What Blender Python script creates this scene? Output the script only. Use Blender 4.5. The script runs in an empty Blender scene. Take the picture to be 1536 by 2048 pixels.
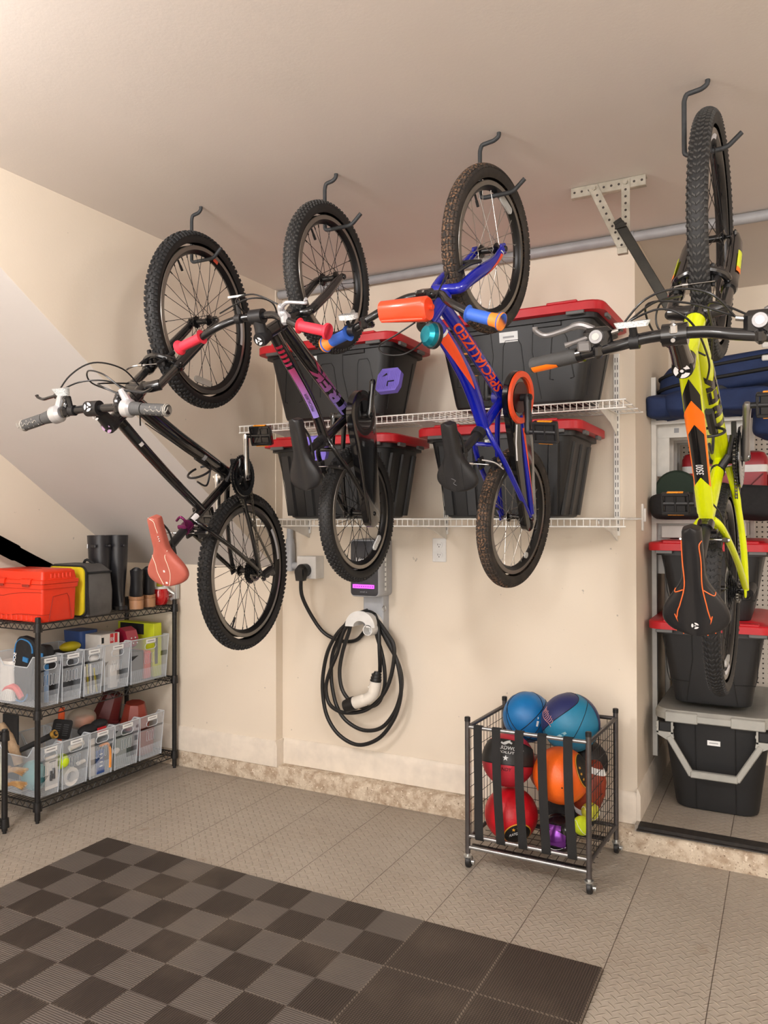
import bpy, bmesh, math, random
from mathutils import Vector as V, Matrix
PI = math.pi
SC = bpy.context.scene
COL = SC.collection
random.seed(7)

# ---------------------------------------------------------------- materials
def lin(c):
    return tuple(((x/255)/12.92 if x/255 <= .04045 else ((x/255+.055)/1.055)**2.4) for x in c[:3]) + (1.,)

MATS = {}
def mat(name, col, rough=.5, metal=0., noise=None, bump=None, emit=0., coat=0., alpha=1., trans=0., spec=.5, sub=0.):
    """noise=(scale, colour2, low, high)  bump=(scale, strength)"""
    if name in MATS: return MATS[name]
    m = bpy.data.materials.new(name); m.use_nodes = True; MATS[name] = m
    nt = m.node_tree; b = nt.nodes['Principled BSDF']
    b.inputs['Base Color'].default_value = lin(col); b.inputs['Roughness'].default_value = rough
    b.inputs['Metallic'].default_value = metal; b.inputs['Coat Weight'].default_value = coat
    b.inputs['Specular IOR Level'].default_value = spec
    if alpha < 1: b.inputs['Alpha'].default_value = alpha
    if trans: b.inputs['Transmission Weight'].default_value = trans
    if emit:
        b.inputs['Emission Color'].default_value = lin(col); b.inputs['Emission Strength'].default_value = emit
    tc = nt.nodes.new('ShaderNodeTexCoord')
    if noise is None: noise = (18, tuple(min(255, c*.93+3) for c in col), .35, .7)
    n = nt.nodes.new('ShaderNodeTexNoise'); n.inputs['Scale'].default_value = noise[0]; n.inputs['Detail'].default_value = 5
    r = nt.nodes.new('ShaderNodeMapRange'); r.inputs[1].default_value = noise[2]; r.inputs[2].default_value = noise[3]
    mx = nt.nodes.new('ShaderNodeMix'); mx.data_type = 'RGBA'
    mx.inputs[6].default_value = lin(col); mx.inputs[7].default_value = lin(noise[1])
    L = nt.links.new
    L(tc.outputs['Object'], n.inputs['Vector']); L(n.outputs['Fac'], r.inputs[0]); L(r.outputs[0], mx.inputs[0]); L(mx.outputs[2], b.inputs['Base Color'])
    if bump:
        n2 = nt.nodes.new('ShaderNodeTexNoise'); n2.inputs['Scale'].default_value = bump[0]; n2.inputs['Detail'].default_value = 3
        bp = nt.nodes.new('ShaderNodeBump'); bp.inputs['Strength'].default_value = bump[1]; bp.inputs['Distance'].default_value = .002
        L(tc.outputs['Object'], n2.inputs['Vector']); L(n2.outputs['Fac'], bp.inputs['Height']); L(bp.outputs[0], b.inputs['Normal'])
    return m

class NG:
    """tiny expression helper for node graphs"""
    def __init__(s, m): s.nt = m.node_tree; s.L = s.nt.links.new
    def m(s, op, a, b=None, c=None, clamp=False):
        n = s.nt.nodes.new('ShaderNodeMath'); n.operation = op; n.use_clamp = clamp
        for i, x in enumerate((a, b, c)):
            if x is None: continue
            if hasattr(x, 'links'): s.L(x, n.inputs[i])
            else: n.inputs[i].default_value = x
        return n.outputs[0]
    def xyz(s, kind='Object'):
        t = s.nt.nodes.new('ShaderNodeTexCoord'); p = s.nt.nodes.new('ShaderNodeSeparateXYZ'); s.L(t.outputs[kind], p.inputs[0]); s.tc = t
        return p.outputs[0], p.outputs[1], p.outputs[2]
    def noise(s, scale, detail=3):
        n = s.nt.nodes.new('ShaderNodeTexNoise'); n.inputs['Scale'].default_value = scale; n.inputs['Detail'].default_value = detail
        s.L(s.tc.outputs['Object'], n.inputs['Vector']); return n.outputs['Fac']
    def mix(s, f, a, b):
        n = s.nt.nodes.new('ShaderNodeMix'); n.data_type = 'RGBA'; s.L(f, n.inputs[0])
        for i, x in ((6, a), (7, b)):
            if hasattr(x, 'links'): s.L(x, n.inputs[i])
            else: n.inputs[i].default_value = lin(x)
        return n.outputs[2]
    def rng(s, v, a, b, c=0., d=1.):
        n = s.nt.nodes.new('ShaderNodeMapRange'); s.L(v, n.inputs[0])
        for i, x in zip((1, 2, 3, 4), (a, b, c, d)): n.inputs[i].default_value = x
        return n.outputs[0]
    def bump(s, h, strength, dist):
        n = s.nt.nodes.new('ShaderNodeBump'); n.inputs['Strength'].default_value = strength; n.inputs['Distance'].default_value = dist
        s.L(h, n.inputs['Height']); return n.outputs[0]
def newmat(name, rough=.5):
    m = bpy.data.materials.new(name); m.use_nodes = True; MATS[name] = m
    b = m.node_tree.nodes['Principled BSDF']; b.inputs['Roughness'].default_value = rough
    return m, b, NG(m)

# ---------------------------------------------------------------- mesh building
class MB:
    def __init__(s): s.v = []; s.f = []; s.m = []; s.mi = 0
    def mat(s, i): s.mi = i; return s
    def add(s, vs, fs):
        o = len(s.v); s.v += [tuple(p) for p in vs]; s.f += [tuple(i+o for i in f) for f in fs]; s.m += [s.mi]*len(fs); return s
    def hull(s, pts):
        bm = bmesh.new()
        for p in pts: bm.verts.new(p)
        r = bmesh.ops.convex_hull(bm, input=bm.verts)
        junk = [v for v in bm.verts if not v.link_faces]
        bmesh.ops.delete(bm, geom=junk, context='VERTS')
        bmesh.ops.dissolve_limit(bm, angle_limit=.02, verts=bm.verts, edges=bm.edges)
        bm.verts.index_update()
        s.add([v.co[:] for v in bm.verts], [[v.index for v in f.verts] for f in bm.faces]); bm.free(); return s
    def box(s, c, d, b=.0015, R=None):
        h = [x/2 for x in d]; b = min(b, min(h)*.9); pts = []
        for sx in (-1, 1):
            for sy in (-1, 1):
                for sz in (-1, 1):
                    for k in range(3):
                        q = [sx*(h[0]-b), sy*(h[1]-b), sz*(h[2]-b)]; q[k] = (sx, sy, sz)[k]*h[k]
                        pts.append(V(q))
        if R is not None: pts = [R @ p for p in pts]
        return s.hull([p+V(c) for p in pts])
    def bx(s, x0, x1, y0, y1, z0, z1, b=.0015):
        return s.box(((x0+x1)/2, (y0+y1)/2, (z0+z1)/2), (abs(x1-x0), abs(y1-y0), abs(z1-z0)), b)
    def cyl(s, p0, p1, r0, r1=None, n=12, cap=True):
        return s.path([p0, p1], [r0, r0 if r1 is None else r1], n, cap)
    def path(s, pts, r, n=8, cap=True, side=None, flat=1.):
        """sweep along pts; r number or list; flat = second radius factor"""
        pts = [V(p) for p in pts]; N = len(pts)
        if not hasattr(r, '__len__'): r = [r]*N
        prev = None; vs = []
        for i, p in enumerate(pts):
            t = (pts[min(i+1, N-1)]-pts[max(i-1, 0)]).normalized()
            if side is not None: a = V(side)
            elif prev is None: a = V((0, 0, 1)) if abs(t.z) < .9 else V((1, 0, 0))
            else: a = prev
            a = (a-t*a.dot(t)).normalized(); prev = a; b = t.cross(a)
            for k in range(n):
                w = 2*PI*k/n; vs.append(p+a*(r[i]*math.cos(w))+b*(r[i]*flat*math.sin(w)))
        fs = [(i*n+k, i*n+(k+1) % n, (i+1)*n+(k+1) % n, (i+1)*n+k) for i in range(N-1) for k in range(n)]
        if cap: fs += [tuple(range(n))[::-1], tuple(range((N-1)*n, N*n))]
        return s.add(vs, fs)
    def ring(s, pts, r, n=8):
        """closed sweep"""
        pts = [V(p) for p in pts]; N = len(pts); vs = []
        cen = sum(pts, V())/N
        nrm = V()
        for i in range(N): nrm += (pts[i]-cen).cross(pts[(i+1) % N]-cen)
        nrm.normalize()
        for i, p in enumerate(pts):
            t = (pts[(i+1) % N]-pts[i-1]).normalized(); b = t.cross(nrm).normalized(); a = b.cross(t)
            for k in range(n):
                w = 2*PI*k/n; vs.append(p+a*(r*math.cos(w))+b*(r*math.sin(w)))
        return s.add(vs, [(i*n+k, i*n+(k+1) % n, ((i+1) % N)*n+(k+1) % n, ((i+1) % N)*n+k) for i in range(N) for k in range(n)])
    def lathe(s, prof, o=(0, 0, 0), ax='x', n=32, arc=(0, 2*PI), close=False):
        """prof: list of (radius, height along axis)"""
        o = V(o); full = abs(arc[1]-arc[0]-2*PI) < 1e-6; m = n if full else n+1; vs = []
        for k in range(m):
            w = arc[0]+(arc[1]-arc[0])*k/n; c, d = math.cos(w), math.sin(w)
            for r, h in prof:
                vs.append(o+{'x': V((h, r*c, r*d)), 'y': V((r*d, h, r*c)), 'z': V((r*c, r*d, h))}[ax])
        P = len(prof); Q = P if close else P-1
        fs = [(k*P+i, k*P+(i+1) % P, ((k+1) % m)*P+(i+1) % P, ((k+1) % m)*P+i) for k in range(n) for i in range(Q)]
        return s.add(vs, fs)
    def grid(s, fn, nu, nv, cu=False, cv=False):
        vs = [fn(u/(nu if cu else nu-1), v/(nv if cv else nv-1)) for u in range(nu) for v in range(nv)]
        fs = [(u*nv+v, u*nv+(v+1) % nv, ((u+1) % nu)*nv+(v+1) % nv, ((u+1) % nu)*nv+v) for u in range(nu if cu else nu-1) for v in range(nv if cv else nv-1)]
        return s.add(vs, fs)
    def loft(s, loops, cap=(True, True)):
        n = len(loops[0]); vs = [p for l in loops for p in l]
        fs = [(i*n+k, i*n+(k+1) % n, (i+1)*n+(k+1) % n, (i+1)*n+k) for i in range(len(loops)-1) for k in range(n)]
        if cap[0]: fs.append(tuple(range(n))[::-1])
        if cap[1]: fs.append(tuple(range((len(loops)-1)*n, len(loops)*n)))
        return s.add(vs, fs)
    def prism(s, poly, d, f=None):
        """poly 2d extruded by d in the frame f(u, v, w)"""
        f = f or (lambda u, v, w: (u, v, w)); n = len(poly)
        vs = [f(u, v, 0) for u, v in poly]+[f(u, v, d) for u, v in poly]
        return s.add(vs, [(i, (i+1) % n, n+(i+1) % n, n+i) for i in range(n)]+[tuple(range(n))[::-1], tuple(range(n, 2*n))])
    def sph(s, c, r, nu=24, nv=14, sc=(1, 1, 1)):
        c = V(c)
        return s.grid(lambda u, v: c+V((sc[0]*r*math.sin(v*PI)*math.cos(u*2*PI), sc[1]*r*math.sin(v*PI)*math.sin(u*2*PI), sc[2]*r*math.cos(v*PI))), nu, nv, True, False)
    def xf(s, M):
        s.v = [tuple(M @ V(p)) for p in s.v]; return s
    def build(s, name, mats, parent=None, ang=35, loc=None, weld=True):
        me = bpy.data.meshes.new(name); me.from_pydata(s.v, [], s.f)
        for m in (mats if isinstance(mats, (list, tuple)) else [mats]): me.materials.append(m)
        me.polygons.foreach_set('material_index', s.m); me.update()
        bm = bmesh.new(); bm.from_mesh(me)
        if weld: bmesh.ops.remove_doubles(bm, verts=bm.verts, dist=1e-5)
        bmesh.ops.recalc_face_normals(bm, faces=bm.faces); bm.to_mesh(me); bm.free()
        me.polygons.foreach_set('use_smooth', [True]*len(me.polygons)); me.set_sharp_from_angle(angle=math.radians(ang))
        o = bpy.data.objects.new(name, me); COL.objects.link(o)
        if parent: o.parent = parent
        if loc is not None: o.location = loc
        return o

def rr(cx, cy, hx, hy, r, z, n=5):
    out = []
    for sx, sy, a0 in ((1, 1, 0), (-1, 1, PI/2), (-1, -1, PI), (1, -1, 1.5*PI)):
        for k in range(n):
            a = a0+PI/2*k/(n-1); out.append((cx+sx*(hx-r)+r*math.cos(a), cy+sy*(hy-r)+r*math.sin(a), z))
    return out
def crom(pts, k=6, closed=False):
    P = [V(p) for p in pts]; n = len(P); out = []
    for i in range(n if closed else n-1):
        if closed: a, b, c, d = P[i-1], P[i], P[(i+1) % n], P[(i+2) % n]
        else: a, b, c, d = P[max(i-1, 0)], P[i], P[i+1], P[min(i+2, n-1)]
        for j in range(k):
            t = j/k; out.append(.5*((2*b)+(c-a)*t+(2*a-5*b+4*c-d)*t*t+(3*b-a-3*c+d)*t**3))
    if not closed: out.append(P[-1])
    return out

def tag(o, label=None, cat=None, group=None, kind=None):
    if label: o['label'] = label
    if cat: o['category'] = cat
    if group: o['group'] = group
    if kind: o['kind'] = kind
    return o
def empty(name, loc, label, cat, group=None, rz=0):
    o = bpy.data.objects.new(name, None); COL.objects.link(o); o.location = loc; o.rotation_euler = (0, 0, rz); o.empty_display_size = .05
    return tag(o, label, cat, group)
def struct(o): o['kind'] = 'structure'; return o
def copy_tree(o, parent=None):
    c = o.copy(); COL.objects.link(c)
    if parent: c.parent = parent
    for ch in list(o.children): copy_tree(ch, c)
    return c

_txt = {}
def text2d(s, bold=0., cuts=1, shear=0.):
    """triangulated lettering, height 1 = cap height, origin bottom-left; returns verts, faces, width"""
    k = (s, bold, cuts, shear)
    if k in _txt: return _txt[k]
    cu = bpy.data.curves.new('lettering', 'FONT'); cu.body = s; cu.size = 1.4; cu.offset = bold; cu.resolution_u = 3; cu.shear = shear
    ob = bpy.data.objects.new('lettering', cu); COL.objects.link(ob)
    bpy.context.view_layer.update(); dg = bpy.context.evaluated_depsgraph_get()
    me = bpy.data.meshes.new_from_object(ob.evaluated_get(dg))
    bm = bmesh.new(); bm.from_mesh(me); bmesh.ops.triangulate(bm, faces=bm.faces)
    for _ in range(cuts):
        bmesh.ops.subdivide_edges(bm, edges=[e for e in bm.edges if e.calc_length() > .12], cuts=1); bmesh.ops.triangulate(bm, faces=bm.faces)
    bm.verts.index_update()
    vs = [(v.co.x, v.co.y) for v in bm.verts]; fs = [[v.index for v in f.verts] for f in bm.faces]; bm.free()
    bpy.data.objects.remove(ob); bpy.data.curves.remove(cu); bpy.data.meshes.remove(me)
    x0 = min((v[0] for v in vs), default=0); x1 = max((v[0] for v in vs), default=1)
    _txt[k] = ([(x-x0, y) for x, y in vs], fs, x1-x0); return _txt[k]
def put_text(mb, s, h, f, bold=0., cuts=1, width=None, shear=0.):
    """f(u, v) -> point, u from the text's left end, v from its base line; returns length"""
    vs, fs, w = text2d(s, bold, cuts, shear); sx = h if width is None else width/w
    mb.add([f(x*sx, y*h) for x, y in vs], fs); return w*sx

class Tube:
    """swept tube with a parametric surface; side = lateral axis. Angle 0 faces +side, 90deg faces the upper side"""
    def __init__(s, pts, ra, rb=None, side=(1, 0, 0), k=6, smooth=True):
        s.P = crom(pts, k) if smooth and len(pts) > 2 else [V(p) for p in pts]
        if len(pts) == 2: s.P = [V(pts[0]).lerp(V(pts[1]), i/12) for i in range(13)]
        d = [0]
        for a, b in zip(s.P, s.P[1:]): d.append(d[-1]+(b-a).length)
        s.len = d[-1]; s.d = d; s.ra = ra if hasattr(ra, '__len__') else [ra, ra]; s.rb = rb if hasattr(rb, '__len__') else ([rb, rb] if rb else s.ra); s.side = V(side)
    def _r(s, L, t):
        x = t*(len(L)-1); i = min(int(x), len(L)-2); return L[i]+(L[i+1]-L[i])*(x-i)
    def at(s, t, w, off=0.):
        """t 0..1 along, w angle; returns the surface point"""
        D = max(0, min(1, t))*s.len; i = 0
        while i < len(s.d)-2 and s.d[i+1] < D: i += 1
        f = (D-s.d[i])/max(1e-9, s.d[i+1]-s.d[i]); p = s.P[i].lerp(s.P[i+1], f)
        def tg(j): return (s.P[min(j+1, len(s.P)-1)]-s.P[max(j-1, 0)]).normalized()
        T = tg(i).lerp(tg(i+1), f).normalized(); a = (s.side-T*s.side.dot(T)).normalized(); b = a.cross(T)
        if b.z < 0: b = -b
        return p+a*((s._r(s.ra, t)+off)*math.cos(w))+b*((s._r(s.rb, t)+off)*math.sin(w))
    def mesh(s, mb, n=18, m=None, cap=True):
        m = m or len(s.P); vs = [s.at(i/(m-1), 2*PI*k/n) for i in range(m) for k in range(n)]
        fs = [(i*n+k, i*n+(k+1) % n, (i+1)*n+(k+1) % n, (i+1)*n+k) for i in range(m-1) for k in range(n)]
        if cap: fs += [tuple(range(n))[::-1], tuple(range((m-1)*n, m*n))]
        mb.add(vs, fs)
    def patch(s, mb, t0, t1, lo, hi, n=24, k=8, off=.0007):
        """decal: between angle lo(t) and hi(t) for t in t0..t1"""
        lo = lo if callable(lo) else (lambda t, a=lo: a); hi = hi if callable(hi) else (lambda t, a=hi: a)
        mb.grid(lambda u, v: s.at(t0+(t1-t0)*u, lo(t0+(t1-t0)*u)*(1-v)+hi(t0+(t1-t0)*u)*v, off), n, k)
    def text(s, mb, txt, h, t0, w0, off=.0012, bold=0., rev=False, width=None, shear=0., flip=False):
        """lettering along the tube; base line at angle w0, starting at t0"""
        def f(u, v):
            t = t0+(-u if rev else u)/s.len; r = s._r(s.rb, max(0, min(1, t)))
            return s.at(t, w0+(-v if flip else v)/r, off)
        put_text(mb, txt, h, f, bold, 2, width, shear)
# ================================================================ the room
T = .3048; XM, YM = -.5145, 2.446          # right / far corner of the black mat
D, H = 3.44, 2.63                          # back wall, ceiling height

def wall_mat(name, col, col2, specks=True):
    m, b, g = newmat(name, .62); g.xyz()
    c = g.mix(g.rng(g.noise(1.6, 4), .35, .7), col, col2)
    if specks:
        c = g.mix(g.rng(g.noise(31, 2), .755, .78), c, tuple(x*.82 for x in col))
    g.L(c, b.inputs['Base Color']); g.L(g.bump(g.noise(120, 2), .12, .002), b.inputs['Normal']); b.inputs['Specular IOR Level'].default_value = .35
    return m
m_wall = wall_mat('wall_paint', (229, 217, 200), (225, 212, 194))
m_ceil = wall_mat('ceiling_paint', (222, 213, 205), (218, 209, 200), False)
m_trim = mat('baseboard_paint', (231, 220, 205), .45)
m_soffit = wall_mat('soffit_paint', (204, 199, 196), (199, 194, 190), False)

# concrete curb
m_conc, b, g = newmat('curb_concrete', .9); X, Y, Z = g.xyz()
c = g.mix(g.rng(g.noise(26, 8), .4, .62), (206, 192, 172), (172, 152, 130))
c = g.mix(g.rng(g.noise(120, 4), .62, .7), c, (128, 108, 90)); c = g.mix(g.rng(g.noise(70, 5), .60, .68), c, (224, 212, 194))
g.L(c, b.inputs['Base Color']); g.L(g.bump(g.noise(70, 6), .9, .004), b.inputs['Normal'])

# grey diamond-plate floor tiles
m_floor, b, g = newmat('grey_floor_tiles', .42); X, Y, Z = g.xyz()
cell = .0381
def diamond(ox, oy, ang):
    u = g.m('SUBTRACT', g.m('FRACT', g.m('ADD', g.m('DIVIDE', X, cell*1.0), ox)), .5)
    v = g.m('SUBTRACT', g.m('FRACT', g.m('ADD', g.m('DIVIDE', Y, cell*1.0), oy)), .5)
    ca, sa = math.cos(ang), math.sin(ang)
    a = g.m('ADD', g.m('MULTIPLY', u, ca), g.m('MULTIPLY', v, sa)); d = g.m('SUBTRACT', g.m('MULTIPLY', v, ca), g.m('MULTIPLY', u, sa))
    e = g.m('ADD', g.m('POWER', g.m('ABSOLUTE', g.m('DIVIDE', a, .46)), 2.), g.m('POWER', g.m('ABSOLUTE', g.m('DIVIDE', d, .085)), 2.))
    return g.rng(e, 1.1, .2)
dm = g.m('MAXIMUM', diamond(0, 0, PI/4), diamond(.5, .5, -PI/4))
def seam(c, o, w):
    f = g.m('ABSOLUTE', g.m('SUBTRACT', g.m('FRACT', g.m('ADD', g.m('DIVIDE', g.m('SUBTRACT', c, o), T), .5)), .5))
    return g.rng(f, w, w*2.2, 1., 0.)
sm = g.m('MAXIMUM', seam(X, XM, .0026), g.m('MULTIPLY', seam(Y, YM, .002), .45))
c = g.mix(g.rng(g.noise(3.2, 6), .35, .7), (164, 155, 143), (154, 143, 130))
c = g.mix(g.rng(g.noise(9, 7), .64, .74), c, (136, 118, 100)); c = g.mix(g.rng(g.noise(160, 3), .3, .8), c, (166, 156, 144))
c = g.mix(g.m('MULTIPLY', dm, .55), c, (188, 177, 160))  # glossy highlights of the raised diamonds painted in as a paler tone
c = g.mix(sm, c, (96, 84, 74))
g.L(c, b.inputs['Base Color']); g.L(g.rng(g.noise(20, 4), .3, .7, .34, .52), b.inputs['Roughness'])
g.L(g.bump(g.m('SUBTRACT', dm, g.m('MULTIPLY', sm, .8)), 1., .0035), b.inputs['Normal'])

# black ribbed mat tiles
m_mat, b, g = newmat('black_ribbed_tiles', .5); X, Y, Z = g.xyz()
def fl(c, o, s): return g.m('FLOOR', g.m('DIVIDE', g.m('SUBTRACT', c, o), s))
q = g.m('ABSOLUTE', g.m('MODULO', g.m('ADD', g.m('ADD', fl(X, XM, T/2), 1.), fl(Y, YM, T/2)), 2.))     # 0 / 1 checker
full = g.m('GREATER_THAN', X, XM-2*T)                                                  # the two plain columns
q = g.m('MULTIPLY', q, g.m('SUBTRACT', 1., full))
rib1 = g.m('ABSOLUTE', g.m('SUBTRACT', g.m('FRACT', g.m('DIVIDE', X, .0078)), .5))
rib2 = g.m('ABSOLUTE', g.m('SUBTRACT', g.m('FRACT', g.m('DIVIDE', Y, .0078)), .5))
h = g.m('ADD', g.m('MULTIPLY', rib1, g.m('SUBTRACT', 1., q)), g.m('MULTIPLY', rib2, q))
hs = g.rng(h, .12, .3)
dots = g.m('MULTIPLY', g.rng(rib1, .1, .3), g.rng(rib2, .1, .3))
c1 = g.mix(hs, (30, 26, 23), (66, 57, 51)); c2 = g.mix(hs, (62, 56, 52), (104, 97, 92)); c = g.mix(q, c1, c2)  # paler squares: light caught by the crosswise ribs, painted into the colour
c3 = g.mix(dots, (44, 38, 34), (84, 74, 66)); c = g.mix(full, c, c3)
dust = g.m('MULTIPLY', g.rng(g.noise(3.1, 7), .52, .74), .16); c = g.mix(dust, c, (140, 126, 110))
def seam2(c_, o, s, w):
    f = g.m('ABSOLUTE', g.m('SUBTRACT', g.m('FRACT', g.m('ADD', g.m('DIVIDE', g.m('SUBTRACT', c_, o), s), .5)), .5)); return g.rng(f, w, w*2, 1., 0.)
dash = g.m('GREATER_THAN', g.m('FRACT', g.m('DIVIDE', g.m('ADD', X, Y), .014)), .45)
s3 = g.m('MULTIPLY', g.m('MAXIMUM', seam2(X, XM, T, .008), seam2(Y, YM, T, .008)), dash)
c = g.mix(g.m('MULTIPLY', s3, g.rng(full, 0, 1, .18, .5)), c, (150, 138, 124))
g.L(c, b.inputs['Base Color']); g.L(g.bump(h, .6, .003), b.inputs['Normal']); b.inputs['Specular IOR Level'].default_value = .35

# room shell (a garage bay that goes on behind the camera)
XR, YB = 3.2, -3.2
mb = MB().bx(-4.2, XR, YB, 3.38, -.06, 0, 0); struct(mb.build('floor', m_floor))
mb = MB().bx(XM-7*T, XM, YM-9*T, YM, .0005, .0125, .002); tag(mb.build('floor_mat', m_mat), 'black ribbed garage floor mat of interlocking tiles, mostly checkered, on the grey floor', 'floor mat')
mb = MB().bx(-4.2, XR, YB, 4.9, H, H+.05, 0); struct(mb.build('ceiling', m_ceil))
# concrete curb along the back, its front face a little rough
rng = random.Random(3)
mb = MB(); n = 160; xs = [-3.52+i*(XR+3.52)/n for i in range(n+1)]
prof = [(3.385, 0), (3.372, .0), (3.368, .05), (3.371, .088), (3.385, .097), (3.46, .098)]
vs = []; 
for x in xs:
    for (yy, zz) in prof: vs.append((x, yy+(rng.uniform(-.003, .003) if zz > 0 else 0), zz+(rng.uniform(-.002, .002) if zz > .02 else 0)))
P = len(prof); mb.add(vs, [(i*P+k, i*P+k+1, (i+1)*P+k+1, (i+1)*P+k) for i in range(n) for k in range(P-1)])
struct(mb.build('trim_1', m_conc, ang=60, weld=False))
# back wall: recessed main part, left alcove part
mb = MB().bx(-2.415, -.575, D, D+.1, .096, H, 0); struct(mb.build('wall_back', m_wall))
mb = MB().bx(-3.5, -2.4155, 3.38, D+.1, .09, H, 0); struct(mb.build('wall_alcove_back', m_wall))
def base_prof(x0, x1, y, z0, z1):
    mb = MB(); pr = [(y, z0), (y-.016, z0), (y-.016, z1-.028), (y-.010, z1-.008), (y-.004, z1), (y, z1)]
    mb.loft([[(x, a, b) for a, b in pr] for x in (x0, x1)]); return mb
struct(base_prof(-3.5, -2.4155, 3.38, .092, .226).build('baseboard_left', m_trim, ang=25))
mb = base_prof(-2.40, -.5755, D, .099, .232)
struct(mb.build('baseboard_back', m_trim, ang=25))
mb = MB().loft([[(-2.415+a, y, z) for a, z in ((0, .092), (.016, .092), (.016, .2), (.008, .226), (0, .228))] for y in (3.364, D)]); struct(mb.build('baseboard_return', m_trim, ang=25))
# stair enclosure: the upper left wall and the sloping soffit under it
def soff(y): return 2.283-.697*(y-1.753)
yt = 1.753-(H-2.283)/.697
mb = MB().prism([(yt, H), (3.38, soff(3.38)), (3.38, H)], .09, lambda u, v, w: (-2.42-w, u, v)); struct(mb.build('wall_left', m_wall))
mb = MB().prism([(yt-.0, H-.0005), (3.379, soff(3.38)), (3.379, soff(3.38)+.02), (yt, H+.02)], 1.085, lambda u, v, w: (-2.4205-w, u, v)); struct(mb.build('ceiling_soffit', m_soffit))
mb = MB().bx(-3.6, -3.5, YB, 3.48, 0, H, 0); struct(mb.build('wall_alcove_left', m_wall))
mb = MB().bx(XR, XR+.1, YB, 4.9, 0, H, 0); struct(mb.build('wall_right', m_wall))
mb = MB().bx(-4.2, XR, YB-.1, YB, 0, H, 0); struct(mb.build('wall_front', m_wall))
# nook on the right: its left cheek, floor, back wall, base board
m_wall2 = m_wall
mb = MB().bx(-.7, -.575, D+.1, 4.6, .098, H, 0); struct(mb.build('wall_nook_left', m_wall2))
mb = MB().bx(-.7, XR, 4.5, 4.6, .098, H, 0); struct(mb.build('wall_nook_back', m_wall2))
mb = MB().bx(-.575, XR, 3.375, 4.55, .06, .116, 0); struct(mb.build('floor_nook', m_floor))
mb = MB().loft([[(-.575+a, y, z) for a, z in ((0, .116), (.016, .116), (.016, .222), (.010, .24), (.004, .25), (0, .25))] for y in (3.424, 4.5)]); struct(mb.build('baseboard_nook', m_trim, ang=25))
m_rub = mat('black_rubber_edge', (30, 27, 25), .6, noise=(40, (46, 40, 36), .4, .7))
mb = MB()
for i in range(4): mb.loft([[(x, 3.352+i*.017, .1), (x, 3.353+i*.017, .104+i*.0042), (x, 3.367+i*.017, .1055+i*.0042), (x, 3.37+i*.017, .1)] for x in (-.565+i*.003, 1.4)])
mb.bx(-.56, 1.4, 3.365, 3.425, .1, .1175, .001); tag(mb.build('ramp_edge_strip', m_rub), 'black ridged rubber edge strip on the step of the storage nook', 'edge strip')
# white latch plate and wire end clip on the nook cheek
m_white = mat('white_enamel', (238, 236, 230), .35)
m_wplastic = mat('white_plastic', (232, 231, 228), .4)
mb = MB().bx(-.575, -.566, 3.575, 3.6, 1.35, 1.47, .002).bx(-.566, -.556, 3.58, 3.595, 1.39, 1.45, .002); tag(mb.build('latch_plate', m_wplastic), 'small white upright catch plate on the side of the nook wall', 'catch plate')
# ceiling screw specks near the left corner and flaking paint
# conduit along the ceiling
m_pipe = mat('grey_pvc', (158, 158, 160), .45)
mb = MB().path([(-2.41, 3.405, 2.607), (0, 3.405, 2.607), (2.4, 3.405, 2.607)], .0215, 16)
for x in (-1.9, -.6, 1.2): mb.cyl((x-.03, 3.405, 2.607), (x+.03, 3.405, 2.607), .025, n=16)
tag(mb.build('ceiling_pipe', m_pipe), 'grey plastic pipe running along the top of the back wall under the ceiling', 'pipe')
# ================================================================ totes
m_tote = mat('black_tote_plastic', (28, 29, 31), .46, noise=(9, (33, 34, 36), .3, .7), bump=(400, .08))
m_toteg = mat('tote_groove', (9, 9, 10), .5)
m_red = mat('red_lid_plastic', (196, 26, 38), .42, noise=(12, (186, 22, 34), .3, .7))
m_lab = mat('white_label', (236, 238, 238), .5)
m_labg = mat('label_print', (150, 152, 156), .5)
m_latch = mat('grey_latch', (92, 92, 92), .4)
m_silver = mat('silver_plastic', (158, 160, 160), .35, metal=.3)

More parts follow.
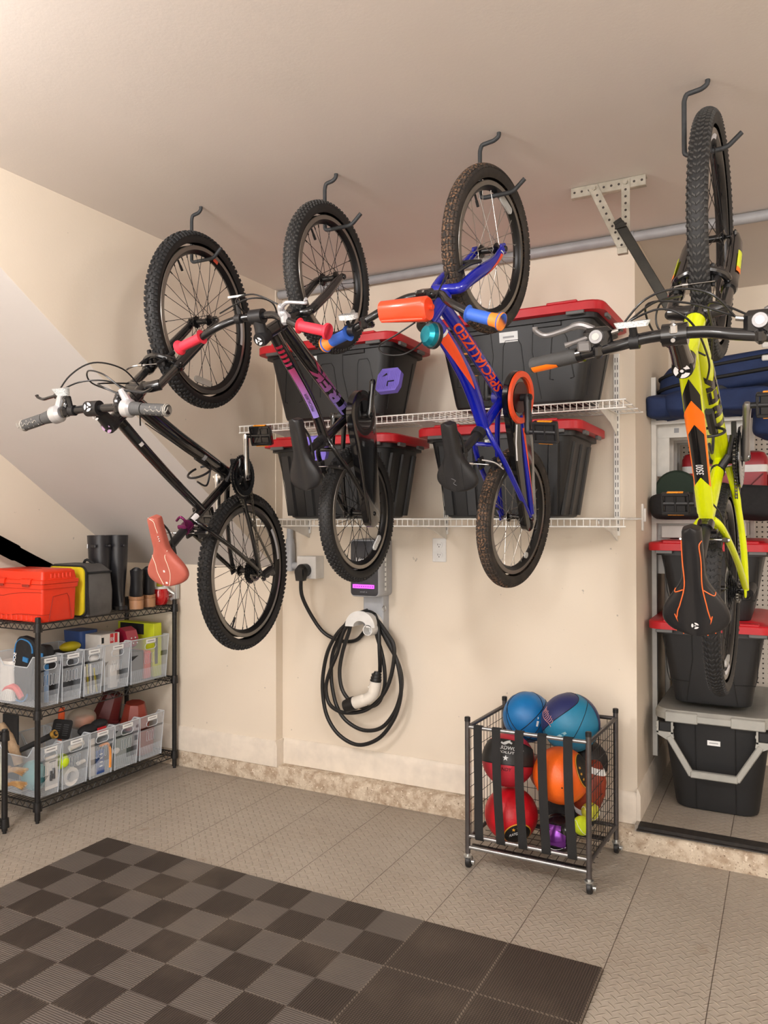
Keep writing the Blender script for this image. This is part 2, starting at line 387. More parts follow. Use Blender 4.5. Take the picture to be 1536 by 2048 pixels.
def tote(x0, x1, y0, y1, z0, h, label, style='panel', lidh=.036, lab=None, rz=0, group=None, lab2=None):
    """x0..x1, y0..y1: extent of the lid; the body tapers downwards"""
    cx, cy = (x0+x1)/2, (y0+y1)/2; L, W = (x1-x0)/2, (y1-y0)/2
    r = empty('storage_tote', (cx, cy, z0), label, 'storage bin', group, rz)
    zt = h-lidh
    mb = MB()
    def off(z): return .058*(1-z/zt)
    loops = [rr(0, 0, L-.045-off(z)-e, W-.04-off(z)*.8-e, .045, z) for z, e in ((0, .012), (.006, .002), (.02, 0), (zt*.5, 0), (zt-.03, 0))]
    loops += [rr(0, 0, L-.032, W-.03, .045, z) for z in (zt-.03, zt-.001)]
    mb.loft(loops)
    def fy(z): return -(W-.04-off(z)*.8)
    def front(poly, w=.0022, closed=False):
        P = [V((x, fy(z)-.0004, z)) for x, z in poly]
        mb.mat(1)
        (mb.ring if closed else mb.path)(crom(P, 2) if False else P, w, 6)
        mb.mat(0)
    if style == 'panel':
        for sx in (-1, 1):
            front([(sx*(L*.24), zt-.032), (sx*(L*.22), zt*.6), (sx*(L*.30), zt*.02+.01)])        # centre panel seams
            front([(sx*(L*.62), zt*.26), (sx*(L*.66), zt*.27), (sx*(L*.60), zt*.72), (sx*(L*.575), zt*.77), (sx*(L*.46), zt*.77), (sx*(L*.44), zt*.72), (sx*(L*.40), zt*.27), (sx*L*.44, zt*.26)][:8])
        front([(-L*.13, zt*.3), (-L*.10, zt*.7), (-L*.07, zt*.76), (L*.07, zt*.76), (L*.10, zt*.7), (L*.13, zt*.3)])
        mb.bx(-L*.55, -L*.25, fy(zt-.03)-.006, fy(zt-.03)+.02, zt-.048, zt-.03, .002).bx(L*.25, L*.55, fy(zt-.03)-.006, fy(zt-.03)+.02, zt-.048, zt-.03, .002)
    elif style == 'end':
        for sx in (-1, 1):
            front([(sx*L*.30, zt-.03), (sx*L*.29, zt*.6), (sx*L*.40, .012)])
            front([(sx*L*.74, zt-.05), (sx*L*.70, zt*.40), (sx*L*.67, zt*.30), (sx*L*.345, zt*.29)])
    else:
        for fx in (-.68, -.36, .36, .68):
            x = fx*L
            mb.loft([[(x*(1-.08*(1-z/zt))+dx, fy(z)-dy, z) for dx, dy in ((-.024, -.002), (-.018, .009), (.018, .009), (.024, -.002))] for z in (.012, zt-.05)])
            for s in (-1, 1): front([(x*(.92)+s*.026, .012), (x+s*.026, zt-.05)], .0016)
        # ribs of the end wall
        for fy_ in (-.5, 0, .5):
            mb.loft([[(L-.045-off(z)+dx, fy_*W+dy, z) for dx, dy in ((-.002, -.02), (.008, -.014), (.008, .014), (-.002, .02))] for z in (.012, zt-.05)])
    mb.build('body', [m_tote, m_toteg], r)
    if style == 'panel': # end wall seam pair
        mb = MB()
        for yy in (-.4, .4): mb = MB().path([(L-.045-off(.03)+.0004, yy*W, .03), (L-.045-off(zt-.06)+.0004, yy*W*1.1, zt-.06)], .002, 6).build('end_seam', m_toteg, r)
    mb = MB(); z = zt
    mb.loft([rr(0, 0, L-.01, W-.01, .05, z-.010), rr(0, 0, L, W, .06, z-.008), rr(0, 0, L, W, .06, z+lidh-.014), rr(0, 0, L-.006, W-.006, .055, z+lidh-.008), rr(0, 0, L-.04, W-.04, .04, z+lidh-.008), rr(0, 0, L-.05, W-.05, .04, z+lidh)], cap=(True, True))
    for sx in (-1, 1): mb.bx(sx*L*.42, sx*L*.74, -W+.002, -W+.05, z+lidh-.012, z+lidh-.001, .003)
    mb.build('lid', m_red, r)
    for x, yy in ((-L*.72, -W), (L*.72, -W)): MB().bx(x-.035, x+.035, yy-.0015, yy+.012, z-.022, z-.008, .002).build('latch', m_latch, r)
    for yy in (-W*.55, W*.35):
        if style != 'end': MB().bx(L-.012, L+.0015, yy-.03, yy+.03, z-.024, z-.008, .002).build('latch', m_latch, r)
    for l in ([lab] if lab else [])+([lab2] if lab2 else []):
        lx, lz, lw, lh = l; Y = fy(lz)-.0012; mb = MB(); t = -.058*.8/zt
        def q(a, b2, c, d, o): mb.add([(a, fy(c)-o, c), (b2, fy(c)-o, c), (b2, fy(d)-o, d), (a, fy(d)-o, d)], [(0, 1, 2, 3)])
        q(lx-lw/2, lx+lw/2, lz-lh/2, lz+lh/2, .0018); mb.mat(1)
        q(lx-lw*.3, lx+lw*.3, lz-lh*.1, lz+lh*.08, .0024); mb.build('label_sticker', [m_lab, m_labg], r)
    return r
zU, zL = 1.864, 1.408
tote(-2.20, -1.47, 2.905, 3.33, zU, .352, 'black storage tote with red lid on the upper wire shelf, left one', lab=(-.075, .262, .055, .036), group=None)
tote(-1.345, -.60, 2.93, 3.425, zU, .375, 'black storage tote with red lid and white sticker on the upper wire shelf, right one', lab=(-.012, .272, .078, .040), rz=-.02)
tote(-2.17, -1.475, 2.905, 3.33, zL, .372, 'black ribbed storage tote with red lid on the lower wire shelf, behind the dark bike', 'rib')
tote(-1.385, -.69, 2.925, 3.425, zL, .385, 'black ribbed storage tote with red lid on the lower wire shelf, behind the blue bike', 'rib', lab=(-.02, .31, .06, .04))

# ================================================================ wire shelves
def wire_shelf(x0, x1, z, label, brk):
    r = empty('wire_shelf', (x0, D-.01, z), label, 'shelf')
    mb = MB(); Y0, Y1 = 3.03, D-.012; w = .0019
    n = int((x1-x0)/.0254)
    for i in range(n+1):
        x = x0+i*.0254
        mb.path([(x, Y1, z), (x, Y0+.004, z), (x, Y0, z-.004), (x, Y0, z-.032)], w, 5)
    for yy, zz, rr_ in ((Y1, z-.003, .003), (3.3, z-.004, .003), (3.17, z-.004, .003), (Y0-.001, z-.002, .0034), (Y0-.001, z-.033, .0034)):
        mb.cyl((x0-.004, yy, zz), (x1+.004, yy, zz), rr_, n=6)
    mb.xf(Matrix.Translation(-V(r.location))); mb.build('wire_deck', m_white, r)
    for bxx in brk:
        mb = MB()
        mb.prism([(D-.005, z-.006), (Y0+.03, z-.006), (Y0+.03, z-.022), (D-.16, z-.055), (D-.005, z-.10)], .004, lambda u, v, w: (bxx-.002+w, u, v))
        mb.bx(bxx-.006, bxx+.006, Y0+.03, D-.005, z-.010, z-.005, .001)
        mb.xf(Matrix.Translation(-V(r.location))); mb.build('shelf_bracket', m_white, r)
XS = (-2.24, -1.455, -.652)
wire_shelf(-2.38, -.545, zU-.002, 'white wire wall shelf, the upper of the two, holding two red-lidded totes', XS)
wire_shelf(-2.33, -.548, zL-.002, 'white wire wall shelf, the lower of the two, above the charger and outlet', XS)
for i, x in enumerate(XS):
    mb = MB(); mb.bx(x-.012, x+.012, D-.013, D-.0005, 1.33, 2.12 if i == 2 else 1.84, .001); mb.mat(1)
    for k in range(24 if i == 2 else 15):
        for s in (-.005, .005): mb.bx(x+s-.0014, x+s+.0014, D-.0136, D-.0128, 1.35+k*.0318, 1.37+k*.0318, 0)
    tag(mb.build('slotted_standard', [m_white, m_toteg]), ['white slotted wall rail at the left end of the wire shelves', 'white slotted wall rail between the two pairs of totes', 'white slotted wall rail right of the totes, beside the wall corner'][i], 'shelf rail')

# ================================================================ bike hooks on the ceiling
m_hook = mat('black_hook_coating', (44, 46, 48), .6, noise=(90, (52, 54, 56), .3, .7), bump=(300, .1))
m_zinc = mat('zinc', (190, 190, 186), .32, metal=.9)
HK = [((-2.03, 2.34), -.047, 2.418, .055, 'first'), ((-1.412, 2.34), -.047, 2.436, .055, 'second'), ((-.803, 2.33), -.064, 2.432, .075, 'third'), ((-.189, 2.32), -.062, 2.428, .05, 'fourth')]
HL = ['black coated ceiling hook holding the black bike with the pink saddle', 'black coated ceiling hook holding the dark bike with the coral grips', 'black coated ceiling hook holding the blue bike', 'black coated ceiling hook holding the neon yellow bike']
for (hx, hy), dx, zb, xe, _ in HK:
    i = HK.index(((hx, hy), dx, zb, xe, _))
    mb = MB(); L = dx
    P = [(hx, hy, H+.02), (hx, hy, H-.012), (hx+dx*.25, hy, H-.022), (hx+dx*.9, hy, H-.027), (hx+dx, hy, H-.045), (hx+dx, hy, zb+.03), (hx+dx*.99, hy, zb+.006), (hx+dx*.8, hy, zb), (hx+dx+.10, hy, zb), (hx+dx+.114, hy, zb+.004), (hx+dx+.148, hy, zb+.034)]
    out = [V(P[0]), V(P[1])]
    for a, b, c in zip(P[1:], P[2:], P[3:]):
        pass
    pts = []
    for k, p in enumerate(P):
        p = V(p)
        if 0 < k < len(P)-1:
            a, c2 = V(P[k-1]), V(P[k+1]); ra = min(.006, (p-a).length*.45); rc = min(.006, (c2-p).length*.45)
            A = p+(a-p).normalized()*ra; B2 = p+(c2-p).normalized()*rc
            pts += [A, (A+2*p+B2)/4, B2]
        else: pts.append(p)
    mb.path(pts, .0068, 12)
    tag(mb.build('bike_hook', m_hook), HL[i], 'hook')

# ================================================================ door-opener bracket and rail
m_galv = mat('galvanised_steel', (196, 190, 176), .38, metal=.75, noise=(30, (170, 164, 150), .3, .7))
m_hole = mat('dark_hole', (60, 52, 48), .8)
br = empty('rail_bracket', (-.57, 2.85, H), 'galvanised perforated angle-iron bracket hanging from the ceiling right of the blue bike', 'bracket')
bl = V(br.location)
def strap(mb, a, b, w, holes, n):
    a, b = V(a), V(b); d = (b-a).normalized(); u = V((0, 1, 0)); s = d.cross(u).normalized()
    R = Matrix((s, u, d)).transposed(); mb.mat(0)
    mb.box((a+b)/2, (w, .0025, (b-a).length), .0005, R)
    mb.box((a+b)/2-s*w/2+V((0, .011, 0)), (.0025, .022, (b-a).length), .0005, R) if w > .03 else None
    mb.mat(1)
    for i in range(holes):
        p = a.lerp(b, (i+.5)/holes); mb.cyl(p+V((0, -.0016, 0)), p+V((0, -.0012, 0)), .0045, n=10)
    mb.mat(0)
mb = MB(); strap(mb, (-.703, 2.85, H-.02), (-.437, 2.85, H-.02), .036, 10, 0); mb.bx(-.703, -.437, 2.85, 2.888, H-.004, H-.001, .0005)
for x in (-.69, -.57, -.455): mb.cyl((x, 2.862, H-.004), (x, 2.862, H-.012), .006, n=6)
mb.xf(Matrix.Translation(-bl)); mb.build('top_angle', [m_galv, m_hole], br)
mb = MB(); strap(mb, (-.622, 2.845, H-.01), (-.515, 2.845, 2.375), .034, 10, 0); mb.cyl((-.618, 2.84, H-.02), (-.618, 2.834, H-.02), .008, n=6); mb.bx(-.535, -.50, 2.84, 2.86, 2.355, 2.378, .001)
mb.xf(Matrix.Translation(-bl)); mb.build('slanted_strap', [m_galv, m_hole], br)
mb = MB(); strap(mb, (-.506, 2.846, H-.008), (-.506, 2.846, 2.40), .03, 9, 0); mb.cyl((-.506, 2.84, H-.02), (-.506, 2.834, H-.02), .008, n=6)
mb.xf(Matrix.Translation(-bl)); mb.build('upright_strap', [m_galv, m_hole], br)
m_rail = mat('dark_steel_rail', (46, 45, 42), .35, metal=.5, noise=(20, (60, 58, 52), .3, .7))
mb = MB(); a, b = V((-.523, 2.80, 2.475)), V((-.235, 2.30, 1.955+.06)); 
a, b = V((-.522, 2.815, 2.452)), V((-.346, 2.815, 2.115)); d = (b-a).normalized(); s = V((1, 0, 0)); s = (s-d*s.dot(d)).normalized(); u = d.cross(s)
R = Matrix((s, u, d)).transposed(); mb.box((a+b)/2, (.034, .034, (b-a).length), .002, R)
mb.box(a.lerp(b, .0)+u*.0, (.03, .03, .03), .002, R)
mb.cyl(a+V((-.012, -.02, -.02)), a+V((.026, -.02, -.016)), .004, n=6)
tag(mb.build('support_rail', m_rail), 'dark square steel rail sloping down from the galvanised bracket behind the neon bike', 'rail')

# ================================================================ charger corner
m_grey = mat('charger_grey_plastic', (176, 179, 184), .42)
m_face = mat('charger_dark_face', (62, 63, 68), .28)
m_blk = mat('black_rubber', (20, 20, 21), .42, noise=(60, (27, 27, 28), .3, .7))
m_white2 = mat('ivory_plastic', (228, 222, 212), .4)
m_led = mat('violet_led', (196, 60, 214), .4, emit=2.2)
m_ledd = mat('violet_led_dim', (120, 30, 150), .4, emit=.5)
# conduit and elbow
r = empty('conduit_elbow', (-2.335, 3.42, 1.2), 'grey plastic conduit with elbow box feeding the white outlet box', 'conduit'); o = V(r.location)
mb = MB().cyl((-2.345, 3.41, 1.385), (-2.345, 3.41, 1.275), .018, n=16).cyl((-2.345, 3.41, 1.30), (-2.345, 3.41, 1.27), .023, n=16); mb.xf(Matrix.Translation(-o)); mb.build('pipe', m_grey, r)
mb = MB().hull([V(p) for p in rr(-2.345, 3.41, .022, .022, .012, 1.275)]+[V(p) for p in rr(-2.345, 3.41, .024, .024, .012, 1.13)]); mb.xf(Matrix.Translation(-o)); mb.build('elbow_box', m_grey, r)
mb = MB().cyl((-2.33, 3.41, 1.158), (-2.285, 3.41, 1.158), .019, n=14).cyl((-2.295, 3.41, 1.158), (-2.265, 3.41, 1.158), .015, n=14); mb.xf(Matrix.Translation(-o)); mb.build('side_nipple', m_grey, r)
# white outlet box
mb = MB().bx(-2.268, -2.152, 3.36, D, 1.096, 1.212, .002); tag(mb.build('outlet_box', m_wplastic), 'white surface outlet box on the wall holding the big black plug', 'outlet box')
# charger
r = empty('wall_charger', (-1.82, D, .95), 'grey wall-mounted car charger with dark face and glowing violet light bar', 'car charger'); o = V(r.location)
def loc(mb, name, m, par=None, ang=35):
    mb.xf(Matrix.Translation(-o)); return mb.build(name, m, par or r, ang)
def rrv(cx, cz, hx, hz, rad, y): return [(a, y, b) for a, b, _ in rr(cx, cz, hx, hz, rad, 0, 6)]
cx, cz = -1.822, 1.165
mb = MB().loft([rrv(cx-.008, cz, .078, .143, .02, D-.002), rrv(cx-.008, cz, .078, .143, .02, 3.385), rrv(cx, cz, .081, .14, .022, 3.37), rrv(cx, cz, .081, .14, .022, 3.29), rrv(cx, cz, .076, .136, .02, 3.282)]); loc(mb, 'housing', m_grey)
mb = MB().loft([rrv(cx, cz, .075, .133, .018, 3.284), rrv(cx, cz, .075, .133, .018, 3.2795), rrv(cx, cz, .073, .131, .017, 3.278)]); face = loc(mb, 'face_panel', m_face)
mb = MB().bx(cx-.062, cx+.056, 3.2745, 3.278, 1.068, 1.086, .001); mb.mat(1)
for k in range(9): mb.bx(cx-.052+k*.0122, cx-.046+k*.0122, 3.2738, 3.2746, 1.074, 1.080, 0)
loc(mb, 'light_bar', [m_led, m_ledd])
mb = MB(); put_text(mb, 'JuiceBox', .017, lambda u, v: (cx-.047+u, 3.2772, 1.2+v), .02, 0, width=.092); loc(mb, 'lettering', m_lab, None)
mb = MB(); put_text(mb, 'enel x', .009, lambda u, v: (cx-.022+u, 3.2772, 1.047+v), .01, 0, width=.04); loc(mb, 'lettering', m_labg)
mb = MB().add([(cx+.0822, 3.335, 1.055), (cx+.0822, 3.395-.04, 1.055), (cx+.0822, 3.355, 1.24), (cx+.0822, 3.335, 1.24)], [(0, 1, 2, 3)])
mb.mat(1)
for k in range(7): mb.bx(cx+.0824, cx+.0828, 3.338, 3.352, 1.07+k*.024, 1.078+k*.024, 0)
loc(mb, 'rating_label', [m_lab, m_labg])
mb = MB().loft([rrv(-1.828, .93, .058, .105, .012, D-.001), rrv(-1.828, .93, .056, .103, .012, 3.385), rrv(-1.828, .93, .05, .1, .012, 3.38)]); loc(mb, 'mounting_plate', m_grey)
mb = MB()   # the saddle-shaped cable hanger
hc = (-1.838, .893)
outer = [(hc[0]+.082*math.cos(a), hc[1]-.012+.078*math.sin(a)) for a in [PI*k/16 for k in range(17)]]
inner = [(hc[0]+.036*math.cos(a), hc[1]-.012+.030*math.sin(a)) for a in [PI*(16-k)/16 for k in range(17)]]
n = 17
for y0, y1, g in ((3.262, 3.272, 1.), (3.272, 3.39, .80)):
    oo = [((x-hc[0])*g+hc[0], (z-hc[1])*g+hc[1]) for x, z in outer]
    vs = [(x, y0, z) for x, z in oo+inner]+[(x, y1, z) for x, z in oo+inner]; N = 2*n
    fs = [(i, i+1, N-2-i, N-1-i) for i in range(n-1)]+[(N+i, N+i+1, N+N-2-i, N+N-1-i) for i in range(n-1)]+[(i, (i+1) % N, N+(i+1) % N, N+i) for i in range(N)]
    mb.add(vs, fs)
loc(mb, 'cable_hanger', m_wplastic)
mb = MB().lathe([(0, .05), (.0215, .05), (.0225, 0), (.026, 0), (.029, .02), (.029, .07), (0, .07)], (-1.795, 3.262, .868), 'y', 24); 
mb.xf(Matrix.Rotation(.0, 4, 'X')); loc(mb, 'connector_dock', m_wplastic)
mb = MB().ring([( -1.765+.009*math.cos(a), 3.38, .962+.014*math.sin(a)) for a in [2*PI*k/14 for k in range(14)]], .0025, 6); loc(mb, 'lock_loop', m_zinc)
# cord, plug and coil: one thing
r = empty('charging_cable', (-1.85, 3.36, .9), 'black charging cable coiled on the hanger, with its plug and white car connector', 'cable'); o = V(r.location)
mb = MB().hull([V((-2.213+a*.036, 3.325, 1.135+b*.036)) for a, b in [(math.cos(t), math.sin(t)) for t in [2*PI*k/16 for k in range(16)]]]+[V((-2.213+a*.030, 3.30, 1.132+b*.03)) for a, b in [(math.cos(t), math.sin(t)) for t in [2*PI*k/16 for k in range(16)]]]+[V((-2.235, 3.33, 1.088)), V((-2.192, 3.33, 1.088)), V((-2.235, 3.30, 1.088)), V((-2.192, 3.30, 1.088))])
mb.hull([V((x, y, z)) for x in (-2.216, -2.19) for y in (3.29, 3.32) for z in (1.09, 1.155)]).cyl((-2.213, 3.36, 1.14), (-2.213, 3.32, 1.14), .034, n=20); loc(mb, 'plug', m_blk)
CR = .0098
def cable(pts, name='cord', cr=CR):
    mb = MB().path(crom([(x, y, z) for x, y, z in pts], 7), cr, 10); loc(mb, name, m_blk)
def yy(a, n, lo, hi): return lo+(hi-lo)*math.sin(PI*a/(n-1))
A = [(-2.213, 1.10), (-2.217, 1.011), (-2.184, .904), (-2.127, .817), (-2.036, .779), (-1.947, .788), (-1.893, .839), (-1.862, .90), (-1.855, .96)]
cable([(x, (3.315, 3.33, 3.37, 3.40, 3.415, 3.415, 3.41, 3.40, 3.39)[i], z) for i, (x, z) in enumerate(A)])
L1 = [(-1.84, .953), (-1.90, .93), (-1.95, .888), (-2.015, .826), (-2.071, .731), (-2.099, .61), (-2.099, .502), (-2.072, .398), (-2.002, .317), (-1.894, .283), (-1.781, .328), (-1.704, .418), (-1.665, .513), (-1.656, .605), (-1.678, .716), (-1.716, .793), (-1.761, .865), (-1.80, .935)]
L2 = [(-1.80, .935), (-1.84, .945), (-1.90, .925), (-1.965, .89), (-2.002, .831), (-2.054, .727), (-2.066, .625), (-2.057, .536), (-2.03, .45), (-1.975, .386), (-1.88, .352), (-1.781, .374), (-1.71, .451), (-1.672, .547), (-1.665, .633), (-1.69, .716), (-1.74, .80), (-1.775, .87), (-1.80, .92)]
L3 = [(-1.80, .92), (-1.84, .94), (-1.92, .905), (-1.974, .833), (-2.009, .73), (-2.05, .64), (-2.075, .56), (-2.065, .49), (-2.03, .452), (-1.961, .437), (-1.853, .460), (-1.768, .525), (-1.716, .61), (-1.69, .715), (-1.69, .795), (-1.728, .85), (-1.774, .90), (-1.82, .935)]
L4 = [(-1.82, .935), (-1.87, .925), (-1.93, .89), (-1.952, .835), (-1.988, .732), (-2.005, .63), (-1.988, .543), (-1.934, .488), (-1.867, .470), (-1.788, .498), (-1.752, .573), (-1.748, .654), (-1.762, .738), (-1.79, .83), (-1.80, .88), (-1.81, .925)]
L5 = [(-1.81, .925), (-1.78, .905), (-1.765, .85), (-1.762, .767), (-1.765, .70), (-1.771, .655)]
for k, (Lp, y0) in enumerate(((L1, 3.345), (L2, 3.37), (L3, 3.335), (L4, 3.352), (L5, 3.318))):
    n = len(Lp); cable([(x, y0+(3.345-y0)*(max(0, 1-min(i, n-1-i)/2.5)) if k else 3.345, z) for i, (x, z) in enumerate(Lp)])
mb = MB().path([(-1.771, 3.318, .662), (-1.773, 3.316, .645), (-1.778, 3.314, .612)], [.014, .021, .027], 16)
for k in range(3): mb.lathe([(.018, -.004), (.0245+k*.002, -.004), (.0245+k*.002, .004), (.018, .004)], (-1.774-k*.002, 3.315, .648-k*.014), 'z', 16)
loc(mb, 'strain_relief', m_blk)
mb = MB().path(crom([(-1.778, 3.314, .614), (-1.782, 3.312, .585), (-1.79, 3.31, .555), (-1.812, 3.309, .532), (-1.85, 3.309, .515), (-1.895, 3.309, .498)], 6), [.029]*12+[.028]*10+[.031]*9, 18); mb.cyl((-1.801, 3.30, .594), (-1.801, 3.285, .59), .006, n=8)
loc(mb, 'connector_handle', m_white2)
mb = MB().path([(-1.892, 3.309, .499), (-1.915, 3.309, .489), (-1.945, 3.309, .476)], [.034, .035, .031], 20); loc(mb, 'connector_head', m_blk)
# wall outlet
r = empty('wall_outlet', (-1.4925, D, 1.253), 'white double wall outlet below the wire shelf, right of the charger', 'outlet'); o = V(r.location)
mb = MB().bx(-1.5285, -1.4565, D-.006, D, 1.196, 1.311, .003); loc(mb, 'cover_plate', m_wplastic)
for zc in (1.278, 1.229):
    mb = MB().loft([[(a, y, b) for a, b, _ in rr(-1.4925, zc, .0175, .0145, .012, 0, 5)] for y in (D-.005, D-.0082)]); mb.mat(1)
    mb.bx(-1.4995, -1.4975, D-.0088, D-.008, zc-.002, zc+.007, 0).bx(-1.488, -1.4862, D-.0088, D-.008, zc-.001, zc+.006, 0).cyl((-1.4925, D-.0088, zc-.008), (-1.4925, D-.008, zc-.008), .0026, n=10)
    loc(mb, 'socket', [m_wplastic, m_toteg])
# ================================================================ wire rack on the left
m_rack = mat('black_epoxy_wire', (26, 25, 26), .42, metal=.3, noise=(60, (34, 33, 33), .3, .7))
RX0, RX1, RY0, RY1 = -3.45, -3.08, 2.43, 3.33
DZ = (.092, .515, .918)
def wire_rack(x0, x1, y0, y1, label, dz, top=.945):
    r = empty('wire_rack', ((x0+x1)/2, (y0+y1)/2, 0), label, 'shelving rack'); o = V(r.location)
    for x in (x1, x0):
        for y in (y0, y1):
            mb = MB().cyl((x, y, .012), (x, y, top), .0127, n=14).cyl((x, y, 0), (x, y, .014), .009, n=10).cyl((x, y, top), (x, y, top+.006), .0135, .011, n=14)
            for k in range(int(top/.0254)): mb.cyl((x, y, .03+k*.0254), (x, y, .032+k*.0254), .0131, n=14, cap=False)
            mb.xf(Matrix.Translation(-o)); mb.build('post', m_rack, r)
    for z in dz:
        mb = MB(); w = .0016
        for i in range(int((x1-x0-.03)/.0235)+1):
            x = x0+.015+i*.0235; mb.cyl((x, y0, z), (x, y1, z), w, n=5)
        for k in range(4):
            y = y0+(y1-y0)*k/3; mb.cyl((x0, y, z-.003), (x1, y, z-.003), .0024, n=5)
        for xa, ya, xb, yb in ((x0, y0, x1, y0), (x1, y0, x1, y1), (x1, y1, x0, y1), (x0, y1, x0, y0)):
            for dz_, rw in ((-.001, .003), (-.030, .003)): mb.cyl((xa, ya, z+dz_), (xb, yb, z+dz_), rw, n=6)
            L = math.hypot(xb-xa, yb-ya); n = max(3, round(L/.042))
            P = [(xa+(xb-xa)*(i/(2*n)), ya+(yb-ya)*(i/(2*n)), z-.002 if i % 2 == 0 else z-.029) for i in range(2*n+1)]
            for a, b in zip(P, P[1:]): mb.cyl(a, b, .0018, n=5)
        for x in (x0, x1):
            for y in (y0, y1): mb.cyl((x, y, z-.036), (x, y, z+.006), .0205, .0175, n=14)
        mb.xf(Matrix.Translation(-o)); mb.build('wire_shelf', m_rack, r)
    return r
wire_rack(RX0, RX1, RY0, RY1, 'black three-tier wire rack against the alcove wall, full of clear baskets', DZ)
wire_rack(-3.45, -3.113, 1.36, 2.285, 'black wire rack mostly cut off by the left edge of the photo', (.062, .45), top=.46)

# clear baskets
m_clear, b, g = newmat('frosted_clear_plastic', .32); g.xyz()
b.inputs['Base Color'].default_value = lin((214, 222, 230)); b.inputs['Alpha'].default_value = .30; b.inputs['Specular IOR Level'].default_value = .5
m_clear2 = mat('frosted_clear_rim', (222, 228, 234), .35, alpha=.62)
def basket(y0, y1, z, label, x1=-3.093, x0=-3.43, h=.238, w=None, handle=True):
    """open frosted basket, its end panel with the handle hole facing +X"""
    r = empty('clear_basket', ((x0+x1)/2, (y0+y1)/2, z), label, 'storage basket', 'frosted baskets on the wire rack'); L = (x1-x0)/2; W = (y1-y0)/2-.001
    mb = MB(); t = .0022; b0 = .010
    # bottom
    mb.mat(0).box((0, 0, .004), (2*L-.03, 2*W-.024, .003), .001)
    def side(u, v): return u, v
    # long sides, dipping in the middle
    for s in (-1, 1):
        n = 24
        def top(u):
            e = abs(u); return h*(.78 if e < .52 else (.78+.22*min(1, (e-.52)/.22)**1.0)) if True else h
        def f(a, bq, off):
            x = -L+2*L*a; zz = top(2*a-1)*bq; k = zz/h
            return (x*(1-.05*(1-k)), s*((W-b0*(1-k))+off), zz+.002)
        mb.grid(lambda a, bq: f(a, bq, 0), n, 6)
        mb.mat(1).path([f(i/n, 1, 0) for i in range(n+1)], .0028, 5).mat(0)
        for i in range(34): # ribs low on the side
            a = (i+.5)/34; mb.path([f(a, 0.02, s*.0006), f(a, .26/ (top(2*a-1)/h), s*.0006)], .0007, 4)
    # end panels
    for s in (1, -1):
        X = lambda zz: s*(L-.016*(1-zz/h)); hw = lambda zz: W-b0*(1-zz/h)
        hz0, hz1, hy = .176, .206, min(.040, W*.55)
        nz = [0, .03, .06, .085, .10, .105, .15, .155, hz0, hz1, h]
        if s == 1:
            sl = [(.105, .150)]; slots = [(-.031+.0185*k)*min(1, W/.06)-.003 for k in range(4)] ; sw = .0036
            rows = [(0, .098), (.098, .152), (.152, hz0), (hz0, hz1), (hz1, h)]
            for z0_, z1_ in rows:
                if (z0_, z1_) == (.098, .152):
                    cuts = []
                    for q in slots: cuts.append((q, q+2*sw))
                elif z0_ == hz0: cuts = [(-hy, hy)]
                else: cuts = []
                e = [-1]; 
                segs = []; cur = -hw(z0_)
                for a, c in cuts: segs.append((cur, a)); cur = c
                segs.append((cur, hw(z0_)))
                for j, (a, c) in enumerate(segs):
                    a2 = -hw(z1_) if j == 0 else a; c2 = hw(z1_) if j == len(segs)-1 else c
                    mb.add([(X(z0_), a, z0_+.002), (X(z0_), c, z0_+.002), (X(z1_), c2, z1_+.002), (X(z1_), a2, z1_+.002)], [(0, 1, 2, 3)])
            mb.mat(1)
            P = [(X(b2)+.001, a, b2) for a, b2, _ in rr(0, (hz0+hz1)/2+.002, hy, .0165, .015, 0, 5)]; mb.ring(P, .0022, 5)
            for q in slots: mb.ring([(X(b2)+.001, a, b2) for a, b2, _ in rr(q+sw, .127, sw+.0006, .027, .0035, 0, 4)], .0011, 4)
            n = max(8, int(2*W/.0052))
            for i in range(n):
                yv = -hw(.04)+.004+(2*hw(.04)-.008)*i/(n-1); mb.path([(X(.004)+.0006, yv, .004), (X(.075)+.0006, yv, .075)], .0007, 4)
            mb.mat(0)
        else:
            mb.add([(X(0), -hw(0), .002), (X(0), hw(0), .002), (X(h), hw(h), h+.002), (X(h), -hw(h), h+.002)], [(0, 1, 2, 3)])
        mb.mat(1).path([(X(h), -hw(h), h+.001), (X(h), hw(h), h+.001)], .003, 5)
        for q in (-1, 1): mb.path([(X(0), q*hw(0), .002), (X(h), q*hw(h), h)], .0022, 5)
        mb.mat(0)
    mb.build('tub', [m_clear, m_clear2], r)
    mb = MB(); zl = .221; hwid = min(.036, W*.62)
    mb.add([(L+.0012, -hwid, zl-.010), (L+.0012, hwid, zl-.010), (L+.0016, hwid, zl+.011), (L+.0016, -hwid, zl+.011)], [(0, 1, 2, 3)]).mat(1)
    mb.add([(L+.0018, -hwid*.7, zl-.002), (L+.0018, hwid*.7, zl-.002), (L+.0021, hwid*.7, zl+.003), (L+.0021, -hwid*.7, zl+.003)], [(0, 1, 2, 3)])
    mb.build('label_sticker', [m_lab, m_labg], r)
    return r
zm, zb_ = DZ[1]+.004, DZ[0]+.004
MY = [2.446, 2.578, 2.708, 2.838, 3.019, 3.303]
ML = ['frosted basket on the middle tier, nearest the camera, holding a black and blue racket case', 'narrow frosted basket on the middle tier, second from the near post', 'frosted basket on the middle tier holding white and yellow pegs, third from near post', 'frosted basket on the middle tier holding boxes, fourth from the near post', 'wide frosted basket on the middle tier holding the lime green box, nearest the far post']
for i in range(5): basket(MY[i], MY[i+1]-.004, zm, ML[i])
LY = [2.449, 2.58, 2.747, 2.908, 3.082, 3.266]
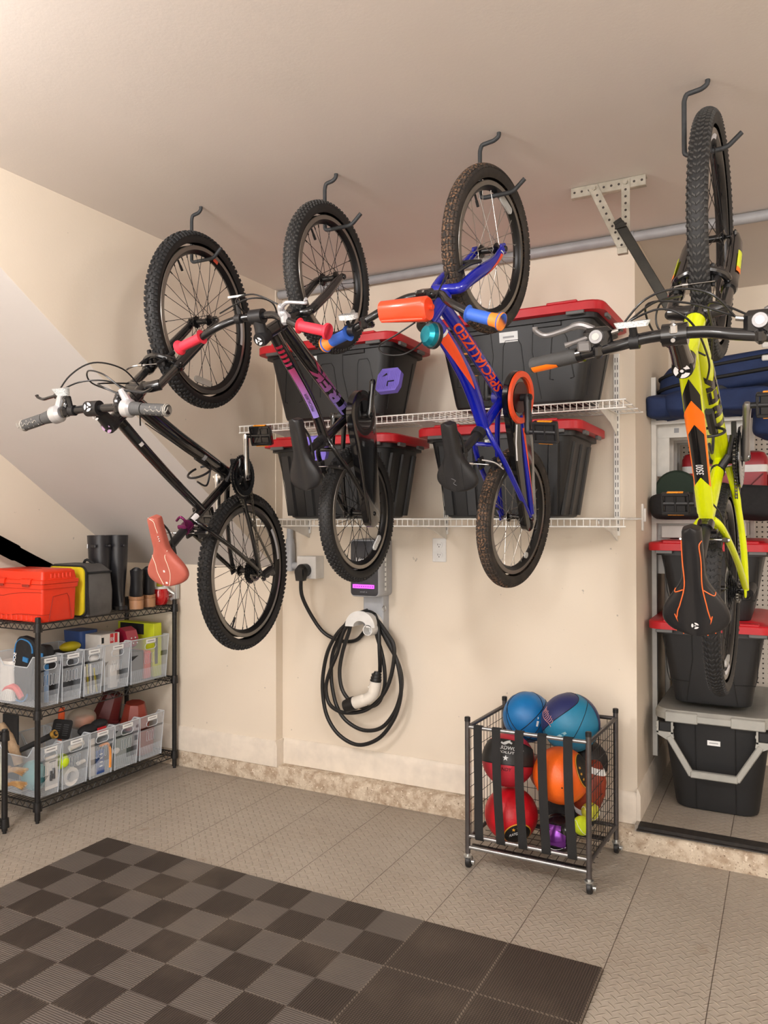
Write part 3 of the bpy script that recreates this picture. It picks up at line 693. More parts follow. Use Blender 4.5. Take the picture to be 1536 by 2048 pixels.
LL = ['frosted basket on the bottom tier, nearest the camera, holding a teal bag and garden gloves', 'frosted basket on the bottom tier holding a lime ball and a roll of tape', 'frosted basket on the bottom tier holding blue and orange packets', 'frosted basket on the bottom tier holding a green container, fourth from the near post', 'frosted basket on the bottom tier holding dark red pots, nearest the far post']
for i in range(5): basket(LY[i], LY[i+1]-.004, zb_, LL[i])

# ---- things in and on the rack
def P1(mb, name, m, label, cat, group=None, ang=35): return tag(mb.build(name, m, None, ang), label, cat, group)
m_blkcloth = mat('black_fabric', (22, 22, 24), .85, noise=(50, (32, 32, 34), .3, .7), bump=(200, .3))
m_blue = mat('bright_blue', (44, 120, 180), .5)
m_teal = mat('teal_cloth', (110, 168, 172), .7, noise=(20, (90, 150, 156), .4, .6))
m_tan = mat('tan_glove', (196, 160, 106), .8, noise=(30, (170, 130, 84), .4, .6))
m_pink = mat('coral_plastic', (232, 96, 92), .5)
m_yel = mat('yellow_plastic', (206, 190, 30), .5)
m_lime = mat('lime_cardboard', (206, 218, 40), .5)
m_maroon = mat('maroon_plastic', (98, 26, 26), .42)
m_terra = mat('brick_red_plastic', (136, 52, 38), .45)
m_dgrey = mat('dark_grey_plastic', (70, 72, 76), .5)
m_orange = mat('orange_plastic', (226, 92, 38), .45)
m_bluebag = mat('blue_packet', (44, 78, 142), .4)
m_brass = mat('brass', (190, 150, 70), .35, metal=.8)
m_card = mat('white_card', (232, 228, 222), .6)
m_kraft = mat('tan_leather', (172, 146, 116), .8, noise=(30, (150, 124, 96), .4, .6))
m_bag = mat('clear_bag', (190, 178, 162), .3, alpha=.45)
def frame_at(loc, yaw=0, pitch=0, roll=0): return Matrix.Translation(V(loc)) @ Matrix.Rotation(yaw, 4, 'Z') @ Matrix.Rotation(pitch, 4, 'Y') @ Matrix.Rotation(roll, 4, 'X')
# racket case: rounded flat case leaning, half out of the first basket
def case(w, h, t, M, name, mats, label, cat, extra=None):
    mb = MB(); mb.loft([[(x, y+yy, z) for x, z, _ in rr(0, h/2, w/2-e, h/2-e, min(w, h)*.3, 0, 6) for y in (0,)] for yy, e in ((-t/2, .012), (-t*.3, 0), (t*.3, 0), (t/2, .012))])
    if extra: extra(mb)
    mb.xf(M); return P1(mb, name, mats, label, cat)
def ex(mb):
    mb.mat(1).path([(x, -.022, z) for x, z, _ in rr(0, .15, .062, .15, .05, 0, 6)], .004, 6).bx(.01, .045, -.031, -.025, .20, .222, 0).mat(2)
    put_text(mb, 'SOLIDEAL', .02, lambda u, v: (-.045-v*.9, -.0262, .225-u), .04, 0)
o = case(.135, .31, .05, frame_at((-3.30, 2.512, zm+.012), 0, .18, 0), 'racket_case', [m_blkcloth, m_blue, m_lab], 'black racket case with blue piping and white letters standing in the nearest middle basket', 'sports case', ex)
mb = MB(); mb.loft([[(x, yy, z) for x, z, _ in rr(-3.165, zm+.15, .052, .135, .03, 0, 5)] for yy in (2.505, 2.545)]); mb.mat(1).bx(-3.165, -3.135, 2.500, 2.504, zm+.232, zm+.25, 0).bx(-3.115, -3.108, 2.49, 2.515, zm+.02, zm+.20, .003)
P1(mb, 'shoe_pouch', [m_blkcloth, m_blue], 'small black pouch with a blue tab beside the racket case', 'pouch')
mb = MB().hull([V(p) for p in rr(-3.36, 2.51, .05, .045, .02, zm+.01)+rr(-3.37, 2.51, .045, .04, .02, zm+.20)]); P1(mb, 'parts_box', m_card, 'whitish box in the back of the nearest middle basket', 'box')
mb = MB().path(crom([(-3.41, 2.485, zm+.02), (-3.36, 2.48, zm+.07), (-3.30, 2.48, zm+.075), (-3.26, 2.485, zm+.03)], 5), .016, 8); P1(mb, 'coral_strap', m_pink, 'coral curved plastic piece at the bottom of the nearest middle basket', 'plastic piece')
mb = MB().sph((-3.20, 2.64, zm+.07), .05, sc=(1.5, .8, 1.2)); P1(mb, 'disc_case', m_dgrey, 'grey rounded case inside the second middle basket', 'case')
mb = MB().hull([V(p) for p in rr(-3.22, 2.665, .07, .03, .015, zm+.01)+rr(-3.22, 2.665, .07, .03, .015, zm+.19)]); P1(mb, 'grey_carton', m_dgrey, 'grey carton standing in the second middle basket', 'box')
# yellow torch
mb = MB().sph((-3.26, 2.765, zm+.235), .036, sc=(1.0, 1.7, .72)); P1(mb, 'work_light', m_yel, 'yellow rounded work light lying across the third middle basket', 'work light')
mb = MB().hull([V(p) for p in rr(-3.27, 2.77, .07, .05, .02, zm+.01)+rr(-3.27, 2.77, .075, .054, .02, zm+.215)]); P1(mb, 'tool_pouch', m_blkcloth, 'black tool pouch under the yellow work light', 'pouch')
rn = random.Random(5)
for k in range(5):
    y = 2.735+k*.018; mb = MB().cyl((-3.115, y, zm+.01), (-3.118-rn.random()*.02, y+rn.uniform(-.02, .02), zm+.10+rn.random()*.06), .0045, n=8)
    P1(mb, 'tent_peg', [m_card, m_yel, m_card, m_wplastic, m_yel][k], ['white', 'yellow', 'white', 'white', 'yellow'][k]+' peg leaning inside the third middle basket', 'peg', ['white', 'yellow', 'white', 'white', 'yellow'][k]+' pegs in the third middle basket')
mb = MB().sph((-3.13, 2.80, zm+.18), .022, sc=(1, 1.4, .8)); P1(mb, 'white_clip', m_wplastic, 'white clip near the handle hole of the third middle basket', 'clip')
# fourth: blue bag, carton with letters
mb = MB().hull([V(p) for p in rr(-3.33, 2.90, .06, .055, .02, zm+.01)+rr(-3.34, 2.90, .07, .06, .02, zm+.30)]); P1(mb, 'blue_bag', m_bluebag, 'dark blue bag standing at the back of the fourth middle basket', 'bag')
mb = MB().bx(-3.30, -3.16, 2.87, 3.0, zm+.02, zm+.285, .002); mb.mat(1).bx(-3.16, -3.1593, 2.935, 2.958, zm+.235, zm+.284, 0).bx(-3.16, -3.1593, 2.965, 2.985, zm+.235, zm+.284, 0).mat(2)
put_text(mb, 'RX', .02, lambda u, v: (-3.1588, 2.938+u*.6, zm+.245+v), .03, 0); mb.mat(3).bx(-3.16, -3.1593, 2.878, 2.893, zm+.24, zm+.27, 0)
P1(mb, 'printed_carton', [m_card, m_red, m_lab, m_blkcloth], 'white carton with red and black print in the fourth middle basket', 'box')
mb = MB().bx(-3.135, -3.115, 2.895, 2.945, zm+.01, zm+.13, .002); P1(mb, 'small_card_box', m_card, 'small white card box against the front of the fourth middle basket', 'box')
# fifth: red helmet-like case and lime box
m_crim = mat('crimson_gloss', (168, 26, 60), .22, coat=.6)
mb = MB().hull([V((-3.22+a*.055, y, zm+.235+b*.062)) for a, b in [(math.cos(PI*k/4), math.sin(PI*k/4)) for k in range(8)] for y in (3.06, 3.14)]); mb.mat(1)
for k in range(5): mb.cyl((-3.166, 3.075+k*.014, zm+.21+(k % 2)*.03), (-3.163, 3.075+k*.014, zm+.21+(k % 2)*.03), .004, n=8)
P1(mb, 'hole_saw_case', [m_crim, m_lab], 'glossy crimson octagonal case sticking out of the far middle basket', 'case')
mb = MB().bx(-3.40, -3.125, 3.215, 3.275, zm+.01, zm+.305, .002); mb.mat(1).bx(-3.38, -3.20, 3.2142, 3.215, zm+.24, zm+.30, 0).mat(2).bx(-3.1253, -3.1245, 3.222, 3.245, zm+.08, zm+.225, .0)
P1(mb, 'lime_box', [m_lime, m_blkcloth, m_dgrey], 'lime green cardboard box standing in the far middle basket', 'box')
mb = MB().bx(-3.36, -3.13, 3.15, 3.20, zm+.01, zm+.16, .004); P1(mb, 'pink_folder', m_pink, 'pink flat case low in the far middle basket', 'case')
mb = MB().hull([V(p) for p in rr(-3.2, 3.09, .08, .045, .02, zm+.01)+rr(-3.2, 3.09, .085, .05, .02, zm+.17)]); P1(mb, 'grey_tub', m_dgrey, 'grey tub under the crimson case', 'tub')
# bottom tier contents
mb = MB().bx(-3.41, -3.30, 2.49, 2.50, zb_+.05, zb_+.36, .002); mb.xf(frame_at((0, 0, 0))); P1(mb, 'sanding_sheet', m_blkcloth, 'black sheet standing in the nearest bottom basket', 'sheet')
mb = MB().path(crom([(-3.40, 2.475, zb_+.31), (-3.36, 2.48, zb_+.27), (-3.31, 2.485, zb_+.19), (-3.29, 2.49, zb_+.13)], 5), [.018]*6+[.026]*5+[.022]*5, 12); P1(mb, 'leather_glove', m_kraft, 'tan leather glove leaning out of the nearest bottom basket', 'glove')
mb = MB().sph((-3.20, 2.505, zb_+.085), .055, sc=(1.4, .85, 1.3)); P1(mb, 'teal_bag', m_teal, 'teal soft bag in the nearest bottom basket', 'bag')
for zz, nm in ((.105, 'upper'), (.04, 'lower')):
    mb = MB()
    for k in range(4): mb.path(crom([(-3.33, 2.465, zb_+zz-.01), (-3.29, 2.463, zb_+zz+.004*k), (-3.22+.01*k, 2.461, zb_+zz-.008+.010*k)], 4), .0075, 7)
    mb.sph((-3.335, 2.467, zb_+zz), .018, 12, 8); P1(mb, 'garden_glove', m_tan, f'{nm} tan garden glove pressed against the side of the nearest bottom basket', 'glove')
mb = MB().lathe([(0, 0), (.024, 0), (.024, .12), (.010, .16), (.010, .19), (0, .19)], (-3.39, 2.47, zb_+.004), 'z', 16); P1(mb, 'spray_bottle', mat('spray_bottle_plastic', (196, 198, 178), .3), 'pale spray bottle in the back corner of the nearest bottom basket', 'bottle')
mb = MB().bx(-3.112, -3.106, 2.495, 2.565, zb_+.03, zb_+.185, .001); mb.mat(1).bx(-3.1062, -3.1055, 2.515, 2.552, zb_+.155, zb_+.16, 0).cyl((-3.106, 2.524, zb_+.115), (-3.104, 2.522, zb_+.07), .007, n=8).cyl((-3.106, 2.54, zb_+.125), (-3.104, 2.538, zb_+.075), .007, n=8)
P1(mb, 'hook_packet', [m_card, m_dgrey], 'white packet with a printed clamp in the front of the nearest bottom basket', 'packet')
mb = MB().cyl((-3.30, 2.50, zb_+.19), (-3.13, 2.555, zb_+.275), .012, .015, n=16).mat(1).cyl((-3.13, 2.555, zb_+.275), (-3.118, 2.559, zb_+.281), .021, n=20).mat(0).cyl((-3.118, 2.559, zb_+.281), (-3.115, 2.56, zb_+.2825), .012, n=16).mat(1).cyl((-3.1155, 2.56, zb_+.2823), (-3.113, 2.561, zb_+.284), .007, n=12)
P1(mb, 'torch', [m_blkcloth, m_brass], 'black torch with a brass ring resting on the nearest bottom basket', 'torch')
mb = MB().loft([[(x, y, z) for x, z, _ in rr(0, 0, .045, .05, .012, 0, 4)] for y in (-.004, .004)])
mb.mat(1)
for k in range(6): mb.bx(-.03, -.006, -.0052, -.0045, -.03+k*.011, -.026+k*.011, 0).bx(.006, .03, -.0052, -.0045, -.03+k*.011, -.026+k*.011, 0)
mb.xf(frame_at((-3.19, 2.655, zb_+.27), .9, .2, .2)); P1(mb, 'vent_grille', [m_blkcloth, m_dgrey], 'black card with grey lines sticking out of the second bottom basket', 'card')
mb = MB().sph((-3.13, 2.603, zb_+.135), .037); P1(mb, 'lime_ball', mat('lime_ball_felt', (198, 226, 30), .8), 'lime yellow ball pressed into the corner of the second bottom basket', 'ball')
mb = MB().lathe([(.026, -.018), (.044, -.018), (.044, .018), (.026, .018)], (-3.125, 2.645, zb_+.052), 'x', 28, close=True); P1(mb, 'tape_roll', m_card, 'roll of white tape standing in the second bottom basket', 'tape roll')
mb = MB().cyl((-3.115, 2.64, zb_+.19), (-3.115, 2.72, zb_+.198), .013, n=12).cyl((-3.118, 2.69, zb_+.10), (-3.118, 2.732, zb_+.105), .010, n=10); P1(mb, 'white_roller', m_card, 'white roller sleeve behind the handle hole of the second bottom basket', 'roller')
mb = MB().path(crom([(-3.26, 2.70, zb_+.18), (-3.25, 2.70, zb_+.27), (-3.25, 2.705, zb_+.36)], 5), [.01]*6+[.016]*4+[.013], 8); P1(mb, 'pry_tool', m_orange, 'orange-gripped tool standing up behind the second bottom basket', 'tool')
mb = MB().sph((-3.24, 2.82, zb_+.28), .06, sc=(1.1, 1.3, .9)); P1(mb, 'clear_bag', m_bag, 'crumpled clear bag bulging from the third bottom basket', 'bag')
mb = MB().bx(-3.27, -3.20, 2.80, 2.87, zb_+.235, zb_+.29, .006); P1(mb, 'orange_packet', m_orange, 'orange packet inside the crumpled clear bag', 'packet')
mb = MB().sph((-3.17, 2.80, zb_+.235), .035, sc=(1, 1.7, .8)).sph((-3.17, 2.87, zb_+.25), .032, sc=(1, 1.6, .7)); P1(mb, 'black_gloves', m_blkcloth, 'black rolled gloves on top of the third bottom basket', 'gloves')
mb = MB().bx(-3.14, -3.13, 2.83, 2.885, zb_+.215, zb_+.24, .002); P1(mb, 'red_card', m_red, 'bright red card between the third and fourth bottom baskets', 'card')
mb = MB().bx(-3.116, -3.106, 2.80, 2.85, zb_+.015, zb_+.135, .002); mb.mat(1)
for k in range(4): mb.bx(-3.106, -3.1054, 2.818, 2.836, zb_+.05+k*.02, zb_+.056+k*.02, 0)
P1(mb, 'blue_packet', [m_bluebag, m_lab], 'blue packet with white lines in the third bottom basket', 'packet')
mb = MB().path(crom([(-3.108, 2.822, zb_+.155), (-3.106, 2.87, zb_+.155), (-3.106, 2.885, zb_+.11), (-3.106, 2.885, zb_+.03)], 4), .007, 6); P1(mb, 'orange_clamp', mat('amber_plastic', (238, 150, 60), .5), 'amber clamp around the blue packet', 'clamp')
mb = MB().bx(-3.125, -3.118, 2.76, 2.80, zb_+.01, zb_+.20, .003); P1(mb, 'paper_sheet', m_card, 'white paper sheet in the corner of the third bottom basket', 'paper')
mb = MB().hull([V(p) for p in rr(-3.22, 2.99, .10, .06, .02, zb_+.01)+rr(-3.22, 2.99, .11, .066, .02, zb_+.16)]); P1(mb, 'green_grey_tub', mat('sage_plastic', (104, 118, 112), .5), 'sage grey tub inside the fourth bottom basket', 'tub')
mb = MB().sph((-3.115, 2.935, zb_+.10), .016, 12, 8, sc=(.6, 1.5, 1)); P1(mb, 'white_connector', m_wplastic, 'small white fitting in the fourth bottom basket', 'fitting')
def pot(c, r0, r1, h, M, name, m, label):
    mb = MB().lathe([(0, h), (r0*.92, h), (r0, h-.006), (r1, .02), (r1+.006, .02), (r1+.006, 0), (r1-.004, 0), (r0-.004, h-.01), (0, h-.008)], (0, 0, 0), 'z', 8); mb.xf(M); P1(mb, name, m, label, 'pot', ang=25)
pot(0, .055, .075, .15, frame_at((-3.33, 3.06, zb_+.21), .2, .25, -.15), 'fuel_pot', m_maroon, 'dark maroon pot upside down behind the far bottom basket')
pot(0, .055, .078, .13, frame_at((-3.21, 3.155, zb_+.17), .3, .1, .12), 'plant_pot', m_terra, 'brick red pot upside down in the far bottom basket')
mb = MB().hull([V(p) for p in rr(-3.21, 3.17, .08, .06, .03, zb_+.02)+rr(-3.21, 3.17, .09, .065, .03, zb_+.15)]); P1(mb, 'red_tub', m_terra, 'brick red tub at the bottom of the far bottom basket', 'tub')

# ---- top tier
m_tool = mat('orange_toolbox', (226, 54, 20), .42, noise=(8, (220, 48, 16), .3, .7), bump=(90, .08))
m_toold = mat('toolbox_groove', (150, 34, 16), .5)
zt = DZ[2]+.004
r = empty('tool_box', (-3.26, 2.552, zt), 'orange-red plastic tool box on the near end of the top tier', 'tool box')
mb = MB(); hx, hy = .178, .098
mb.loft([rr(0, 0, hx-.006, hy-.004, .012, z) if z < .01 else rr(0, 0, hx+e, hy+e, .014, z) for z, e in ((0, 0), (.012, -.002), (.14, .001), (.155, .001), (.157, .008), (.178, .010))])
for k in range(9): mb.bx(-hx+.02+k*.036, -hx+.038+k*.036, -hy-.002, -hy+.01, .004, .03, .002)
mb.mat(1)
mb.path([(-hx, -hy-.0015, .125)]+crom([(-hx+.02, -hy-.001, .120), (-hx+.08, -hy-.0012, .118), (-hx+.14, -hy-.001, .128), (hx-.13, -hy-.001, .136), (hx, -hy-.001, .14)], 5), .0013, 5)
mb.path(crom([(-hx, -hy-.001, .035), (-hx+.10, -hy-.001, .025), (-hx+.2, -hy-.001, .034), (hx, -hy-.001, .036), (hx+.0012, -hy+.04, .036)], 5), .0012, 5)
mb.path([(hx+.0015, -hy+.035, .003), (hx+.0015, -hy+.06, .118), (hx+.0015, -hy+.14, .128), (hx+.0015, -hy+.15, .11), (hx+.0015, -hy+.165, .01)], .0014, 5)
mb.build('body', [m_tool, m_toold], r)
mb = MB().loft([rr(0, 0, hx+e, hy+e, .016, z) for z, e in ((.180, .012), (.196, .012), (.199, .004), (.236, -.002), (.245, -.014))])
for k in range(6): mb.bx(hx-.01, hx+.004, -hy+.045+k*.022, -hy+.058+k*.022, .204, .228, .002)
mb.mat(1).path([(x, y, .179) for x, y, _ in rr(0, 0, hx+.0118, hy+.0118, .016, 0)], .0012, 4).bx(-.07, .03, -.02, .02, .2452, .246, 0)
mb.build('lid', [m_tool, m_toold], r)
for x in (.085, -.10):
    mb = MB().hull([V((x+a, -hy-.018, z)) for a, z in ((-.03, .176), (.03, .176), (-.036, .2), (.036, .2))]+[V((x+a, -hy-.008, z)) for a, z in ((-.03, .174), (.03, .174), (-.036, .206), (.036, .206))]); mb.mat(1).bx(x-.024, x+.024, -hy-.0195, -hy-.017, .166, .178, .001); mb.build('latch', [m_tool, m_toold], r)
# cooler bag
m_greyf = mat('grey_nylon', (92, 90, 88), .75, noise=(9, (72, 70, 69), .35, .7), bump=(120, .3)); m_yelf = mat('yellow_nylon', (232, 214, 40), .7, noise=(10, (210, 190, 24), .4, .7), bump=(60, .3))
r = empty('cooler_bag', (-3.21, 2.795, zt), 'grey soft cooler bag with a yellow side, between the tool box and the boots', 'cooler bag')
mb = MB().loft([rr(0, 0, .128, .080, .02, 0), rr(0, 0, .135, .083, .02, .02), rr(0, 0, .136, .085, .02, .12), rr(-.004, 0, .128, .082, .022, .222), rr(-.03, 0, .10, .074, .02, .256)]); mb.build('body', m_greyf, r)
mb = MB().loft([[(x, y, z) for x, z, _ in rr(-.002, .126, .126, .120, .03, 0, 5)] for y in (-.084, -.098)]); mb.build('side_panel', m_yelf, r)
mb = MB().ring([(x, -.088, z) for x, z, _ in rr(-.002, .126, .132, .124, .034, 0, 6)], .0055, 6).ring([(x, y, .216) for x, y, _ in rr(-.004, 0, .131, .084, .02, 0)], .006, 6).path([(.128, -.082, .22), (.138, -.082, .01)], .005, 6).path(crom([(-.05, .05, .238), (0, .03, .275), (.06, .05, .24)], 5), .007, 6); mb.build('piping', m_blkcloth, r)
# rain boots
m_bootr = mat('black_rubber_boot', (30, 30, 34), .34, noise=(10, (36, 36, 40), .3, .7)); m_buck = mat('buckle_metal', (200, 200, 200), .25, metal=.9)
def rain_boot(x, y, label, yaw):
    r = empty('rain_boot', (x, y, zt), label, 'boot', 'pair of tall rain boots', yaw)
    mb = MB(); L = []
    # toe points to local -X, the heel to +X
    for z, cx_, a, bq in ((.012, -.06, .135, .046), (.03, -.06, .133, .046), (.055, -.045, .115, .045), (.075, -.02, .085, .042), (.10, .0, .062, .041), (.14, .010, .052, .042), (.20, .008, .056, .048), (.28, .004, .064, .054), (.36, 0, .068, .057), (.398, 0, .070, .059)):
        L.append([(cx_+a*math.cos(t), bq*math.sin(t), z) for t in [2*PI*k/24 for k in range(24)]])
    L += [[(cx_+a*math.cos(t), bq*math.sin(t), z) for t in [2*PI*k/24 for k in range(24)]] for z, cx_, a, bq in ((.399, 0, .064, .053), (.30, .003, .058, .047))]
    mb.loft(L); mb.build('shaft', m_bootr, r)
    mb = MB().loft([[(-.06+a*math.cos(t), bq*math.sin(t), z) for t in [2*PI*k/24 for k in range(24)]] for z, a, bq in ((0, .134, .044), (.003, .138, .049), (.02, .139, .050), (.022, .133, .046))]); mb.bx(.015, .07, -.035, .035, -.0, .022, .004); mb.build('sole', m_bootr, r)
    mb = MB().bx(.02, .066, -.064, -.058, .335, .35, .002).cyl((.06, -.0, .345), (.095, 0, .345), .006, n=8).sph((.096, 0, .345), .008, 10, 8); mb.build('strap', m_bootr, r)
    mb = MB().bx(-.01, -.004, -.066, -.058, .33, .355, .001); mb.build('buckle', m_buck, r)
rain_boot(-3.235, 2.93, 'tall black rubber rain boot beside the cooler bag, the nearer of the pair', -.2)
rain_boot(-3.20, 3.015, 'tall black rubber rain boot, the farther of the pair, with its side tab showing', -.35)
# ankle boots
m_leath = mat('black_leather', (24, 24, 27), .45, noise=(30, (32, 32, 35), .3, .7), bump=(120, .15)); m_heel = mat('tan_wood_heel', (178, 132, 96), .5, noise=(18, (160, 116, 82), .35, .7))
def ankle_boot(x, y, label, yaw=0):
    r = empty('ankle_boot', (x, y, zt), label, 'boot', 'pair of black ankle boots', yaw)
    mb = MB(); L = []
    for z, cx_, a, bq in ((.062, -.045, .075, .034), (.075, -.035, .073, .036), (.10, -.015, .055, .035), (.13, .0, .043, .032), (.17, .006, .043, .031), (.20, .008, .05, .034), (.208, .008, .051, .034), (.207, .008, .046, .03), (.16, .006, .038, .026)):
        L.append([(cx_+a*math.cos(t), bq*math.sin(t), z+(.015*math.cos(t)**2 if z > .19 and z < .2075 else 0)) for t in [2*PI*k/20 for k in range(20)]])
    mb.loft(L); mb.build('upper', m_leath, r)
    mb = MB().loft([[(cx_+a*math.cos(t), bq*math.sin(t), z) for t in [2*PI*k/20 for k in range(20)]] for z, cx_, a, bq in ((0, .005, .039, .037), (.048, 0, .040, .038))])
    mb.loft([[(cx_+a*math.cos(t), bq*math.sin(t), z) for t in [2*PI*k/20 for k in range(20)]] for z, cx_, a, bq in ((.049, -.043, .084, .040), (.066, -.043, .084, .040))]); mb.build('heel_and_sole', m_heel, r)
ankle_boot(-3.125, 3.085, 'black ankle boot with tan block heel, the nearer of the pair', -.75)
ankle_boot(-3.145, 3.195, 'black ankle boot with tan block heel, the farther one, under the pink saddle', -.75)
# red tin with white and yellow top, clamp at the rack's far corner
m_redg = mat('red_gloss_plastic', (190, 18, 24), .18, coat=.7)
mb = MB().lathe([(0, 0), (.040, 0), (.053, .02), (.056, .055), (.048, .09), (0, .09)], (-3.165, 3.30, zt), 'z', 24); mb.mat(1).lathe([(0, .09), (.049, .09), (.049, .102), (0, .104)], (-3.165, 3.30, zt), 'z', 24).mat(2).sph((-3.165, 3.30, zt+.112), .018, 12, 8)
P1(mb, 'red_canister', [m_redg, m_wplastic, m_yel], "glossy red canister with white and yellow top at the rack's far end", 'canister')
mb = MB().bx(-3.085, -3.075, 3.34, 3.365, zt+.03, zt+.12, .002).bx(-3.105, -3.085, 3.335, 3.36, zt+.03, zt+.06, .003).path(crom([(-3.09, 3.34, zt+.06), (-3.12, 3.32, zt+.085), (-3.14, 3.30, zt+.12)], 4), .008, 6).cyl((-3.105, 3.33, zt+.03), (-3.105, 3.345, zt+.03), .009, n=12)
mb.mat(1).path(crom([(-3.105, 3.33, zt+.055), (-3.12, 3.31, zt+.045), (-3.13, 3.29, zt+.005)], 5), .0014, 5)
P1(mb, 'clamp_lamp', [m_latch if False else mat('light_grey_metal', (190, 192, 190), .35, metal=.5), m_wplastic], 'light grey metal clamp with a thin white cord on the far corner of the rack', 'clamp')
# long dark case behind the tool box
mb = MB().loft([[V(c)+V((0, a, b_)) for a, b_, _ in rr(0, 0, .028, .034, .02, 0, 5)] for c in ((-3.40, 1.95, 1.54), (-3.40, 2.30, 1.365), (-3.40, 2.66, 1.185), (-3.40, 3.08, .985))])
mb.mat(1).loft([[V(c)+V((0, a, b_)) for a, b_, _ in rr(0, 0, .033, .038, .02, 0, 5)] for c in ((-3.40, 2.30, 1.365), (-3.40, 2.55, 1.24))])
P1(mb, 'long_bag', [m_blkcloth, m_leath], 'long black bag slanting down behind the orange tool box', 'bag')
# ================================================================ ball cart
m_gun = mat('gunmetal_paint', (104, 100, 100), .35, metal=.75, noise=(30, (94, 90, 90), .3, .7))
m_rails = mat('silver_rail', (158, 158, 158), .3, metal=.8)
m_cap = mat('black_cap', (24, 24, 26), .4); m_mesh = mat('dark_wire', (58, 54, 54), .4, metal=.5)
m_web = mat('black_webbing', (24, 24, 25), .8, bump=(700, .4)); m_zn = mat('zinc_caster', (196, 198, 196), .28, metal=.85)
r = empty('ball_cart', (-.9, 3.12, 0), 'grey metal rolling ball cart with black elastic straps, full of balls', 'ball cart'); o = V(r.location)
FL, FR, BR, BL = (-1.145, 2.915), (-.662, 2.915), (-.642, 3.325), (-1.128, 3.325)
def cb(mb, name, m, par=None): mb.xf(Matrix.Translation(-o)); return mb.build(name, m, par or r)
def U_(a, b, t): return (a[0]+(b[0]-a[0])*t, a[1]+(b[1]-a[1])*t)
for p in (FL, FR, BR, BL):
    q = cb(MB().cyl((*p, .062), (*p, .592), .0105, n=18), 'post', m_gun)
    cb(MB().cyl((*p, .59), (*p, .606), .0118, n=18).cyl((*p, .606), (*p, .608), .0118, .009, n=18), 'post_cap', m_cap, q)
    # caster
    q = cb(MB().cyl((*p, .05), (*p, .064), .0085, n=12).cyl((*p, .048), (*p, .055), .017, n=18).hull([V((p[0]+sx*.012, p[1]+a, z)) for sx in (-1, 1) for a, z in ((-.014, .05), (.016, .05), (.012, .02), (.022, .02))][:8]), 'caster', m_zn)
    cb(MB().lathe([(.008, -.009), (.022, -.009), (.0245, -.006), (.0245, .006), (.022, .009), (.008, .009)], (p[0]+.0, p[1]+.012, .0245), 'x', 28, close=True).cyl((p[0]-.012, p[1]+.012, .0245), (p[0]+.012, p[1]+.012, .0245), .006, n=10), 'wheel', m_cap, q)
    cb(MB().box((p[0]+.020, p[1]+.012, .022), (.006, .022, .012), .002).cyl((p[0]+.012, p[1]+.012, .0245), (p[0]+.024, p[1]+.012, .0245), .009, n=14), 'brake_lever', m_zn, q)
for z, m in ((.568, m_rails), (.132, m_rails), (.086, m_rails)):
    cb(MB().cyl((FL[0], FL[1], z), (FR[0], FR[1], z), .0078, n=14), 'front_rail', m)
for a, b in ((FL, BL), (FR, BR), (BL, BR)):
    for z in (.566, .118): cb(MB().cyl((*a, z), (*b, z), .0085, n=12), 'side_rail', m_gun)
for a, b in ((FL, BL), (FR, BR), (BL, BR)):
    mb = MB(); L = math.hypot(b[0]-a[0], b[1]-a[1]); n = round(L/.034)
    for i in range(1, n): x, y = U_(a, b, i/n); mb.cyl((x, y, .12), (x, y, .565), .0013, n=5)
    for k in range(1, 9): mb.cyl((*a, .118+k*.05), (*b, .118+k*.05), .0013, n=5)
    cb(mb, 'mesh_panel', m_mesh)
mb = MB()
for i in range(1, 14): x = FL[0]+(FR[0]-FL[0])*i/14; mb.cyl((x, FL[1], .082), (x, BL[1], .082), .0014, n=5)
for i in range(0, 9): y = FL[1]+(BL[1]-FL[1])*i/8; mb.cyl((FL[0], y, .080), (FR[0], y, .080), .0014, n=5)
for y in (2.96, 3.28): mb.bx(FL[0], FR[0], y-.012, y+.012, .066, .078, .001)
cb(mb, 'bottom_grid', m_mesh)
for xt, xb, bul in ((-1.098, -1.093, .0), (-1.022, -1.004, .012), (-.928, -.914, .018), (-.838, -.822, .012), (-.738, -.722, .016)):
    mb = MB(); w = .0175; P = []
    path = [(2.925, .569, 0), (2.921, .578, 0), (2.912, .5785, 0), (2.9045, .570, .01), (2.904, .54, .06)]+[(2.904-bul*math.sin(PI*t)*.8, .54-(.54-.15)*t, t) for t in [k/10 for k in range(1, 10)]]+[(2.9045, .15, .96), (2.9045, .13, 1), (2.91, .122, 1), (2.921, .123, 1), (2.925, .133, 1)]
    for s, off in ((0, 0),):
        vs = []
        for y, z, t in path:
            x = xt+(xb-xt)*t; vs += [(x-w, y, z), (x+w, y, z), (x+w, y+.0016, z), (x-w, y+.0016, z)]
        n = len(path); mb.add(vs, [(i*4+k, i*4+(k+1) % 4, i*4+4+(k+1) % 4, i*4+4+k) for i in range(n-1) for k in range(4)]+[(0, 1, 2, 3), (4*n-4, 4*n-3, 4*n-2, 4*n-1)])
    cb(mb, 'elastic_strap', m_web)

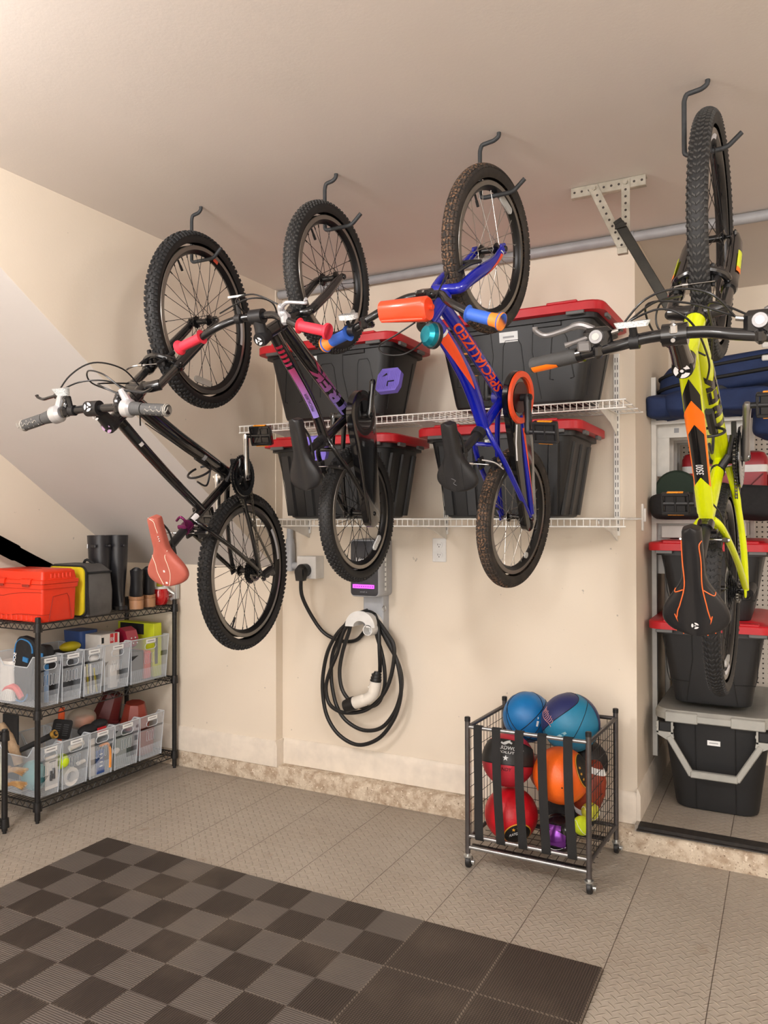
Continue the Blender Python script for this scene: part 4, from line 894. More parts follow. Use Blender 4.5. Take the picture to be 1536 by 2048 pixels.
# ---- balls
def frm(nrm, up=(0, 0, 1)):
    n = V(nrm).normalized(); u = V(up).cross(n).normalized(); w = n.cross(u); return n, u, w     # n out, u right, w up
def on(c, R, nrm, up=(0, 0, 1), off=.0006):
    n, u, w = frm(nrm, up)
    def f(a, b_):
        L = math.hypot(a, b_)
        if L < 1e-9: return V(c)+n*(R+off)
        t = L/R; d = (u*a+w*b_)/L; return V(c)+(n*math.cos(t)+d*math.sin(t))*(R+off)
    return f
def disc(mb, f, r0, r1, n=36, k=5): mb.grid(lambda u, v: f((r0+(r1-r0)*v)*math.cos(2*PI*u), (r0+(r1-r0)*v)*math.sin(2*PI*u)), n, k, True, False)
def great(mb, c, R, nrm, r=.0016, lat=0., n=64):
    N, u, w = frm(nrm, (0, 0, 1) if abs(V(nrm).normalized().z) < .95 else (1, 0, 0)); rr_ = math.sqrt(1-lat*lat)
    mb.ring([V(c)+(N*lat+(u*math.cos(t)+w*math.sin(t))*rr_)*(R-r*.35) for t in [2*PI*k/n for k in range(n)]], r, 6)
def seamcurve(mb, c, R, ax, up, amp, r=.0016):
    N, u, w = frm(ax, up); P = []
    for k in range(80):
        t = 2*PI*k/80; lat = amp*(1+.0*math.cos(2*t)); 
        d = (N*math.sin(lat*abs(math.cos(t))**.6*1.0)+ (u*math.cos(t)+w*math.sin(t))*math.cos(lat*abs(math.cos(t))**.6)); P.append(V(c)+d.normalized()*(R-r*.35))
    mb.ring(P, r, 6)
def star(mb, f, cx_, cy_, s): 
    pts = [(cx_+s*(1 if k % 2 == 0 else .42)*math.sin(PI*k/5), cy_+s*(1 if k % 2 == 0 else .42)*math.cos(PI*k/5)) for k in range(10)]
    mb.add([f(a, b_) for a, b_ in pts]+[f(cx_, cy_)], [(k, (k+1) % 10, 10) for k in range(10)])
m_sky = mat('sky_blue_rubber', (14, 112, 176), .42, noise=(30, (12, 104, 168), .3, .7), bump=(500, .25)); m_seam = mat('ball_seam', (14, 18, 26), .5)
m_sky2 = mat('light_blue_rubber', (30, 124, 162), .45, bump=(500, .25)); m_navy = mat('navy_rubber', (38, 46, 98), .45, bump=(500, .25)); m_pk = mat('pink_print', (222, 156, 150), .5)
def ball(name, c, R, label, m, cat='ball'):
    r = empty(name, (c[0], c[1], c[2]), label, cat); MB_ = MB().sph((0, 0, 0), R, 48, 28); return r, MB_
def fin(r, mb, m, name='shell'): mb.build(name, m, r)
cam = V((0, 0, 1.403))
O = (0, 0, 0)
r, mb = ball('basketball', (-.985, 3.205, .560), .105, 'light blue basketball with black seams, the left one on top of the cart', None, 'basketball'); 
mb.build('shell', m_sky, r); mb = MB(); great(mb, O, .105, (.75, -.35, .62), .002); great(mb, O, .105, (-.62, -.25, .72), .002); seamcurve(mb, O, .105, (.1, -.9, .5), (0, 0, 1), .75, .002); seamcurve(mb, O, .105, (-.1, .9, -.5), (0, 0, 1), .75); mb.build('seam', m_seam, r)
f = on(O, .105, (.75, -.7, .05)); mb = MB(); mb.add([f(-.012, .01), f(.02, .02), f(.02, .028), f(-.012, .018)], [(0, 1, 2, 3)]).add([f(-.02, -.018), f(-.012, -.02), f(-.006, .002), f(-.016, .004)], [(0, 1, 2, 3)]); mb.build('print', m_lab, r)
r, mb = ball('basketball', (-.784, 3.132, .577), .117, 'two-tone light and navy blue basketball, the right one on top of the cart', None, 'basketball')
Rb = .117; mb.build('shell', m_sky2, r)
ax1 = V((-.66, -.38, .66)); 
mb = MB(); f = on(O, Rb, ax1, (0, 1, .2), .0009)
mb.grid(lambda u, v: f(Rb*.86*v*math.cos(2*PI*u)*1.28, Rb*.86*v*math.sin(2*PI*u)*.9), 48, 8, True, False); mb.build('navy_panel', m_navy, r)
mb = MB(); f2 = on(O, Rb, (.9, .35, .1), (0, 0, 1), .0009); mb.grid(lambda u, v: f2(Rb*.5*v*math.cos(2*PI*u), Rb*1.1*v*math.sin(2*PI*u)), 40, 8, True, False); mb.build('navy_panel', m_navy, r)
mb = MB(); mb.ring([f(Rb*.86*1.28*math.cos(t), Rb*.86*.9*math.sin(t)) for t in [2*PI*k/60 for k in range(60)]], .0014, 6); great(mb, O, Rb, (.55, -.62, .0), .0015, .0); great(mb, O, Rb, (.80, .30, -.45), .0015, .12); mb.build('seam', m_seam, r)
f3 = on(O, Rb, (-.62, -.72, .32), (.55, -.1, .8), .0016); mb = MB(); put_text(mb, 'Hornets', .022, lambda u, v: f3(-.04+u, -.008+v), .02, 1, width=.08) if False else None
for k in range(9): mb.path(crom([f3(-.04+k*.0095, -.01+.004*math.sin(k)), f3(-.036+k*.0095, .004), f3(-.040+k*.0095, .014+.003*math.cos(k*2))], 3), .0012, 5)
mb.path(crom([f3(-.042, -.014), f3(-.01, -.02), f3(.03, -.012), f3(.045, -.016)], 4), .0012, 5); mb.build('script_print', m_pk, r)
f4 = on(O, Rb, (.08, -.93, -.22), (0, .0, 1), .0016); mb = MB(); mb.add([f4(-.03, -.012), f4(.005, .012), f4(-.001, .02), f4(-.036, -.004)], [(0, 1, 2, 3)]); mb.build('sticker', mat('pale_sticker', (150, 196, 208), .4), r)
# black and red
m_char = mat('charcoal_rubber', (50, 50, 50), .5, bump=(500, .25)); m_rr = mat('rose_red_rubber', (196, 44, 60), .48, bump=(500, .25))
r, mb = ball('basketball', (-1.018, 3.045, .418), .107, 'charcoal and red basketball with white letters behind the left straps', None, 'basketball'); R_ = .107
mb.build('shell', m_rr, r)
mb = MB(); axp = V((.05, -.55, .83)).normalized(); n_, u_, w_ = frm(axp, (0, 1, .6))
def bandp(t, h): return (n_*math.sin(h)+(u_*math.cos(t)+w_*math.sin(t))*math.cos(h))
mb = MB(); fz = on(O, R_, (0, -1, .32), (0, 0, 1), .0009)
mb.grid(lambda u, v: fz((u*2-1)*R_*1.5, (-.2+.98*v)*R_), 36, 16); mb.build('charcoal_panel', m_char, r)
mb = MB(); mb.path([fz((k/36*2-1)*R_*1.5, -R_*.2) for k in range(37)], .0016, 6).path([fz((k/36*2-1)*R_*1.5, R_*.78) for k in range(37)], .0016, 6); mb.build('seam', m_seam, r)
mb = MB(); ft = on(O, R_, (.05, -1, .32), (0, 0, 1), .0016)
put_text(mb, 'HARDWOOD', .0155, lambda u, v: ft(-.034+u, .037+v), .015, 0, width=.122); put_text(mb, 'REVOLUTION', .009, lambda u, v: ft(-.038+u, .022+v), .015, 0, width=.125)
star(mb, ft, .017, .004, .012); mb.path(crom([ft(-.01, .066), ft(.005, .060), ft(.02, .070), ft(.035, .066)], 4), .004, 6).path(crom([ft(-.002, .062), ft(.012, .072), ft(.026, .078)], 4), .003, 6); mb.build('print', m_lab, r)
mb = MB(); put_text(mb, 'ANDY', .014, lambda u, v: ft(-.012+u, -.046+v), 0, 0, width=.055, shear=.15); mb.build('handwriting', m_seam, r)
# red playground
m_redb = mat('red_playground_rubber', (206, 22, 36), .36, bump=(260, .5)); m_emb = mat('emblem_black', (20, 18, 18), .45); m_gold = mat('emblem_gold', (222, 160, 50), .45)
r, mb = ball('playground_ball', (-1.008, 3.05, .196), .108, 'red rubber playground ball at the bottom left of the cart', None, 'playground ball'); Rr = .108
mb.build('shell', m_redb, r); f = on(O, Rr, (.50, -.71, -.50), (0, 0, 1), .001); mb = MB(); disc(mb, f, 0, .058); mb.build('emblem', m_emb, r)
mb = MB(); f = on(O, Rr, (.50, -.71, -.50), (0, 0, 1), .0016); disc(mb, f, .054, .0585); star(mb, f, -.022, .032, .008); star(mb, f, -.002, .038, .009); mb.build('emblem_ring', m_gold, r)
mb = MB(); f = on(O, Rr, (.50, -.71, -.50), (0, 0, 1), .0018); put_text(mb, 'PLAYGROUND', .014, lambda u, v: f(math.sin((u-.045)/.05*1.0)*.044, math.cos((u-.045)/.05*1.0)*.044-.034+v*1.0), .015, 0, width=.09); mb.build('print', m_lab, r)
m_orb = mat('orange_playground_rubber', (240, 106, 26), .38, noise=(12, (232, 94, 18), .3, .7), bump=(260, .4))
r, mb = ball('playground_ball', (-.796, 3.03, .392), .110, 'orange rubber playground ball in the middle of the cart', None, 'playground ball'); Ro = .110
mb.build('shell', m_orb, r); f = on(O, Ro, (1., -.02, .36), (0, 0, 1), .001); mb = MB(); disc(mb, f, 0, .07); mb.build('emblem', m_emb, r)
f = on(O, Ro, (1., -.02, .36), (0, 0, 1), .0016); mb = MB(); disc(mb, f, .066, .0695)
for a in (-.9, -.45, 0, .45): star(mb, f, -.052*math.cos(a), .052*math.sin(a), .007)
mb.build('emblem_ring', m_gold, r); f = on(O, Ro, (.28, -.95, -.12), (0, 0, 1), .0012); mb = MB(); disc(mb, f, 0, .003, 10, 2); mb.build('valve', m_emb, r)
r, mb = ball('basketball', (-.744, 3.222, .40), .090, 'black ball with white stitched letters at the back right of the cart', None, 'ball'); mb.build('shell', mat('black_ball_rubber', (16, 16, 18), .5, bump=(300, .3)), r)
f = on(O, .092, (.85, -.45, -.35), (0, 0, 1), .0014); mb = MB()
for k in range(8): mb.path([f(-.03+k*.008, -.016), f(-.032+k*.008, .014-.001*k)], .0012, 4)
mb.build('print', m_labg, r)
m_brown = mat('brown_football_leather', (142, 54, 26), .5, noise=(24, (124, 42, 20), .35, .7), bump=(300, .5))
r = empty('football', (-.708, 3.135, .315), 'brown football with white stripes standing behind the orange ball', 'football')
mb = MB().lathe([(.001, -.125), (.018, -.118), (.038, -.09), (.055, -.05), (.062, 0), (.055, .05), (.038, .09), (.018, .118), (.001, .125)], O, 'z', 28); mb.xf(Matrix.Rotation(.22, 4, 'Y')@Matrix.Rotation(-.1, 4, 'X')); mb.build('shell', m_brown, r)
mb = MB().lathe([(.0465, .078), (.0405, .0885), (.035, .098), (.032, .098), (.045, .076)], O, 'z', 28, close=True).lathe([(.0465, -.078), (.0405, -.0885), (.035, -.098), (.032, -.098), (.045, -.076)], O, 'z', 28, close=True); mb.xf(Matrix.Rotation(.22, 4, 'Y')@Matrix.Rotation(-.1, 4, 'X')); mb.build('stripe', m_lab, r)
m_pur = mat('purple_foil', (120, 56, 150), .22, metal=.6); m_bg = mat('black_gloss_foil', (22, 18, 24), .18)
r = empty('soccer_ball', (-.806, 3.025, .165), 'small metallic purple and black ball between the straps at the bottom of the cart', 'ball')
mb = MB().sph(O, .073, 32, 20); mb.build('shell', m_bg, r); f = on(O, .073, (-.05, -.95, .0), (0, 0, 1), .001); mb = MB(); mb.grid(lambda u, v: f(-.05+.1*u, -.045+.06*v+.02*math.sin(u*3)), 20, 12); mb.grid(lambda u, v: f(-.03+.06*u, .034+.02*v), 12, 5); mb.build('panel', m_pur, r)
mb = MB().path(crom([f(-.05, -.03), f(0, -.046), f(.05, -.032)], 6), .0015, 5); mb.build('seam', m_lab, r)
m_ten = mat('yellow_felt', (206, 228, 34), .85, bump=(500, .5)); m_ten2 = mat('faded_yellow_felt', (198, 196, 58), .85, bump=(500, .5))
for c, R, m, lb in (((-.706, 2.995, .2225), .036, m_ten, 'bright yellow tennis ball at the lower right of the cart'), ((-.690, 3.065, .255), .035, m_ten2, 'faded yellow tennis ball behind the bright one in the cart')):
    r, mb = ball('tennis_ball', c, R, lb, None, 'tennis ball'); mb.build('shell', m, r); mb = MB(); N = 60
    mb.ring([V((math.cos(t)*math.cos(.7*math.sin(2*t)), math.sin(t)*math.cos(.7*math.sin(2*t)), math.sin(.7*math.sin(2*t))))*R for t in [2*PI*k/N for k in range(N)]], .0011, 5); mb.build('seam', m_lab, r)
# dark bag and second red ball glimpsed inside
r, mb = ball('rubber_ball', (-.90, 3.235, .33), .085, 'dark orange ball glimpsed behind the straps in the centre of the cart', None, 'ball'); mb.build('shell', mat('rust_rubber', (150, 46, 22), .45), r)
mb = MB().grid(lambda u, v: (-.80+.11*math.sin(v*PI)*math.cos(u*2*PI), 3.18+.09*math.sin(v*PI)*math.sin(u*2*PI), .19+(.065+.01*math.sin(u*12)*math.sin(v*9))*math.cos(v*PI)), 32, 18, True, False)
P1(mb, 'cloth_bag', m_blkcloth, 'black cloth bag slumped on the floor of the cart under the balls', 'bag')
# ================================================================ storage nook on the right
tote(-.557, -.038, 3.60, 4.30, .955, .352, 'black storage tote with red lid in the nook, the upper of the stacked two', 'end')
tote(-.557, -.038, 3.60, 4.30, .580, .378, 'black red-lidded tote in the nook, resting on the silver-rimmed tote', 'end')
# big tote with silver lid and bail handle
m_bigt = mat('black_matt_tote', (24, 25, 27), .5, noise=(9, (29, 30, 32), .3, .7), bump=(400, .08))
m_slv = mat('grey_silver_lid', (168, 168, 162), .4, metal=.25)
r = empty('handled_tote', (-.283, 3.965, .117), 'large black storage tote with silver lid rim and silver handle on the nook floor', 'storage bin')
L, W, h = .25, .365, .462
mb = MB(); tz = lambda z: .052*(1-z/.40)
mb.loft([rr(0, 0, L-.03-tz(z)-e, W-.03-tz(z)*.8-e, .06, z) for z, e in ((0, .012), (.006, .002), (.02, 0), (.22, 0), (.405, 0))]); yf = lambda z: -(W-.03-tz(z)*.8)
mb.mat(1)
for x in (-.078, .082): mb.path([(x, yf(z)-.0004, z) for z in (.01, .4)], .0022, 6)
mb.build('body', [m_bigt, m_toteg], r)
mb = MB().loft([rr(0, 0, L-.01, W-.01, .07, .400), rr(0, 0, L, W, .08, .402), rr(0, 0, L, W, .08, .428), rr(0, 0, L-.012, W-.012, .075, .444), rr(0, 0, L-.06, W-.05, .05, .446), rr(0, 0, L-.07, W-.06, .05, .440)])
mb.build('lid', m_slv, r)
mb = MB().bx(-.07, .07, -W-.0035, -W+.03, .398, .430, .004); mb.build('front_latch', m_slv, r)
for x0 in (-.20, .065): MB().bx(x0, x0+.135, -W-.0045, -W+.02, .392, .438, .004).build('rim_grip', m_slv, r)
mb = MB()
Yh = -W-.014
hp = [(-.312, .372), (-.215, .185), (.06, .178), (.15, .36)]
for sx, sh in ((-.198, 1), (.198, -1)):
    mb.mat(1).bx(sx-.026, sx+.026, -W-.012, -W+.03, .352, .392, .003).mat(0)
    for s in (-.03, .03): mb.hull([V((sx+s+a, Yh+b_, z)) for a in (-.004, .004) for b_ in (-.007, .007) for z in (.395, .345)]).cyl((sx+s*1.25, Yh, .372), (sx+s*.9, Yh, .372), .007, n=10)
mb.hull([V((x, Yh+b_, z)) for b_ in (-.007, .007) for x, z in ((-.232, .352), (-.164, .352), (-.190, .318), (-.160, .328), (-.232, .34))])
mb.hull([V((x, Yh+b_, z)) for b_ in (-.007, .007) for x, z in ((.164, .352), (.232, .352), (.190, .318), (.160, .328), (.232, .34))])
def bar(a, b, wd, tk):
    a, b = V(a), V(b); d = (b-a).normalized(); u = V((0, 1, 0)); s = d.cross(u).normalized(); R = Matrix((s, u, d)).transposed(); mb.box((a+b)/2, (wd, tk, (b-a).length), .004, R)
bar((-.183, Yh, .335), (-.088, Yh, .175), .026, .02); bar((.183, Yh, .335), (.088, Yh, .175), .026, .02); bar((-.094, Yh, .182), (.094, Yh, .182), .030, .026)
mb.build('bail_handle', [m_slv, m_toteg], r)
mb = MB(); mb.add([(-.030, yf(.31)-.0022, .30), (.022, yf(.31)-.0022, .30), (.022, yf(.31)-.003, .322), (-.030, yf(.31)-.003, .322)], [(0, 1, 2, 3)]).mat(1).add([(-.022, yf(.31)-.0028, .309), (.014, yf(.31)-.0028, .309), (.014, yf(.31)-.003, .313), (-.022, yf(.31)-.003, .313)], [(0, 1, 2, 3)]); mb.build('label_sticker', [m_lab, m_labg], r)
# shelving frame
r = empty('shelf_frame', (-.36, 4.15, 1.35), 'white shelving frame with two shelves inside the storage nook', 'shelving'); o = V(r.location)
m_wsh = mat('white_shelf_paint', (222, 220, 214), .45)
def nb(mb, name, m=None, par=None): mb.xf(Matrix.Translation(-o)); return mb.build(name, m or m_wsh, par or r)
for x0, y0 in ((-.574, 3.865), (-.574, 4.30), (-.165, 4.3)):
    nb(MB().bx(x0, x0+.022, y0, y0+.03, .275, 2.08, .001), 'upright', m_wsh)
for z in (1.868, 1.398):
    mb = MB().bx(-.574, -.166, 3.866, 4.36, z-.012, z, .001).bx(-.574, -.166, 3.862, 3.872, z-.016, z+.004, .001)
    nb(mb, 'shelf_board')
    mb = MB()
    for y in (3.93, 4.08, 4.22, 4.34):
        mb.bx(-.56, -.166, y, y+.012, z-.075, z-.012, .001)
        mb.bx(-.56, -.50, y, y+.012, z-.26, z-.075, .001)
    mb.mat(1)
    for y in (3.93, 4.08, 4.22): mb.bx(-.478, -.456, y-.001, y+.002, z-.052, z-.03, 0)
    nb(mb, 'under_rail', [m_wsh, m_labg])
# pegboard
m_peg, b, g = newmat('white_pegboard', .6); X, Y, Z = g.xyz()
fx = g.m('SUBTRACT', g.m('FRACT', g.m('DIVIDE', X, .0254)), .5); fz = g.m('SUBTRACT', g.m('FRACT', g.m('DIVIDE', Z, .0254)), .5)
dd = g.m('SQRT', g.m('ADD', g.m('MULTIPLY', fx, fx), g.m('MULTIPLY', fz, fz)))
c = g.mix(g.rng(dd, .13, .17), (28, 26, 24), (212, 206, 196)); g.L(c, b.inputs['Base Color']); g.L(g.bump(g.rng(dd, .1, .18), 1, .003), b.inputs['Normal'])
tag(MB().bx(-.56, 1.2, 4.485, 4.497, .5, 2.1, .001).build('pegboard', m_peg), 'white perforated pegboard on the back of the nook', 'pegboard')
# soft bags
m_nav = mat('navy_canvas', (32, 52, 96), .8, noise=(11, (24, 40, 78), .35, .7), bump=(160, .35)); m_navd = mat('dark_navy_canvas', (20, 27, 46), .85, bump=(160, .3)); m_zip = mat('black_zip_tape', (18, 18, 20), .7)
def sblob(mb, c, hx, hy, hz, e=.5, wob=.0, seed=0, nu=40, nv=22, shear=0., flat=True):
    def sp(x, p): return math.copysign(abs(x)**p, x)
    def fn(u, v):
        a = u*2*PI; b2 = (v-.5)*PI
        x = sp(math.cos(b2), e)*sp(math.cos(a), e); y = sp(math.cos(b2), e)*sp(math.sin(a), e); z = sp(math.sin(b2), e)
        w = 1+wob*(math.sin(a*3+seed)+math.sin(b2*5+seed*2+a*2)*.7)
        return (c[0]+hx*x*w, c[1]+hy*y*w, c[2]+hz*z*w+shear*x)
    return mb.grid(fn, nu, nv, True, False)
r = empty('duffel_bag', (-.30, 4.05, 1.96), 'large navy blue bag with black zips on top of the other blue bag', 'bag'); o = V(r.location)
nb(sblob(MB(), (-.22, 4.02, 2.075), .33, .20, .085, .42, .03, 1, shear=.035), 'body', m_nav)
for dz in (.035, -.025):
    P = []
    for k in range(50):
        t = 2*PI*k/50; sp = lambda x: math.copysign(abs(x)**.42, x)
        s_ = max(.0, 1-(dz/.085)**2)**.2
        x = sp(math.cos(t)); P.append((-.22+.335*x*s_, 4.02+.206*sp(math.sin(t))*s_, 2.075+dz+.035*x+.004*math.sin(3*t)))
    nb(MB().ring(P, .009, 6), 'zip', m_zip)
for z, y in ((2.19, 3.83), (2.13, 3.82)): nb(MB().bx(-.095+.0, -.06, y-.01, y, z-.025, z, .004), 'tag_label', m_wplastic)
r = empty('folded_bag', (-.36, 3.9, 1.87), 'crumpled navy blue fabric bag drooping over the front of the upper nook shelf', 'bag'); o = V(r.location)
mb = sblob(MB(), (-.50, 3.86, 1.925), .085, .16, .056, .55, .05, 2); sblob(mb, (-.37, 3.86, 1.93), .13, .18, .06, .5, .04, 3); sblob(mb, (-.18, 3.86, 1.93), .13, .18, .058, .5, .05, 4); sblob(mb, (-.04, 3.84, 1.86), .09, .12, .10, .55, .06, 5); nb(mb, 'body', m_nav)
nb(sblob(MB(), (-.31, 3.82, 1.968), .075, .10, .04, .5, .04, 7), 'dark_flap', mat('charcoal_canvas', (52, 56, 60), .85))
# mid shelf: green case, black bag, cooler
r = empty('round_case', (-.46, 3.93, 1.52), 'dark green round fabric case standing on the black bag in the nook', 'case'); o = V(r.location)
m_grn = mat('dark_green_fabric', (34, 52, 40), .8, bump=(200, .3))
nb(MB().lathe([(0, -.035), (.088, -.033), (.098, -.02), (.098, .02), (.088, .033), (0, .035)], (-.463, 3.90, 1.535), 'y', 40), 'body', m_grn)
nb(sblob(MB(), (-.36, 3.98, 1.53), .07, .05, .06, .6, .03, 2), 'side_pocket', m_grn)
r = empty('tool_roll', (-.3, 3.9, 1.4), 'long black fabric bag lying on the lower nook shelf', 'bag'); o = V(r.location)
mb = sblob(MB(), (-.40, 3.86, 1.462), .165, .15, .062, .38, .02, 3); sblob(mb, (-.14, 3.88, 1.475), .17, .15, .075, .42, .05, 6, shear=-.012); nb(mb, 'body', m_blkcloth)
r = empty('cooler', (-.24, 4.24, 1.4), 'red hard cooler with a white stripe behind the neon bicycle', 'cooler'); o = V(r.location)
m_redc = mat('red_cooler_plastic', (160, 28, 38), .4); 
nb(MB().loft([rr(-.275, 4.24, .188+e, .10+e, .03, z) for z, e in ((1.40, -.01), (1.41, 0), (1.63, .004))]), 'body', m_redc)
nb(MB().loft([rr(-.275, 4.24, .188+e, .10+e, .03, z) for z, e in ((1.665, .007), (1.70, .006), (1.725, -.006), (1.735, -.03))]), 'lid', m_redc)
nb(MB().loft([rr(-.275, 4.24, .188+e, .10+e, .03, z) for z, e in ((1.63, .006), (1.665, .006))]), 'stripe', m_wplastic)
nb(MB().bx(-.085, -.068, 4.18, 4.28, 1.56, 1.62, .006), 'handle', m_redc)
nb(MB().path([(-.10, 4.130, 1.62), (-.12, 4.130, 1.60), (-.15, 4.130, 1.57), (-.15, 4.130, 1.45)], .003, 6), 'moulded_line', m_toold if False else mat('cooler_groove', (104, 16, 24), .5))
tag(MB().bx(-.535, -.40, 3.90, 4.2, 1.312, 1.372, .003).build('white_tray', m_wsh), 'flat white box lying on the top red lid under the lower nook shelf', 'box')
# ================================================================ bicycles
# local frame of every bicycle: x = its right, y = forward, z = its up; the root sits at the rear hub
m_tire = mat('black_tyre_rubber', (34, 34, 35), .72, noise=(60, (44, 44, 45), .3, .7), bump=(300, .2))
m_tireg = mat('grey_tyre_rubber', (66, 65, 63), .75, noise=(40, (54, 53, 52), .3, .7), bump=(300, .2))
m_tirem, b, g = newmat('muddy_tyre_rubber', .8); X, Y, Z = g.xyz()
rad = g.m('SQRT', g.m('ADD', g.m('MULTIPLY', Y, Y), g.m('MULTIPLY', Z, Z)))
mud = g.m('MULTIPLY', g.rng(rad, .238, .249), g.rng(g.noise(150, 6), .50, .62)); mud = g.m('MULTIPLY', mud, g.rng(g.m('ABSOLUTE', X), .025, .010))
mud = g.m('MULTIPLY', mud, g.rng(g.noise(4, 3), .3, .5)); c = g.mix(g.m('MULTIPLY', mud, .8), (42, 38, 35), (150, 112, 82)); c = g.mix(g.rng(g.noise(30, 4), .4, .7, 0, .3), c, (84, 72, 62)); g.L(c, b.inputs['Base Color'])
m_side = mat('tyre_sidewall', (24, 24, 25), .6); m_print = mat('tyre_print', (96, 96, 98), .6)
m_rim = mat('black_rim', (26, 26, 28), .3, metal=.3); m_track = mat('rim_brake_track', (150, 146, 140), .3, metal=.8)
m_hub = mat('black_hub', (24, 24, 25), .25, metal=.4, coat=.5); m_spk = mat('black_spoke', (30, 30, 31), .35, metal=.6); m_spk2 = mat('steel_spoke', (176, 172, 166), .3, metal=.85)
m_chrome = mat('polished_aluminium', (205, 205, 205), .18, metal=1.); m_alu = mat('brushed_aluminium', (168, 168, 170), .3, metal=.9)
m_gloss = mat('black_gloss', (16, 16, 18), .16, coat=.8, noise=(5, (20, 20, 22), .3, .7)); m_satin = mat('black_satin', (28, 28, 30), .42)
m_bar = mat('black_bar', (22, 22, 24), .2, coat=.5); m_cab = mat('cable_housing', (26, 26, 27), .35); m_chain = mat('chain_steel', (120, 116, 108), .35, metal=.8)
m_refl = mat('clear_reflector', (226, 228, 226), .12, noise=(300, (170, 176, 178), .4, .6), coat=.5); m_reflt = mat('spoke_reflector', (214, 214, 210), .15, alpha=.55); m_amb = mat('amber_reflector', (250, 166, 40), .2, coat=.5, noise=(200, (226, 128, 16), .4, .6))
m_dwhite = mat('white_decal', (226, 224, 224), .35)

def tyre(Ro, rt, pattern):
    mb = MB(); kh = {'block': .0028, 'chevron': .0028, 'fine': .0034}.get(pattern, .0045); rc = rt-kh*.8; Rc = Ro-rt; n = 120
    prof = []
    for k in range(15):
        a = -2.35+4.7*k/14; rr2 = rc; prof.append((Rc+rr2*math.cos(a), rr2*math.sin(a)))
    mb.mat(1).lathe(prof, n=n); mb.mat(0)
    def knob(t, a, dl, dw, h=kh, sk=0.):
        vs = []
        for hh, s in ((-.001, 1.12), (h, .86)):
            for i, j in ((-1, -1), (1, -1), (1, 1), (-1, 1)):
                aa = a+j*dw*s/2/rc; tt = t+(i*dl*s/2+sk*j)/Ro; r_ = Rc+(rc+hh)*math.cos(aa); vs.append((((rc+hh)*math.sin(aa)), r_*math.cos(tt), r_*math.sin(tt)))
        mb.add(vs, [(0, 1, 5, 4), (1, 2, 6, 5), (2, 3, 7, 6), (3, 0, 4, 7), (4, 5, 6, 7)])
    N = int(2*PI*Ro/.0195)
    for k in range(N):
        t = 2*PI*k/N; h2 = PI/N
        if pattern == 'knob':
            for s in (-1, 1):
                knob(t+(h2 if s > 0 else 0), s*1.02, .0085, .010, kh*1.15); knob(t+h2*.6, s*.62, .0095, .0075, kh)
            if k % 2: knob(t, 0, .010, .0095, kh*.9)
            else: knob(t, .27, .0085, .006, kh*.9); knob(t, -.27, .0085, .006, kh*.9)
        elif pattern == 'chevron':
            for s in (-1, 1):
                knob(t+h2, s*.98, .0075, .010, kh*1.1); knob(t, s*.55, .0062, .009, kh, -s*.0035); knob(t, s*.17, .0062, .008, kh, -s*.0035)
        elif pattern == 'fine':
            for s in (-1, 1):
                knob(t, s*1.0, .0065, .007, kh*.9); knob(t+h2, s*.68, .0075, .0055, kh*.8); knob(t, s*.36, .006, .005, kh*.7); knob(t+h2, s*.12, .0085, .0055, kh*.6)
        else:
            for a in (-.95, -.57, -.19, .19, .57, .95): knob(t+(h2 if round(a*10) % 4 else 0), a, .0162, .0085, kh)
    return mb
def rim_mesh(rb):
    mb = MB(); w = .0135
    mb.mat(0).lathe([(rb-.012, w), (rb-.012, w+.001), (rb-.020, .010), (rb-.026, .0), (rb-.020, -.010), (rb-.012, -w-.001), (rb-.012, -w)], n=96)
    mb.mat(1).lathe([(rb-.012, w+.001), (rb+.001, w+.001), (rb+.003, w-.001), (rb-.001, w-.003)], n=96).lathe([(rb-.012, -w-.001), (rb+.001, -w-.001), (rb+.003, -w+.001), (rb-.001, -w+.003)], n=96)
    mb.mat(0).lathe([(rb-.012, w), (rb-.012, -w)], n=96)
    return mb
def hub_mesh(wd, rr_=.012, nut=True, big=1.):
    h = wd/2; mb = MB().lathe([(0, -h), (.005, -h), (.005, -.035), (.009, -.034), (.014*big, -.031), (.021*big, -.029), (.021*big, -.026), (rr_*.9, -.022), (rr_*.8, 0), (rr_*.9, .022), (.021*big, .026), (.021*big, .029), (.014*big, .031), (.009, .034), (.005, .035), (.005, h), (0, h)], n=24)
    if nut:
        for s in (-1, 1): mb.lathe([(0, s*(h+.014)), (.008, s*(h+.014)), (.0095, s*(h+.010)), (.0095, s*(h-.002)), (0, s*(h-.002))], n=12)
    return mb
MESH = {}
